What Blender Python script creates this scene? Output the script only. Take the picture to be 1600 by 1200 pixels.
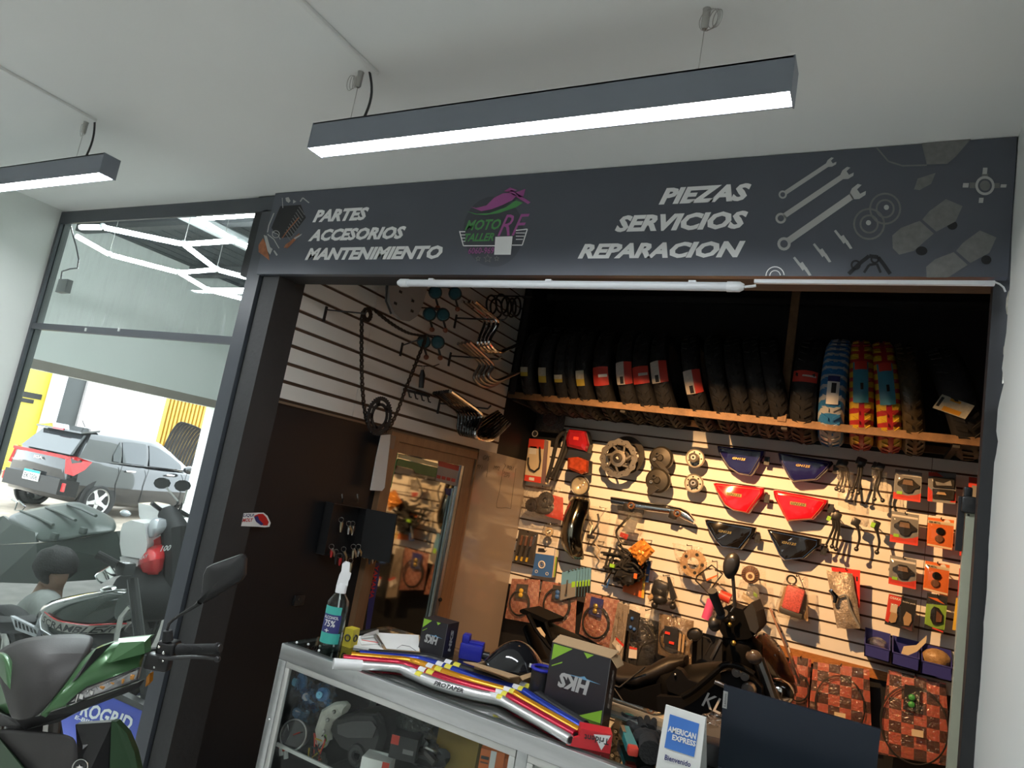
import bpy, bmesh, math, random
from mathutils import Vector as V, Matrix, noise
random.seed(7)
for o in list(bpy.data.objects): bpy.data.objects.remove(o)
SC = bpy.context.scene
COL = SC.collection
R_ = math.radians
# ------------------------------------------------------------------ camera
CAM = V((0, 0, 1.55)); FPX = 1064.8
yaw, pit, rol = R_(29.1016), R_(8.4745), R_(9.9632)
cf = V((-math.sin(yaw)*math.cos(pit), math.cos(yaw)*math.cos(pit), math.sin(pit)))
c0 = V((math.cos(yaw), math.sin(yaw), 0)); c1 = c0.cross(cf)
cr = c0*math.cos(rol) + c1*math.sin(rol); cu = c1*math.cos(rol) - c0*math.sin(rol)
cd = bpy.data.cameras.new('camera'); cam = bpy.data.objects.new('camera', cd); COL.objects.link(cam)
cd.sensor_width = 36; cd.lens = FPX/1600*36; cd.clip_start = .02; cd.clip_end = 200
mw = Matrix.Identity(4)
for i in range(3): mw[i][0] = cr[i]; mw[i][1] = cu[i]; mw[i][2] = -cf[i]; mw[i][3] = CAM[i]
cam.matrix_world = mw; SC.camera = cam
# ------------------------------------------------------------------ world, exposure
W = bpy.data.worlds.new('overcast_sky'); SC.world = W; W.use_nodes = True
bgn = W.node_tree.nodes['Background']; bgn.inputs[0].default_value = (.86, .93, 1, 1); bgn.inputs[1].default_value = 6.5
vs = SC.view_settings; vs.view_transform = 'Standard'; vs.look = 'None'; vs.exposure = 0.0; vs.gamma = 1
vs.use_curve_mapping = False
LAMP_E = 88.0      # pendant diffusers
HEX_E = 130.0        # workshop tubes
SPOT_W = 410.0      # warm spot in the parts bay
# ------------------------------------------------------------------ sight lines: where a thing seen in the photograph meets a known plane of the room
def ray(x, y): return cf + cr*((x-800)/FPX) - cu*((y-600)/FPX)
def PY(x, y, Y): d = ray(x, y); return CAM + d*((Y-CAM.y)/d.y)
def PX(x, y, X): d = ray(x, y); return CAM + d*((X-CAM.x)/d.x)
def PZ(x, y, Z): d = ray(x, y); return CAM + d*((Z-CAM.z)/d.z)
def PD(x, y, D): return CAM + ray(x, y)*D
# ------------------------------------------------------------------ materials
MATS = {}
def mat(name, col, rough=.5, metal=0., var=.06, vscale=9., bump=0., bscale=60., emis=None, estr=0., trans=0., coat=0., stretch=None, spec=.5, col2=None):
    if name in MATS: return MATS[name]
    m = bpy.data.materials.new(name); m.use_nodes = True; MATS[name] = m
    nt = m.node_tree; N = nt.nodes; L = nt.links; b = N['Principled BSDF']
    b.inputs['Roughness'].default_value = rough; b.inputs['Metallic'].default_value = metal
    b.inputs['Specular IOR Level'].default_value = spec
    b.inputs['Coat Weight'].default_value = coat
    if trans: b.inputs['Transmission Weight'].default_value = trans
    tc = N.new('ShaderNodeTexCoord'); src = tc.outputs['Object']
    if stretch:
        mp = N.new('ShaderNodeMapping'); mp.inputs['Scale'].default_value = stretch
        L.new(src, mp.inputs[0]); src = mp.outputs[0]
    n = N.new('ShaderNodeTexNoise'); n.inputs['Scale'].default_value = vscale; n.inputs['Detail'].default_value = 4
    L.new(src, n.inputs['Vector'])
    mx = N.new('ShaderNodeMix'); mx.data_type = 'RGBA'
    c = list(col)[:3]
    lo = list(col2)[:3] if col2 else [max(0, k*(1-var*2.2)) for k in c]
    hi = c if col2 else [min(1, k*(1+var*2.2)) for k in c]
    mx.inputs[6].default_value = (*lo, 1); mx.inputs[7].default_value = (*hi, 1)
    L.new(n.outputs['Fac'], mx.inputs[0]); L.new(mx.outputs[2], b.inputs['Base Color'])
    if bump:
        n2 = N.new('ShaderNodeTexNoise'); n2.inputs['Scale'].default_value = bscale; n2.inputs['Detail'].default_value = 3
        L.new(src, n2.inputs['Vector'])
        bp = N.new('ShaderNodeBump'); bp.inputs['Strength'].default_value = bump; bp.inputs['Distance'].default_value = .01
        L.new(n2.outputs['Fac'], bp.inputs['Height']); L.new(bp.outputs[0], b.inputs['Normal'])
    if emis:
        b.inputs['Emission Color'].default_value = (*emis, 1); b.inputs['Emission Strength'].default_value = estr
    return m
def glassmat(name, tint=(.95, .98, .97), rough=0.0, refl=1.0, bump=0., bscale=30., dirt=0.):
    if name in MATS: return MATS[name]
    m = bpy.data.materials.new(name); m.use_nodes = True; MATS[name] = m
    nt = m.node_tree; N = nt.nodes; L = nt.links; N.remove(N['Principled BSDF']); out = N['Material Output']
    t = N.new('ShaderNodeBsdfTransparent'); t.inputs[0].default_value = (*tint, 1)
    g = N.new('ShaderNodeBsdfGlossy'); g.inputs['Roughness'].default_value = rough
    fr = N.new('ShaderNodeFresnel'); fr.inputs[0].default_value = 1.5
    mu = N.new('ShaderNodeMath'); mu.operation = 'MULTIPLY'; mu.use_clamp = True; mu.inputs[1].default_value = refl
    ge = N.new('ShaderNodeNewGeometry'); io = N.new('ShaderNodeMix'); io.inputs[2].default_value = 1.5; io.inputs[3].default_value = 1/1.5
    L.new(ge.outputs['Backfacing'], io.inputs[0]); L.new(io.outputs[0], fr.inputs[0])   # same reflectance from both faces of a pane
    L.new(fr.outputs[0], mu.inputs[0]); mx = N.new('ShaderNodeMixShader')
    L.new(mu.outputs[0], mx.inputs[0]); L.new(t.outputs[0], mx.inputs[1]); L.new(g.outputs[0], mx.inputs[2])
    last = mx.outputs[0]
    if bump:
        tc = N.new('ShaderNodeTexCoord'); n2 = N.new('ShaderNodeTexNoise'); n2.inputs['Scale'].default_value = bscale
        n2.inputs['Detail'].default_value = 3; n2.inputs['Distortion'].default_value = 1.2
        L.new(tc.outputs['Object'], n2.inputs['Vector'])
        bp = N.new('ShaderNodeBump'); bp.inputs['Strength'].default_value = bump; bp.inputs['Distance'].default_value = .02
        L.new(n2.outputs['Fac'], bp.inputs['Height']); L.new(bp.outputs[0], g.inputs['Normal']); L.new(bp.outputs[0], fr.inputs['Normal'])
    if dirt:
        tc = N.new('ShaderNodeTexCoord'); mp = N.new('ShaderNodeMapping'); mp.inputs['Scale'].default_value = (60, 1, 2.2)
        n3 = N.new('ShaderNodeTexNoise'); n3.inputs['Scale'].default_value = 2.2; n3.inputs['Detail'].default_value = 5
        cr_ = N.new('ShaderNodeValToRGB'); cr_.color_ramp.elements[0].position = .56; cr_.color_ramp.elements[1].position = .85
        cr_.color_ramp.elements[1].color = (dirt, dirt, dirt, 1)
        df = N.new('ShaderNodeBsdfDiffuse'); df.inputs[0].default_value = (.8, .85, .88, 1)
        L.new(tc.outputs['Object'], mp.inputs[0]); L.new(mp.outputs[0], n3.inputs['Vector']); L.new(n3.outputs['Fac'], cr_.inputs[0])
        m2 = N.new('ShaderNodeMixShader'); L.new(cr_.outputs[0], m2.inputs[0]); L.new(last, m2.inputs[1]); L.new(df.outputs[0], m2.inputs[2]); last = m2.outputs[0]
    L.new(last, out.inputs[0]); return m
def emit(name, col, s):
    if name in MATS: return MATS[name]
    m = bpy.data.materials.new(name); m.use_nodes = True; MATS[name] = m
    nt = m.node_tree; N = nt.nodes; N.remove(N['Principled BSDF']); e = N.new('ShaderNodeEmission')
    e.inputs[0].default_value = (*col, 1); e.inputs[1].default_value = s; nt.links.new(e.outputs[0], N['Material Output'].inputs[0]); return m
# ------------------------------------------------------------------ mesh builder
class MB:
    def __init__(s): s.v = []; s.f = []
    def add(s, vs, fs):
        o = len(s.v); s.v += [V(p) for p in vs]; s.f += [tuple(i+o for i in f) for f in fs]; return s
    def obox(s, o, a, b, c):
        o, a, b, c = V(o), V(a), V(b), V(c)
        return s.add([o, o+a, o+a+b, o+b, o+c, o+a+c, o+a+b+c, o+b+c], [(3, 2, 1, 0), (4, 5, 6, 7), (0, 1, 5, 4), (1, 2, 6, 5), (2, 3, 7, 6), (3, 0, 4, 7)])
    def box(s, c, size, rot=None, r=0, seg=2):
        bm = bmesh.new(); bmesh.ops.create_cube(bm, size=1)
        for v in bm.verts: v.co = V((v.co.x*size[0], v.co.y*size[1], v.co.z*size[2]))
        if r: bmesh.ops.bevel(bm, geom=bm.edges[:], offset=r, segments=seg, affect='EDGES', profile=.5)
        mt = rot.to_3x3() if rot is not None else Matrix.Identity(3); c = V(c)
        bm.verts.index_update(); s.add([mt @ v.co + c for v in bm.verts], [[v.index for v in f.verts] for f in bm.faces]); bm.free(); return s
    def prism(s, pts, ext, r=0):
        pts = [V(p) for p in pts]; ext = V(ext); n = len(pts)
        if r:   # small chamfer on the front rim
            c = sum(pts, V())/n; ins = [p + (c-p).normalized()*r for p in pts]; e2 = ext*(1-min(.9, r/max(ext.length, 1e-6)))
            vs = pts + [p+e2 for p in pts] + [p+ext for p in ins]
            fs = [tuple(range(n))[::-1], tuple(range(2*n, 3*n))]
            for k in (0, 1):
                for i in range(n): j = (i+1) % n; fs.append((k*n+i, k*n+j, k*n+n+j, k*n+n+i))
            return s.add(vs, fs)
        vs = pts + [p+ext for p in pts]; fs = [tuple(range(n))[::-1], tuple(range(n, 2*n))]
        for i in range(n): j = (i+1) % n; fs.append((i, j, n+j, n+i))
        return s.add(vs, fs)
    def face(s, pts): return s.add(pts, [tuple(range(len(pts)))])
    def tube(s, pts, r, n=8, closed=False, caps=True):
        pts = [V(p) for p in pts]; k = len(pts); rr = r if isinstance(r, (list, tuple)) else [r]*k
        rings = []; up = None
        for i, p in enumerate(pts):
            if closed: t = pts[(i+1) % k] - pts[i-1]
            else: t = pts[min(i+1, k-1)] - pts[max(i-1, 0)]
            if t.length < 1e-9: t = V((0, 0, 1))
            t.normalize()
            if up is None: up = V((0, 0, 1)) if abs(t.z) < .9 else V((1, 0, 0))
            a = t.cross(up)
            if a.length < 1e-6: a = t.orthogonal()
            a.normalize(); b = a.cross(t); b.normalize(); up = b
            rings.append([p + (a*math.cos(q)+b*math.sin(q))*rr[i] for q in [2*math.pi*j/n for j in range(n)]])
        return s.loft(rings, closed=closed, caps=caps)
    def loft(s, rings, closed=False, caps=True, open_ring=False):
        n = len(rings[0]); vs = [p for r in rings for p in r]; fs = []; k = len(rings)
        for i in range(k if closed else k-1):
            i2 = (i+1) % k
            for j in range(n-1 if open_ring else n): j2 = (j+1) % n; fs.append((i*n+j, i*n+j2, i2*n+j2, i2*n+j))
        if caps and not closed and not open_ring: fs += [tuple(range(n))[::-1], tuple((k-1)*n+j for j in range(n))]
        return s.add(vs, fs)
    def lathe(s, prof, o, axis, n=24, a0=0., a1=2*math.pi, caps=False):
        o = V(o); ax = V(axis).normalized(); u = ax.orthogonal().normalized(); w = ax.cross(u)
        full = abs(a1-a0-2*math.pi) < 1e-4; m = n if full else n+1
        rings = [[o + ax*h + (u*math.cos(a0+(a1-a0)*j/n)+w*math.sin(a0+(a1-a0)*j/n))*r for j in range(m)] for r, h in prof]
        return s.loft(rings, caps=caps and full, open_ring=not full)
    def ball(s, c, r, nu=14, nv=9, rot=None):
        c = V(c); r = V(r) if hasattr(r, '__len__') else V((r, r, r)); rings = []
        mt = rot.to_3x3() if rot is not None else Matrix.Identity(3)
        for i in range(nv+1):
            a = math.pi*i/nv; a = min(max(a, .02), math.pi-.02)
            rings.append([c + mt @ V((r.x*math.sin(a)*math.cos(2*math.pi*j/nu), r.y*math.sin(a)*math.sin(2*math.pi*j/nu), r.z*math.cos(a))) for j in range(nu)])
        return s.loft(rings)
    def ring(s, c, axis, R, r, n=28, m=8):
        ax = V(axis).normalized(); u = ax.orthogonal().normalized(); w = ax.cross(u); c = V(c)
        return s.tube([c+(u*math.cos(2*math.pi*j/n)+w*math.sin(2*math.pi*j/n))*R for j in range(n)], r, m, closed=True)
    def sheet(s, fn, nu, nv):
        vs = [fn(i/nu, j/nv) for j in range(nv+1) for i in range(nu+1)]
        fs = [(j*(nu+1)+i, j*(nu+1)+i+1, (j+1)*(nu+1)+i+1, (j+1)*(nu+1)+i) for j in range(nv) for i in range(nu)]
        return s.add(vs, fs)
class Thing:
    def __init__(s, ob, org): s.ob = ob; s.org = V(org)
def props(o, label=None, cat=None, group=None, kind=None):
    if label: o['label'] = label
    if cat: o['category'] = cat
    if group: o['group'] = group
    if kind: o['kind'] = kind
def thing(name, org, label, cat, group=None):
    o = bpy.data.objects.new(name, None); COL.objects.link(o); o.location = V(org); o.empty_display_size = .05
    props(o, label, cat, group); return Thing(o, org)
def link(name, mb, m, org, smooth=None):
    me = bpy.data.meshes.new(name); org = V(org)
    me.from_pydata([tuple(p-org) for p in mb.v], [], mb.f); me.validate(verbose=False)
    bm = bmesh.new(); bm.from_mesh(me); bmesh.ops.recalc_face_normals(bm, faces=bm.faces[:]); bm.to_mesh(me); bm.free()
    if smooth is not None:
        me.shade_smooth(); me.set_sharp_from_angle(angle=R_(smooth))
    me.materials.append(m)
    o = bpy.data.objects.new(name, me); COL.objects.link(o); return o
def part(name, mb, m, parent, smooth=35, label=None, kind=None):
    """a mesh under its thing (or under a part); vertices are given in room coordinates"""
    org = parent.org
    o = link(name, mb, m, org, smooth); o.parent = parent.ob
    props(o, label=label, kind=kind)
    return Thing(o, org)
def solo(name, mb, m, label, cat, group=None, smooth=35, kind=None):
    lo = V((min(p.x for p in mb.v), min(p.y for p in mb.v), min(p.z for p in mb.v))); hi = V((max(p.x for p in mb.v), max(p.y for p in mb.v), max(p.z for p in mb.v)))
    org = V(((lo.x+hi.x)/2, (lo.y+hi.y)/2, lo.z))
    o = link(name, mb, m, org, smooth); o.location = org; props(o, label, cat, group, kind); return Thing(o, org)
def struct(name, mb, m, smooth=None, label=None):
    o = link(name, mb, m, V((0, 0, 0)), smooth); o['kind'] = 'structure'
    if label: o['label'] = label
    return Thing(o, V((0, 0, 0)))
FONTC = {}
def glyphs(txt, shear=0., bold=0., spacing=1.):
    key = (txt, shear, bold, spacing)
    if key in FONTC: return FONTC[key]
    cu_ = bpy.data.curves.new('t', 'FONT'); cu_.body = txt; cu_.shear = shear; cu_.offset = bold; cu_.resolution_u = 2; cu_.space_character = spacing
    ob = bpy.data.objects.new('t', cu_); COL.objects.link(ob)
    dg = bpy.context.evaluated_depsgraph_get(); me = bpy.data.meshes.new_from_object(ob.evaluated_get(dg))
    vs = [(v.co.x, v.co.y) for v in me.vertices]; fs = [tuple(p.vertices) for p in me.polygons]
    bpy.data.objects.remove(ob); bpy.data.curves.remove(cu_); bpy.data.meshes.remove(me)
    x0 = min(p[0] for p in vs); x1 = max(p[0] for p in vs); y0 = min(p[1] for p in vs); y1 = max(p[1] for p in vs)
    vs = [((p[0]-x0)/(x1-x0), (p[1]-y0)/(y1-y0)) for p in vs]
    FONTC[key] = (vs, fs); return vs, fs
def text(txt, bl, br, tl, shear=0., bold=.012, mb=None, spacing=1.):
    """lettering laid in the parallelogram bl, br, tl (room coordinates)"""
    bl, br, tl = V(bl), V(br), V(tl); vs, fs = glyphs(txt, shear, bold, spacing); mb = mb or MB()
    return mb.add([bl + (br-bl)*a + (tl-bl)*b for a, b in vs], fs)
YV = V((0, 1, 0)); ZV = V((0, 0, 1)); XV = V((1, 0, 0))
# common materials
m_ceil = mat('ceiling_paint', (.86, .87, .85), .55, var=.02, vscale=1.4, bump=.05, bscale=25)
m_white = mat('wall_paint_white', (.70, .72, .69), .6, var=.02, vscale=2, bump=.06, bscale=30)
m_black = mat('black_paint', (.018, .019, .021), .55, var=.1, bump=.08, bscale=50)
m_frame = mat('black_frame_metal', (.060, .068, .080), .36, var=.06)
m_slat = mat('slat_melamine', (.78, .765, .72), .38, var=.015, vscale=3)
m_mdf = mat('slat_groove_core', (.10, .058, .035), .8, var=.2, vscale=30)
m_alu = mat('aluminium', (.62, .63, .64), .32, .9, var=.05, vscale=14, stretch=(1, 1, 8))
m_chrome = mat('chrome', (.80, .80, .80), .12, 1., var=.03)
m_steel = mat('brushed_steel', (.50, .49, .47), .3, 1., var=.1)
m_plas = mat('black_plastic', (.020, .020, .021), .35, var=.08, bump=.05, bscale=90)
m_matte = mat('matte_black', (.014, .014, .015), .7, var=.1)
m_rub = mat('rubber', (.016, .016, .017), .75, var=.15, bump=.15, bscale=70)
m_gloss = mat('gloss_black', (.012, .012, .014), .08, var=.05, coat=.6)
m_wprint = mat('white_print', (.72, .73, .74), .5, var=.03)
m_paper = mat('paper', (.82, .82, .80), .7, var=.03)
m_red = mat('red_plastic', (.55, .02, .02), .3, var=.06)
m_card = mat('cardboard', (.46, .30, .16), .8, var=.06, vscale=20)
m_glass = glassmat('clear_glass'); m_bag = glassmat('clear_poly_bag', (.93, .92, .90), .12, 2.6, bump=.9, bscale=22)
m_blis = glassmat('clear_blister', (.95, .95, .95), .05, 1.6)
# ------------------------------------------------------------------ room dimensions
YS = 1.85          # plane of the shop front (sign, window)
ZC = 1.55 + 1.027  # ceiling
XL, XR = -3.916, .2264
XA = -2.2; YB = 4.4; ZA = 3.25; XAR = 1.3
# ================================================================== SETTING
mb = MB().obox((XL-.12, -3.1, -.05), (XAR-XL+.2, 0, 0), (0, YS+3.15, 0), (0, 0, .05))
m_floor = mat('floor_tile', (.66, .65, .62), .35, var=.06, vscale=3)
struct('floor', mb, m_floor)
struct('floor_bay', MB().obox((XA-.06, YS+.05, -.05), (XAR-XA+.12, 0, 0), (0, YB-YS, 0), (0, 0, .05)), mat('bay_floor', (.42, .40, .37), .5, var=.15))
struct('ceiling', MB().obox((XL, -3, ZC), (XR-XL, 0, 0), (0, YS+.02+3, 0), (0, 0, .06)), m_ceil)
struct('wall_left', MB().obox((XL-.12, -3, 0), (.12, 0, 0), (0, YS+3.05, 0), (0, 0, ZC+.06)), m_white)
struct('wall_rear', MB().obox((XL-.12, -3.1, 0), (XR-XL+.3, 0, 0), (0, .1, 0), (0, 0, ZC+.06)), m_white)
# right wall, its broken plaster edge against the black jamb
wr = MB()
edge = [(1592, 207), (1583, 330), (1577, 450), (1572, 520), (1566, 575), (1568, 600), (1559, 640), (1556, 665), (1559, 690), (1550, 745), (1548, 800), (1545, 850), (1543, 905), (1538, 960), (1536, 1000), (1532, 1060), (1528, 1110), (1519, 1160), (1516, 1200)]
rng = random.Random(3)
prof = [PX(x, y, XR) for x, y in edge]
zs = []
for a, b in zip(prof[:-1], prof[1:]):
    for t in (0, .33, .66):
        p = a.lerp(b, t); zs.append((p.y + rng.uniform(-.006, .006), p.z))
zs = [(YS+.02, ZC)] + [z for z in zs if z[1] < ZC-.01] + [(2.05, .9), (2.05, 0)]
pts = [V((XR, -3, 0)), V((XR, -3, ZC))] + [V((XR, y, z)) for y, z in zs]
wr.prism(pts, (.05, 0, 0)); struct('wall_right', wr, m_white)
m_crumb = mat('broken_plaster', (.55, .53, .46), .9, var=.2, vscale=60, bump=.4, bscale=120)
cb = MB()
for (x, y) in [(1576, 470), (1572, 545), (1565, 590), (1558, 650), (1557, 672), (1553, 700)]:
    p = PX(x, y, XR+.003); cb.ball(p + V((.004, .012, 0)), (.008, .012, .02 + rng.random()*.02), 7, 5)
w_r = bpy.data.objects['wall_right']; part('plaster_edge', cb, m_crumb, Thing(w_r, V()), None, kind='stuff')
# jamb of the bay on the right, header above it
XJ = .2015
struct('wall_jamb', MB().obox((XJ, YS+.03, 0), (XAR-XJ+.06, 0, 0), (0, .045, 0), (0, 0, ZA)), m_black)
struct('wall_header', MB().obox((-2.42, YS+.012, 1.55+.672), (2.42+XR+.2, 0, 0), (0, .10, 0), (0, 0, ZA-1.55-.672)), m_black)
# the parts bay: side wall, back wall, roof
m_bay = mat('bay_black_panel', (.0085, .0095, .0115), .5, var=.1, vscale=4, bump=.05)
sw = struct('wall_side', MB().obox((XA-.06, YS+.03, 0), (.055, 0, 0), (0, YB-YS, 0), (0, 0, ZA)), m_bay)
struct('wall_bay_right', MB().obox((XAR, YS+.05, 0), (.06, 0, 0), (0, YB-YS, 0), (0, 0, ZA)), m_bay)
bw = struct('wall_back', MB().obox((XA-.06, YB+.004, 0), (XAR-XA+.12, 0, 0), (0, .06, 0), (0, 0, ZA)), m_bay)
struct('ceiling_bay', MB().obox((XA-.06, YS+.112, ZA), (XAR-XA+.12, 0, 0), (0, YB-YS, 0), (0, 0, .05)), m_matte)
# slat wall on the side: two panels, every board its own piece
zb0 = 1.55+.189; PIT = .0763
ys_seam = PX(591.9, 438.75, XA).y
part('slat_backing', MB().obox((XA-.004, 1.972, zb0), (.003, 0, 0), (0, 3.889-1.972, 0), (0, 0, ZA-.02-zb0)), m_mdf, sw, None)
part('slat_bottom_trim', MB().obox((XA-.004, 1.972, zb0-.014), (.010, 0, 0), (0, 3.889-1.972, 0), (0, 0, .010)), mat('trim_brown', (.20, .14, .09), .5), sw, None)
proto = {}
def slat(par, key, o, a, b, c):
    if key not in proto:
        q = MB().obox(V(), a, b, c); proto[key] = link('slat', q, m_slat, V(), None); ob = proto[key]
    else: ob = proto[key].copy(); COL.objects.link(ob)
    ob.location = V(o); ob.parent = par.ob; return ob
for k in range(20):
    z = zb0 + k*PIT + .0075
    if z+PIT > ZA: break
    for nm, y0, y1 in (('a', 1.972, ys_seam-.0015), ('b', ys_seam+.0015, 3.889)):
        slat(sw, 's'+nm, (XA-.001, y0, z), (.013, 0, 0), (0, y1-y0, 0), (0, 0, PIT-.015))
# slat wall at the back
ZT = 1.55+.553; ZG = 1.55+.4835; ZBOT = ZG - 15*.0765
xs_seam = PY(1457, 717, YB).x
part('slat_backing', MB().obox((XA+.003, YB, ZBOT), (XAR-XA-.01, 0, 0), (0, .003, 0), (0, 0, ZT-ZBOT)), m_mdf, bw, None)
for k in range(-1, 15):
    zt = ZG - k*.0765 - .006; h = .0765-.012
    if k == -1: zt = ZT; h = ZT-ZG-.006
    for nm, x0, x1 in (('a', XA+.003, xs_seam-.0015), ('b', xs_seam+.0015, XAR-.003)):
        slat(bw, 'b'+nm+str(k == -1), (x0, YB-.012, zt-h), (x1-x0, 0, 0), (0, .013, 0), (0, 0, h))
# strip of printed trim under the slats, on the right
tr = MB().prism([PY(1218, 1008, YB-.02), PY(1455, 1068, YB-.02), PY(1455, 1082, YB-.02), PY(1218, 1024, YB-.02)], (0, .01, 0))
m_wood = mat('varnished_trim', (.38, .16, .05), .35, var=.3, vscale=14, stretch=(4, 1, 20))
part('bottom_trim', tr, m_wood, bw, None)
# black board over the top left corner of the back wall
part('corner_board', MB().obox((XA+.003, YB-.022, 1.55+.33), (PY(884, 655, YB).x-XA, 0, 0), (0, .006, 0), (0, 0, .7)), m_bay, bw, None)
# ------------------------------------------------------------------ shop window
w1 = struct('window_1', MB().obox((XL, YS, ZC-.075), (2.46+1.45, 0, 0), (0, .014, 0), (0, 0, .066)), m_frame, label='black metal framed shop window beside the parts bay')
zt_ = PY(200, 519, YS).z
def vpost(x0, x1, y0=YS, d=.03): return MB().obox((x0, y0, 0), (x1-x0, 0, 0), (0, d, 0), (0, 0, ZC-.07))
part('post', vpost(XL, XL+.022, YS, .014), m_frame, w1, None)
xg = -1.277*YS
part('post', vpost(xg, xg+.075), m_frame, w1, None)
part('post', vpost(xg+.075, xg+.090, YS+.02, .03), m_matte, w1, None)
part('transom', MB().obox((XL+.022, YS+.001, zt_-.018), (xg-XL-.022, 0, 0), (0, .022, 0), (0, 0, .032)), m_frame, w1, None)
m_win = glassmat('window_glass', (.94, .97, .96), 0., .7, dirt=.30)
m_win2 = glassmat('window_glass_low', (.94, .97, .96), 0., .40)
part('pane', MB().obox((XL+.015, YS+.014, zt_), (xg-XL-.01, 0, 0), (0, .006, 0), (0, 0, ZC-.07-zt_)), m_win, w1, None)
part('pane', MB().obox((XL+.015, YS+.014, .1), (xg-XL-.01, 0, 0), (0, .006, 0), (0, 0, zt_-.1)), m_win2, w1, None)
clip = MB()
for x in (134, 186): clip.box(PY(x, 515, YS-.001), (.010, .006, .016))
part('clip', clip, mat('clip_white', (.7, .75, .72), .4), w1, None)
# column between window and bay
xc = -1.18*YS
struct('wall_column', MB().obox((xg+.088, YS+.012, 0), (xc-xg-.088, 0, 0), (0, .14, 0), (0, 0, ZC)), mat('column_black', (.032, .033, .034), .6, var=.12, vscale=6, bump=.15, bscale=45))
# ------------------------------------------------------------------ sign over the bay
xs0 = PY(400, 430, YS-.012).x; zs0 = 1.55+.365*(YS-.012); zs1 = ZC-.002
YSG = YS-.012
m_sign = mat('sign_vinyl', (.082, .090, .112), .32, var=.08, vscale=2.5)
sg = thing('banner_sign', ((xs0+XR)/2, YSG, zs0), 'long black printed workshop sign across the top of the parts bay', 'sign')
part('board', MB().obox((xs0, YSG, zs0), (XR-.003-xs0, 0, 0), (0, .024, 0), (0, 0, zs1-zs0)), m_sign, sg, None)
YT = YSG-.0012
m_let = mat('sign_lettering', (.90, .90, .90), .5, var=.03)
def stext(t, bl, br, tl, m, shear=.28, bold=.05, par=None, nm='lettering', lab=None, spacing=1.):
    a = PY(*bl, YT); b = PY(*br, YT); c = PY(*tl, YT); z = (a.z+b.z)/2
    return part(nm, text(t, (a.x, YT, z), (b.x, YT, z), (a.x, YT, c.z), shear, bold, spacing=spacing), m, par or sg, None, label=lab)
for t, bl, br, tl in [('PARTES', (488, 347.5), (573, 344), (494, 328)), ('ACCESORIOS', (481, 377), (631, 373.5), (490, 358.5)), ('MANTENIMIENTO', (476, 406), (689, 405.5), (484, 387.5)),
                      ('PIEZAS', (1029, 319.5), (1171, 314), (1034, 294)), ('SERVICIOS', (960, 364), (1166, 356), (965, 337)), ('REPARACION', (902, 406), (1162, 400.5), (908, 381))]:
    stext(t, bl, br, tl, m_let)
def sflat(nm, polys, m, off=0., lab=None, each=False):
    if each:
        for p in polys: sflat(nm, [p], m, off, lab)
        return
    q = MB()
    for p in polys: q.face([PY(x, y, YT-off) for x, y in p])
    return part(nm, q, m, sg, None, label=lab)
def circ(cx, cy, rx, ry=None, n=24, a0=0, a1=360):
    ry = ry or rx
    return [(cx+rx*math.cos(R_(a0+(a1-a0)*i/n)), cy+ry*math.sin(R_(a0+(a1-a0)*i/n))) for i in range(n+1 if a1-a0 < 360 else n)]
def ann(cx, cy, r, w, ry=None, n=28, a0=0, a1=360):
    ry = ry or r; out = []
    for i in range(n):
        q0 = R_(a0+(a1-a0)*i/n); q1 = R_(a0+(a1-a0)*(i+1)/n)
        out.append([(cx+r*math.cos(q0), cy+ry*math.sin(q0)), (cx+r*math.cos(q1), cy+ry*math.sin(q1)), (cx+(r-w)*math.cos(q1), cy+(ry-w)*math.sin(q1)), (cx+(r-w)*math.cos(q0), cy+(ry-w)*math.sin(q0))])
    return out
def stroke(pts, w):
    out = []
    for (x0, y0), (x1, y1) in zip(pts[:-1], pts[1:]):
        d = math.hypot(x1-x0, y1-y0) or 1; nx, ny = -(y1-y0)/d*w/2, (x1-x0)/d*w/2
        out.append([(x0+nx, y0+ny), (x1+nx, y1+ny), (x1-nx, y1-ny), (x0-nx, y0-ny)])
    return out
m_mag = mat('print_magenta', (.38, .09, .30), .5); m_grn = mat('print_green', (.08, .30, .09), .5); m_dgrey = mat('print_dark_grey', (.06, .064, .078), .5)
m_grey = mat('print_grey', (.17, .17, .165), .5, var=.15, vscale=60); m_lgrey = mat('print_light_grey', (.46, .46, .45), .5); m_cop = mat('print_copper', (.33, .11, .04), .5, var=.3, vscale=50); m_blk = mat('print_black', (.010, .010, .012), .5)
sflat('logo_disc', [circ(771, 362, 47, 55, 36)], m_dgrey, -.0007)
sflat('logo_swoosh', [[(735, 323), (744, 325), (760, 321), (772, 309), (786, 302), (800, 301), (808, 305), (800, 313), (786, 320), (768, 327), (752, 330)], [(787, 299), (797, 293), (808, 297), (803, 300)], [(799, 296), (829, 316), (825, 319), (796, 301)], [(805, 301), (821, 295), (818, 307), (812, 309)]], m_mag, .0004)
sflat('logo_swoosh', [[(729, 330), (745, 334), (765, 333), (790, 324), (806, 313), (817, 317), (806, 324), (780, 333), (758, 336), (742, 335)]], m_grn, .0004)
stext('MOTO', (726, 360), (781, 359), (730, 344), m_grn, .25, .03)
stext('TALLER', (724, 378), (771, 376), (728, 365), m_grn, .25, .03)
stext('RF', (777, 370), (822, 366), (781, 336), m_mag, .35, .0)
sflat('logo_band', stroke([(718, 361), (724, 384), (775, 384)], 1.6) + stroke([(718, 362), (727, 362)], 1.6) + stroke([(806, 360), (824, 358), (816, 383), (800, 383)], 1.6) + [s for i in range(3) for s in stroke([(719+i, 367+i*5), (727, 367+i*5)], 1.1) + stroke([(806, 364+i*5), (821-i*2, 364+i*5)], 1.1)], m_let, .0004)
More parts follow.
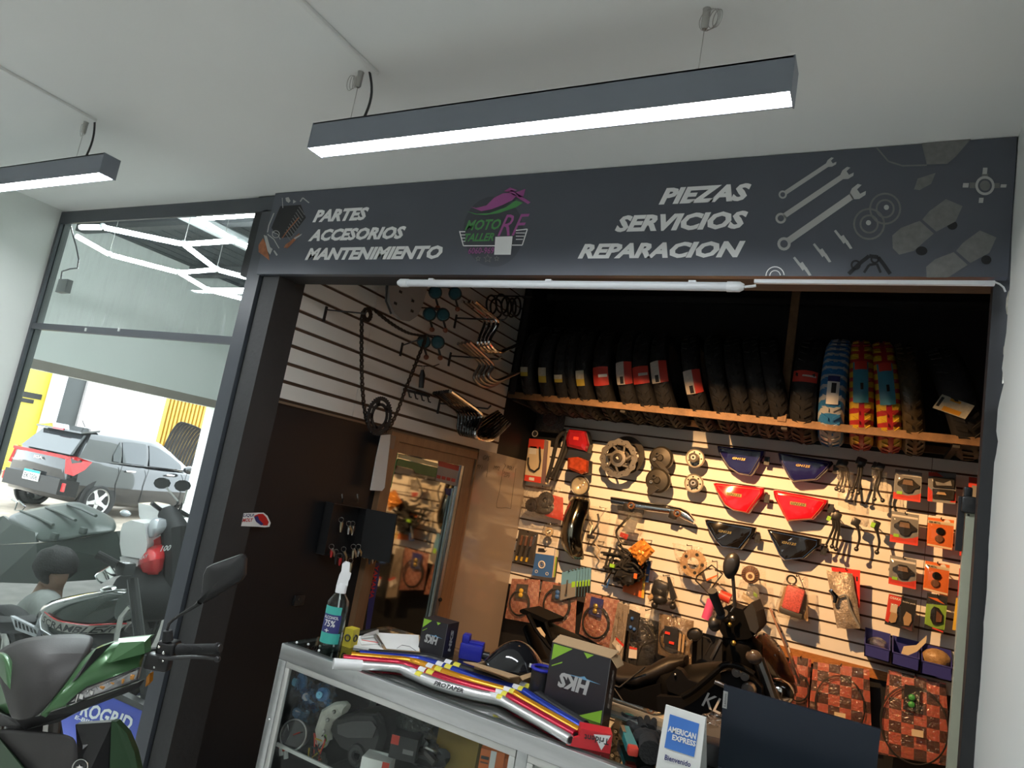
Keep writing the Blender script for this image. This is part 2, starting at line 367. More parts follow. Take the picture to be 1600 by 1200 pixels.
stext('6060-969', (731, 397), (771, 396), (731, 387), m_mag, .0, .01)
def star(cx, cy, r): return [(cx+(r if i % 2 == 0 else r*.42)*math.sin(math.pi*i/5), cy-(r if i % 2 == 0 else r*.42)*math.cos(math.pi*i/5)) for i in range(11)]
sflat('logo_star', [s for c in ((747, 404, 4), (762, 404, 6.5), (776, 404, 4)) for s in stroke(star(*c), .8)], m_grey, .0004)
sflat('sticker', [[(774, 370), (801, 369), (798, 398), (772, 398)]], m_let, .0007, lab='blank white square sticker')
# right-hand artwork: spanners, plugs, pads
def wrench(a, b, w, s):
    (x0, y0), (x1, y1) = a, b; d = math.hypot(x1-x0, y1-y0); ux, uy = (x1-x0)/d, (y1-y0)/d; nx, ny = -uy, ux
    P = lambda t, n: (x0+ux*t+nx*n, y0+uy*t+ny*n)
    body = [P(s*.7, -w/2), P(d-s*1.2, -w/2), P(d-s*1.2, w/2), P(s*.7, w/2)]
    jaw = [P(d-s*1.4, -w*.5), P(d-s*.6, -s*.95), P(d+s*.5, -s*1.0), P(d+s*.9, -s*.55), P(d-s*.05, -s*.4), P(d-s*.05, s*.4), P(d+s*.9, s*.55), P(d+s*.5, s*1.0), P(d-s*.6, s*.95), P(d-s*1.4, w*.5)]
    return [body, jaw] + ann(x0, y0, s, s*.42, n=16)
sflat('printed_spanners', wrench((1223, 304), (1300, 253), 6.5, 6.5) + wrench((1220, 341), (1325, 270), 8, 8.5) + wrench((1225, 381), (1342, 299), 10, 10.5), m_lgrey, .0004)
sflat('printed_plates', [s for c in ((1383, 326), (1358, 350)) for s in ann(*c, 25, 3) + ann(*c, 15, 3)], m_grey, .0004)
sflat('printed_plates', [circ(1385, 324, 4), circ(1357, 348, 4)], m_lgrey, .0006, each=True)
sp = []
for cx, cy in ((1317, 376), (1284, 397), (1253, 418)):
    sp += [[(cx-14, cy-15), (cx-11, cy-17), (cx-2, cy-6), (cx-5, cy-3)], [(cx-6, cy-5), (cx+1, cy-9), (cx+7, cy), (cx+1, cy+5)], [(cx+3, cy+2), (cx+7, cy-1), (cx+15, cy+12), (cx+11, cy+13)]]
for i in range(3): sflat('printed_plug', sp[i*3:i*3+3], m_lgrey, .0004)
def pad(o): return [[(x+o[0], y+o[1]) for x, y in p] for p in [[(1394, 368), (1408, 356), (1437, 345), (1459, 365), (1428, 392), (1405, 398), (1395, 388)], [(1441, 343), (1452, 330), (1478, 311), (1504, 322), (1493, 346), (1463, 362)]]]
sflat('printed_pads', pad((0, 0)) + [[(x, min(y, 433.5)) for x, y in p] for p in pad((53, 49))], m_grey, .0004, each=True)
sflat('printed_pad_clip', [circ(1440, 392, 9, 7), circ(1488, 352, 8, 7), circ(1541, 406, 8, 7)], m_blk, .0003, each=True)
sflat('printed_joint', ann(1539, 290, 15, 4) + [[(1536, 262), (1543, 262), (1542, 272), (1535, 272)], [(1505, 286), (1514, 286), (1513, 293), (1504, 293)], [(1564, 288), (1573, 288), (1572, 293), (1563, 293)], [(1530, 309), (1537, 309), (1536, 317), (1529, 317)]], m_lgrey, .0004)
sflat('printed_joint', [circ(1539, 290, 8), [(1534, 271), (1544, 271), (1544, 280), (1534, 280)], [(1515, 285), (1526, 285), (1526, 294), (1515, 294)], [(1552, 286), (1562, 286), (1562, 294), (1552, 294)]], m_grey, .0003)
sflat('printed_filter', [[(1440, 224), (1518, 216), (1493, 245), (1480, 256), (1448, 257)]], m_grey, .0004)
sflat('printed_filter', stroke([(1370, 231), (1388, 252), (1410, 259), (1448, 258)], 2.5) + [[(1434, 279), (1462, 270), (1455, 287), (1437, 297), (1428, 296)]], m_grey, .0003)
sflat('printed_gasket', ann(1337, 414, 8, 3) + ann(1367, 405, 7, 3) + stroke([(1326, 428), (1345, 410), (1358, 400), (1372, 402), (1380, 412), (1391, 428)], 6) + stroke([(1350, 426), (1358, 414), (1370, 412), (1376, 426)], 4), m_blk, .0003)
sflat('printed_ring', ann(1211, 431, 15, 1.6, n=12, a0=180, a1=355) + ann(1211, 431, 9, 1.4, n=12, a0=180, a1=355), m_let, .0004)
# left-hand artwork: engine with cooling fins
fins = []
for i in range(10):
    t = i/9; x0, y0 = 467-t*22, 323+t*40; fins += stroke([(x0, y0), (x0+9, y0+13)], 1.3)
sflat('printed_fins', fins, m_grey, .0004)
sflat('printed_fins', stroke([(441, 372), (452, 357), (467, 340)], 1.5) + stroke([(444, 387), (468, 365)], 2), m_cop, .0005)
sflat('printed_engine_cover', [[(446, 309), (451, 308), (454, 314), (451, 317), (447, 314)], [(458, 312), (463, 315), (458, 318)], [(412, 367), (417, 369), (422, 386), (426, 389), (422, 398), (418, 392)], [(427, 392), (429, 391), (434, 398), (432, 400)], [(459, 372), (472, 365), (470, 368), (461, 374)]], m_lgrey, .0006, each=True)
for p_ in (stroke([(469, 315), (473, 309), (483, 317)], 1.8), stroke([(428, 333), (420, 352), (418, 363)], 1.6), stroke([(418, 366), (428, 374), (436, 388)], 1.4), stroke([(425, 362), (434, 366), (438, 374)], 1), ann(431, 366, 6, 1), stroke([(441, 309), (442, 325)], 1)): sflat('printed_engine', p_, m_lgrey, .0006)
sflat('printed_engine', [[(404, 383), (411, 372), (415, 380), (420, 400), (421, 407), (410, 398), (404, 394)], [(445, 383), (459, 373), (463, 374), (448, 389)]], m_cop, .0004, each=True)
sflat('printed_engine', [[(438, 322), (470, 320), (478, 340), (455, 370), (436, 372), (424, 356)]], m_blk, .0002)
# ------------------------------------------------------------------ pendant lamps
m_hous = mat('lamp_housing', (.22, .245, .29), .42, var=.03)
m_diff = emit('lamp_diffuser', (.93, .97, 1.0), LAMP_E)
ZL0 = 1.55+.80; LY0, LY1 = 1.205, 1.262; LH = .072
def pendant(x0, x1, lab, wires, cable, coil, grp='pendant lamps under the white ceiling'):
    t = thing('pendant_lamp', ((x0+x1)/2, (LY0+LY1)/2, ZL0), lab, 'lamp', grp)
    h = MB(); d = .002
    h.obox((x0, LY0, ZL0), (x1-x0, 0, 0), (0, .004, 0), (0, 0, LH)); h.obox((x0, LY1-.004, ZL0), (x1-x0, 0, 0), (0, .004, 0), (0, 0, LH)); h.obox((x0, LY0, ZL0+LH-.004), (x1-x0, 0, 0), (0, LY1-LY0, 0), (0, 0, .004))
    part('housing', h, m_hous, t, None)
    for x in (x0-.003, x1): part('end_cap', MB().obox((x, LY0-.001, ZL0-.002), (.003, 0, 0), (0, LY1-LY0+.002, 0), (0, 0, LH+.002)), m_hous, t, None)
    part('diffuser', MB().obox((x0+.003, LY0+.004, ZL0+.004), (x1-x0-.006, 0, 0), (0, LY1-LY0-.008, 0), (0, 0, .006)), m_diff, t, None)
    yc = (LY0+LY1)/2
    for wx in wires:
        part('wire', MB().tube([(wx, yc, ZL0+LH), (wx, yc, ZC-.045)], .0008, 5), m_steel, t)
        g = part('gripper', MB().lathe([(.0, -.045), (.005, -.045), (.008, -.04), (.008, -.004), (.009, 0), (0, 0)], (wx, yc, ZC), (0, 0, 1), 12), m_steel, t)
    for cx, cy, r in coil:
        q = MB()
        for k in range(4): q.ring((cx-.012+.006*k, yc-.006, cy), (.35+.2*k, 1, .2), r*(1-.08*k), .0008, 18, 4)
        part('wire_coil', q, m_steel, t)
    if cable:
        (ax, bx) = cable
        part('cable', MB().tube([(ax + (bx-ax)*u + .02*math.sin(math.pi*u), yc+.006, ZL0+LH+(ZC-ZL0-LH)*u) for u in [i/10 for i in range(11)]], .0035, 7), m_plas, t)
    return t
gx = PZ(561, 110, ZC).x; gr = PZ(1105, 15, ZC).x
pendant(-1.418, -.201, 'black linear pendant lamp hanging in front of the parts bay sign', (gx, gr), (gx+.035, gx+.025), ((gx-.012, ZC-.032, .020), (gr+.02, ZC-.03, .022)))
g1 = PZ(152, 195, ZC).x
pendant(-3.62, PZ(193, 288, ZL0).x, 'black linear pendant lamp hanging in front of the shop window', (g1-.03, -3.5), (g1+.012, g1+.012), ((g1-.022, ZC-.035, .022),))
# two more of the same row light the shop behind the photographer
for k, (xx, yy) in enumerate(((-1.5, -1.3), (-3.2, -1.3))):
    LY0s, LY1s = LY0, LY1; LY0, LY1 = yy, yy+.057
    pendant(xx-.6, xx+.6, 'black linear pendant lamp in the rear half of the shop', (xx-.5, xx+.5), None, (), 'pendant lamps in the rear of the shop'); LY0, LY1 = LY0s, LY1s
for (x, y0, y1, lab) in ((PZ(589, 113, ZC).x, -.6, PZ(589, 113, ZC).y, 'white cable duct on the ceiling feeding the lamp before the sign'), (PZ(150, 187, ZC).x, -.6, PZ(150, 187, ZC).y, 'white cable duct on the ceiling feeding the lamp before the window')):
    solo('cable_duct', MB().box((x, (y0+y1)/2, ZC-.005), (.016, y1-y0, .010), r=.002), m_ceil, lab, 'cable duct', 'ceiling cable ducts')
# ------------------------------------------------------------------ tube lamp and duct under the sign
ya = YSG-.010; a = PY(622, 443, ya); b = PY(1163, 447, ya); z = a.z*.5+b.z*.5
tl = thing('tube_lamp', ((a.x+b.x)/2, ya, z-.015), 'white tube lamp, switched off, fixed under the sign', 'lamp')
m_tube = mat('opal_tube', (.62, .64, .67), .3, var=.02)
part('tube', MB().lathe([(.0, .03), (.0125, .03), (.0125, b.x-a.x-.03), (0, b.x-a.x-.03)], (a.x, ya, z), XV, 20), m_tube, tl)
for x0 in (a.x, b.x-.045): part('end_cap', MB().lathe([(0, 0), (.008, 0), (.011, .006), (.0145, .012), (.0145, .045), (0, .045)] if x0 == a.x else [(0, 0), (.0145, 0), (.0145, .033), (.011, .039), (.008, .045), (0, .045)], (x0, ya, z), XV, 20), mat('white_plastic', (.72, .74, .76), .4), tl)
part('connector', MB().tube([(b.x, ya, z), (b.x+.02, ya, z+.002), (b.x+.03, ya, z+.004)], .004, 7), MATS['white_plastic'], tl)
for u in (.12, .5, .88): part('clip', MB().box((a.x+(b.x-a.x)*u, ya+.003, z+.013), (.02, .018, .006)), MATS['white_plastic'], tl)
c0_ = PY(1178, 440, YSG); c1_ = PY(1555, 441, YSG)
solo('cable_duct', MB().box(((c0_.x+c1_.x)/2, YSG+.004, (c0_.z+c1_.z)/2), (c1_.x-c0_.x, .012, .011), r=.0015), MATS['white_plastic'], 'white cable duct under the sign, between the tube lamp and the plaster edge', 'cable duct')
q = PY(1555, 441, YSG)
solo('cable', MB().tube([q, PY(1562, 444, YSG-.004), PY(1568, 449, YSG-.004), PY(1571, 456, YSG)], .0022, 6), m_wprint, 'short white cable at the end of the duct by the plaster edge', 'cable')
# ------------------------------------------------------------------ warm spot in the bay (hangs from the bay roof behind the header)
sx, sy, sz = -1.05, 2.45, 1.55+1.12
spt = thing('spot_lamp', (sx, sy, sz), 'small black spotlight hung from the roof of the parts bay', 'lamp')
dirv = V((.24, .78, -.585)).normalized()
part('stem', MB().tube([(sx, sy, sz), (sx, sy, ZA)], .008, 8), m_plas, spt)
part('shade', MB().lathe([(.0, -.09), (.03, -.09), (.045, .0), (.041, .0), (.028, -.08), (0, -.08)], V((sx, sy, sz)), dirv, 20), m_plas, spt)
lq = V((sx, sy, sz))+dirv*.03
part('added_flap', MB().obox(lq+V((-.20, .0, .035)), (.40, 0, 0), (0, .16, -.035-.16*math.tan(R_(18.5))), (0, .001, .003)), m_plas, spt, None)  # unseen flap added to cut the beam above the rack and keep tyres dark
ld = bpy.data.lights.new('spot_bulb', 'SPOT'); ld.energy = SPOT_W; ld.color = (1., .55, .23); ld.spot_size = R_(104); ld.spot_blend = .65; ld.shadow_soft_size = .014
lo = bpy.data.objects.new('spot_bulb', ld); COL.objects.link(lo); lo.parent = spt.ob; lo.location = dirv*.03
lo.rotation_euler = dirv.to_track_quat('-Z', 'Y').to_euler()
# ================================================================== WORKSHOP AND STREET BEYOND THE WINDOW
def cgrid(rows):
    """rows of (x, y, D): a curved panel, each corner at its own distance from the camera"""
    q = MB(); n = len(rows[0]); q.add([PD(*p) for r in rows for p in r], [(j*n+i, j*n+i+1, (j+1)*n+i+1, (j+1)*n+i) for j in range(len(rows)-1) for i in range(n-1)]); return q
def subsolid(t, th=.006, lv=2, off=-1):
    if lv:
        m = t.ob.modifiers.new('sub', 'SUBSURF'); m.levels = lv; m.render_levels = lv
    m = t.ob.modifiers.new('solid', 'SOLIDIFY'); m.thickness = th; m.offset = off; return t
class Fr:
    def __init__(s, o, u, v, w): s.o = V(o); s.u = V(u).normalized(); s.v = V(v).normalized(); s.w = V(w).normalized()
    def __call__(s, a, b, c): return s.o + s.u*a + s.v*b + s.w*c
def sbody(F, secs, n=20, mb=None):
    """closed body lofted along u; section = (u, v, w, half-width, half-height, squareness)"""
    rings = []
    for a, b, c, hv, hw, e in secs:
        r = []
        for j in range(n):
            q = 2*math.pi*j/n; cc, ss = math.cos(q), math.sin(q)
            r.append(F(a, b + hv*math.copysign(abs(cc)**e, cc), c + hw*math.copysign(abs(ss)**e, ss)))
        rings.append(r)
    return (mb or MB()).loft(rings)
def wheel(par, c, ax, R, w, mt, mh, spokes=5, nm='wheel', hub=.55, rimw=.06):
    ax = V(ax).normalized(); t = R*.2
    tr_ = MB().lathe([(R-t, -w/2), (R-t*.4, -w/2), (R-.01, -w*.36), (R, -w*.2), (R, w*.2), (R-.01, w*.36), (R-t*.4, w/2), (R-t, w/2)], c, ax, 32)
    T = part(nm, tr_, mt, par)
    rm = MB().lathe([(R-t, w*.42), (R-t*1.15, w*.46), (R-t*1.4, w*.38), (R-t*1.5, w*.1), (R-t*1.5, -w*.4)], c, ax, 32)
    u = ax.orthogonal().normalized(); v = ax.cross(u); c = V(c)
    for k in range(spokes):
        q = 2*math.pi*k/spokes; d = u*math.cos(q)+v*math.sin(q); s_ = ax.cross(d)
        a = c+ax*w*.36; r1 = R-t*1.3
        rm.prism([a+d*R*.08+s_*rimw*.9, a+d*r1*.75+s_*rimw*.5, a+d*r1+s_*rimw*.9, a+d*r1-s_*rimw*.9, a+d*r1*.75-s_*rimw*.5, a+d*R*.08-s_*rimw*.9], -ax*.03)
    rm.lathe([(0, w*.42), (R*.16, w*.42), (R*.2, w*.3), (R*.2, 0)], c, ax, 20)
    part('rim', rm, mh, T)
    return T
m_wgrey = mat('workshop_wall', (.86, .90, .86), .7, var=.03, vscale=1.2)
ZF = -.2; XW = -9.5
m_conc = mat('concrete', (.22, .21, .19), .8, var=.2, vscale=5, bump=.2)
struct('floor_workshop', MB().obox((XW-.2, YS+.1, ZF-.05), (XA-.06-XW+.2, 0, 0), (0, 9, 0), (0, 0, .05)), m_conc)
struct('ground_street', MB().obox((-40, -15, ZF-.1), (40+XW-.2, 0, 0), (0, 50, 0), (0, 0, .06)), mat('street_ground', (.30, .25, .20), .7, var=.35, vscale=2.2, bump=.3, bscale=12))
zl = PX(195, 607, XW).z; yj = PX(335, 640, XW).y; zlt = PX(195, 580, XW).z; zle = PX(195, 593, XW).z
wl = MB().obox((XW-.2, YS, zl), (.2, 0, 0), (0, 9.2, 0), (0, 0, 4.6-zl)).obox((XW-.2, yj, ZF), (.2, 0, 0), (0, 11-yj, 0), (0, 0, zl-ZF)).obox((XW-.2, YS, ZF), (.2, 0, 0), (0, 1.4, 0), (0, 0, zl-ZF))
wwl = struct('wall_workshop_left', wl, m_wgrey)
part('lintel_beam', MB().obox((XW, YS+.1, zle), (.04, 0, 0), (0, 9, 0), (0, 0, zlt-zle)), m_wgrey, wwl, None); part('lintel_edge', MB().obox((XW, YS+.1, zl), (.02, 0, 0), (0, 9, 0), (0, 0, zle-zl)), mat('lintel_tan', (.30, .27, .23), .7), wwl, None)
part('jamb_trim', MB().obox((XW, yj, ZF), (.06, 0, 0), (0, .18, 0), (0, 0, zl-ZF)), mat('jamb_grey', (.35, .36, .36), .6), wwl, None)
jz = PX(326, 665, XW+.07).z
part('jamb_stripe', MB().obox((XW+.06, yj, jz-.16), (.006, 0, 0), (0, .18, 0), (0, 0, .34)), mat('green_stripe', (.10, .50, .13), .5), wwl, None)
struct('wall_workshop_far', MB().obox((XW, 11, ZF), (XA-XW, 0, 0), (0, .1, 0), (0, 0, 5)), m_wgrey)
struct('wall_workshop_front', MB().obox((XW, YS-.05, ZF), (XL-.12-XW, 0, 0), (0, .1, 0), (0, 0, 5)), m_wgrey)
struct('wall_workshop_right', MB().obox((XA-.09, YS+.15, ZF), (.03, 0, 0), (0, 9.1, 0), (0, 0, 5)), m_wgrey)
m_reveal = mat('reveal_grey', (.10, .11, .11), .6)
struct('trim_1', MB().obox((XL-.12, YS+.022, ZF), (.12+.020, 0, 0), (0, .03, 0), (0, 0, 3.3)), m_reveal)
ZR = 1.55+2.45
m_roof = mat('roof_sheet', (.045, .055, .062), .6, var=.2, vscale=3)
rf = MB()
n = 60; x0, x1 = XW-.2, XA-.06
for i in range(n):
    a, b = x0+(x1-x0)*i/n, x0+(x1-x0)*(i+1)/n; h = .006*(i % 2)
    rf.obox((a, YS-.05, ZR+h), (b-a, 0, 0), (0, 9.3, 0), (0, 0, .02))
rs = struct('ceiling_workshop', rf, m_roof)
struct('wall_over_window', MB().obox((XL-.12, YS+.02, ZC+.0), (XA-XL+.1, 0, 0), (0, .1, 0), (0, 0, ZR-ZC)), m_wgrey)
for k, (y0, w) in enumerate(((4.7, .12), (6.4, .12), (8.2, .12))):
    struct('trim_beam', MB().obox((XW, y0, ZR-.14), (XA-XW-.1, 0, 0), (0, w, 0), (0, 0, .14)), mat('roof_beam_steel', (.08, .085, .09), .6))
for k, (x, r) in enumerate(((-4.6, .05), (-5.4, .035), (-5.6, .035), (-3.6, .06), (-6.7, .08))):
    struct('trim_pipe', MB().tube([(x, YS+.2, ZR-.2), (x, 10.8, ZR-.2)], r, 10), mat('duct_white', (.55, .58, .58), .4), 35)
# hexagonal tube lights
HZ = 1.55+1.42
hn = {1: (123.7, 355), 2: (160, 355), 3: (287, 381.6), 4: (366, 376), 5: (308.6, 341), 6: (412, 334), 7: (400, 391), 8: (118.4, 368), 9: (170.5, 397.6), 10: (280, 426), 11: (338.4, 421), 12: (395, 436), 13: (325.6, 453), 14: (388, 469), 15: (394, 453)}
HP = {k: PZ(*v, HZ) for k, v in hn.items()}
hl = thing('hexagon_light', sum(HP.values(), V())/len(HP), 'glowing white hexagon grid of tube lights under the workshop roof', 'light')
m_hex = emit('tube_glow', (.90, .97, 1.), HEX_E)
for a, b in ((1, 2), (2, 3), (3, 4), (5, 4), (5, 6), (4, 7), (3, 11), (11, 10), (11, 12), (8, 9), (9, 10), (10, 13), (13, 14), (13, 15)):
    d = (HP[b]-HP[a]).normalized()
    T = part('tube', MB().tube([HP[a]+d*.02, HP[b]-d*.02], .019, 8), m_hex, hl)
for k in (2, 3, 4, 9, 10, 11, 13):
    part('joint', MB().ball(HP[k]+V((0, 0, .01)), .024, 8, 6), MATS['white_plastic'], hl)
for k in (3, 9, 11): part('wire', MB().tube([HP[k], (HP[k].x, HP[k].y, ZR-.002)], .003, 5), m_steel, hl)
# small power box and its lead on the window reveal
yb_ = YS+.12
pb = thing('power_box', PY(96, 456, yb_), 'small dark power box hanging on a lead behind the window glass', 'power box')
part('case', MB().prism([PY(92, 436, yb_), PY(106, 436, yb_), PY(101, 456, yb_), PY(86, 456, yb_)], (0, .03, 0)), mat('dark_grey_plastic', (.06, .065, .065), .5), pb, None)
part('lead', MB().tube([PY(95, 437, yb_+.01), PY(97, 424, yb_+.01), PY(110, 420, yb_+.01), PY(121, 419, yb_+.01), PY(123, 405, yb_+.01), PY(119, 385, yb_+.01), PY(114, 368, yb_+.01), V((XL+.02, YS+.05, PY(112, 362, yb_).z))], .004, 6), m_plas, pb)
# ---- across the street
XB = -19.
def strw(nm, x0, x1, yt, m, dx=0, th=.2):
    """upright panel across the street; x0, x1 its edges where the eye meets them just under the lintel"""
    a = PX(x0, 592, XB+dx); b = PX(x1, 592, XB+dx); z = PX((x0+x1)/2, yt, XB+dx).z
    return struct(nm, MB().obox((XB+dx-th, a.y, ZF), (th, 0, 0), (0, b.y-a.y, 0), (0, 0, z-ZF)), m)
m_yel = mat('yellow_wall', (.80, .62, .07), .6, var=.15, vscale=.8)
m_wf = mat('white_trim', (.70, .70, .74), .5)
strw('wall_street_yellow', -60, 90, 520, m_yel)
strw('trim_street', 87, 97, 520, m_wf, .3); strw('trim_street', 99.5, 106, 520, m_wf, .35)
strw('wall_street_dark', 89, 141, 520, mat('dark_doorway', (.05, .055, .055), .6), .1)
wsg = strw('wall_street_grey', 140, 258, 520, mat('peeling_wall', (.52, .48, .47), .8, var=.12, vscale=1.6), .2)
strw('trim_street', 257, 262, 520, m_wf, .4)
c_ = MB()
for i in range(14):
    x = 261+i*6; a = PX(x, 620, XB); b = PX(x+3.2, 620, XB); c_.obox((XB-.02, a.y, ZF), (.10, 0, 0), (0, b.y-a.y, 0), (0, 0, 4)); c_.obox((XB-.02, b.y, ZF), (.02, 0, 0), (0, b.y-a.y, 0), (0, 0, 4))
struct('wall_street_shutter', c_, mat('yellow_shutter', (.50, .31, .04), .5))
for (x0, x1, y_, h_) in ((-60, 64, 625, .14), (-60, 52, 631, .10)):
    a = PX(x0, y_-4, XB+.03); b = PX(x1, y_, XB+.03)
    struct('trim_yellow_band', MB().obox((XB+.0, a.y, b.z), (.03, 0, 0), (0, b.y-a.y, 0), (0, 0, h_)), m_matte)
# dark ribbed cover standing behind the car
cv = thing('ribbed_cover', (-16.5, PX(285, 690, -16.5).y, ZF), 'dark ribbed curved cover standing behind the black car', 'cover')
yc0 = PX(252, 690, -16.5).y; yc1 = PX(330, 690, -16.5).y; ztop = PX(262, 655, -16.5).z
for i in range(16):
    q = MB(); t0 = i/16; t1 = (i+.8)/16
    zz = lambda t: ztop*(1-.30*t*t)
    q.loft([[V((-16.5+.6*(1-math.cos(a)), yc0+(yc1-yc0)*t, ZF+(zz(t)-ZF)*math.sin(a))) for a in [math.pi*.5*j/8 for j in range(9)]] for t in (t0, t1)], open_ring=True)
    p = part('rib', q, m_matte, cv); subsolid(p, .02, 0)
# ---- the black hatchback
CX, CY, CA = -12.545, 6.639, 1.7306
CF = Fr((CX, CY, -.2257), (math.cos(CA), math.sin(CA), 0), (math.sin(CA), -math.cos(CA), 0), (0, 0, 1))
car = thing('hatchback_car', CF(1.8, 0, 0), 'black hatchback car parked in the street, seen from behind', 'car')
m_car = mat('car_black', (.014, .015, .017), .07, var=.05, coat=1.)
m_cglass = mat('car_glass', (.03, .035, .04), .03, var=.02, coat=.5)
m_tail = mat('tail_red', (.55, .015, .02), .12, var=.1, coat=.6)
st = [(0, .62, .40, .97), (.05, .72, .30, 1.0), (.18, .78, .25, 1.0), (.6, .80, .23, .99), (1.2, .80, .2, .97), (2.0, .80, .2, .94), (2.6, .79, .2, .92), (2.9, .78, .22, .90), (3.3, .73, .25, .80), (3.52, .62, .3, .70), (3.6, .48, .36, .6)]
rings = []
for u, v, lo_, be in st:
    h = [(v*.86, lo_), (v*.97, lo_+.1), (v, (lo_+be)/2-.05), (v*.995, be-.16), (v*.955, be-.04), (v*.90, be), (0, be+.015)]
    rings.append([CF(u, a, b) for a, b in h] + [CF(u, -a, b) for a, b in h[-2::-1]])
bd = MB(); bd.loft(rings); part('body', bd, m_car, car, 50)
base = [(.13, .70), (.5, .745), (1.3, .75), (2.0, .74), (2.55, .70), (2.80, .56), (2.88, 0)]
roof = [(.40, .54), (.62, .575), (1.2, .59), (1.6, .58), (1.85, .56), (1.95, .48), (2.0, 0)]
def gring(t, bul):
    r = [(b[0]+(c[0]-b[0])*t, b[1]+(c[1]-b[1])*t+bul*(b[1] > 0)) for b, c in zip(base, roof)]
    z = .97+(1.44-.97)*t
    return [CF(a, b, z) for a, b in r] + [CF(a, -b, z) for a, b in r[-2::-1]]
gh = MB(); rg = [gring(t, bl) for t, bl in ((0, 0), (.35, .02), (.7, .02), (.93, .008), (1, -.03))]
top = [CF(.55, .4, 1.475), CF(.75, .42, 1.48), CF(1.2, .43, 1.485), CF(1.55, .42, 1.48), CF(1.75, .40, 1.475), CF(1.8, .34, 1.475), CF(1.84, 0, 1.475)]
mir = [CF(.55, -.4, 1.475), CF(.75, -.42, 1.48), CF(1.2, -.43, 1.485), CF(1.55, -.42, 1.48), CF(1.75, -.40, 1.475), CF(1.8, -.34, 1.475)][::-1]
gh.loft(rg+[top+mir]); part('roof_shell', gh, m_car, car, 60)
def side(u, t):
    for i in range(len(base)-1):
        ub0 = base[i][0]+(roof[i][0]-base[i][0])*t; ub1 = base[i+1][0]+(roof[i+1][0]-base[i+1][0])*t
        if ub0 <= u <= ub1:
            k = (u-ub0)/(ub1-ub0); v0 = base[i][1]+(roof[i][1]-base[i][1])*t; v1 = base[i+1][1]+(roof[i+1][1]-base[i+1][1])*t
            return v0+(v1-v0)*k
    return .55
def wpoly(pts, off=.028):
    q = MB(); N_ = 6; top_, bot = pts   # two polylines of (u,t)
    q.loft([[CF(u, side(u, t)+off, .97+.47*t) for u, t in top_], [CF((a[0]+b[0])/2, side((a[0]+b[0])/2, (a[1]+b[1])/2)+off+.004, .97+.47*(a[1]+b[1])/2) for a, b in zip(top_, bot)], [CF(u, side(u, t)+off, .97+.47*t) for u, t in bot]], open_ring=True); return q
part('side_window', wpoly(([(.78, .30), (.93, .84)][::1], [(.78, .08), (.93, .06)])), m_cglass, car)
part('side_window', wpoly(([(.98, .84), (1.2, .87), (1.5, .86)], [(.98, .06), (1.2, .05), (1.5, .04)])), m_cglass, car)
part('side_window', wpoly(([(1.58, .86), (1.82, .78), (2.1, .55), (2.4, .22)], [(1.58, .04), (1.82, .03), (2.1, .02), (2.4, .02)])), m_cglass, car)
part('rear_window', MB().prism([CF(.06, -.60, 1.03), CF(.06, .60, 1.03), CF(.30, .50, 1.38), CF(.30, -.50, 1.38)], CF.u*.05+CF.w*.0), m_cglass, car, None)
part('spoiler', MB().prism([CF(.20, -.55, 1.40), CF(.20, .55, 1.40), CF(.55, .55, 1.47), CF(.55, -.55, 1.47)], (0, 0, .03)), m_car, car, None)
part('brake_light', MB().obox(CF(.185, -.13, 1.405), CF.v*.26, CF.u*.03, CF.w*.03), m_tail, car, None)
part('light_bar', MB().obox(CF(-.022, -.66, .955), CF.v*1.32, CF.u*.06, CF.w*.05), m_tail, car, None)
for s in (1, -1):
    part('tail_light', MB().prism([CF(-.015, s*.62, 1.0), CF(.06, s*.755, 1.02), CF(.33, s*.815, .96), CF(.22, s*.825, .82), CF(.06, s*.80, .70), CF(-.01, s*.70, .72)], CF.v*(-.05*s)+CF.u*.02), m_tail, car, None)
    part('reflector', MB().obox(CF(-.012, s*.70-.04, .42), CF.v*.08, CF.u*.03, CF.w*.14), m_tail, car, None)
part('bumper', MB().prism([CF(-.05, -.66, .36), CF(-.05, .66, .36), CF(.2, .81, .34), CF(.2, -.81, .34)], (0, 0, .26)), mat('bumper_black', (.022, .022, .023), .3), car, None)
pl_ = part('number_plate', MB().obox(CF(-.065, -.19, .50), CF.v*.38, CF.u*.01, CF.w*.17), m_paper, car, None)
part('plate_band', MB().obox(CF(-.067, -.19, .63), CF.v*.38, CF.u*.004, CF.w*.04), mat('teal_print', (.02, .32, .30), .5), pl_, None)
part('plate_number', text('EK7006', CF(-.068, -.16, .52), CF(-.068, .16, .52), CF(-.068, -.16, .61), 0, .01), m_blk, pl_, None)
part('emblem', text('KIA', CF(-.03, -.10, .87), CF(-.03, .12, .87), CF(-.03, -.10, .92), .0, .02, spacing=.8), m_chrome, car, None)
part('model_badge', text('PICANTO', CF(-.03, -.60, .77), CF(-.03, -.34, .77), CF(-.03, -.60, .80), .0, .0), m_chrome, car, None)
for u in (1.05, 1.98):
    part('door_handle', MB().box(CF(u+.1, .815, .86), (.03, .20, .035), Matrix.Rotation(CA-math.pi/2, 4, 'Z'), r=.01), m_chrome, car)
for u in (.95, 1.55, 2.5): part('door_gap', MB().tube([CF(u, .806, .95), CF(u-.04, .808, .6), CF(u-.02+.06*(u < 1), .79, .3)], .005, 5), m_matte, car)
for u in (.64, 2.98):
    for s in (1, -1):
        part('wheel_arch', MB().lathe([(0, .0), (.36, .0), (.365, -.05)], CF(u, s*.795, .31), CF.v*s, 24), m_matte, car)
        wheel(car, CF(u, s*.74, .29), CF.v*s, .29, .17, m_rub, mat('alloy', (.62, .62, .62), .3, .6), 5, rimw=.05)
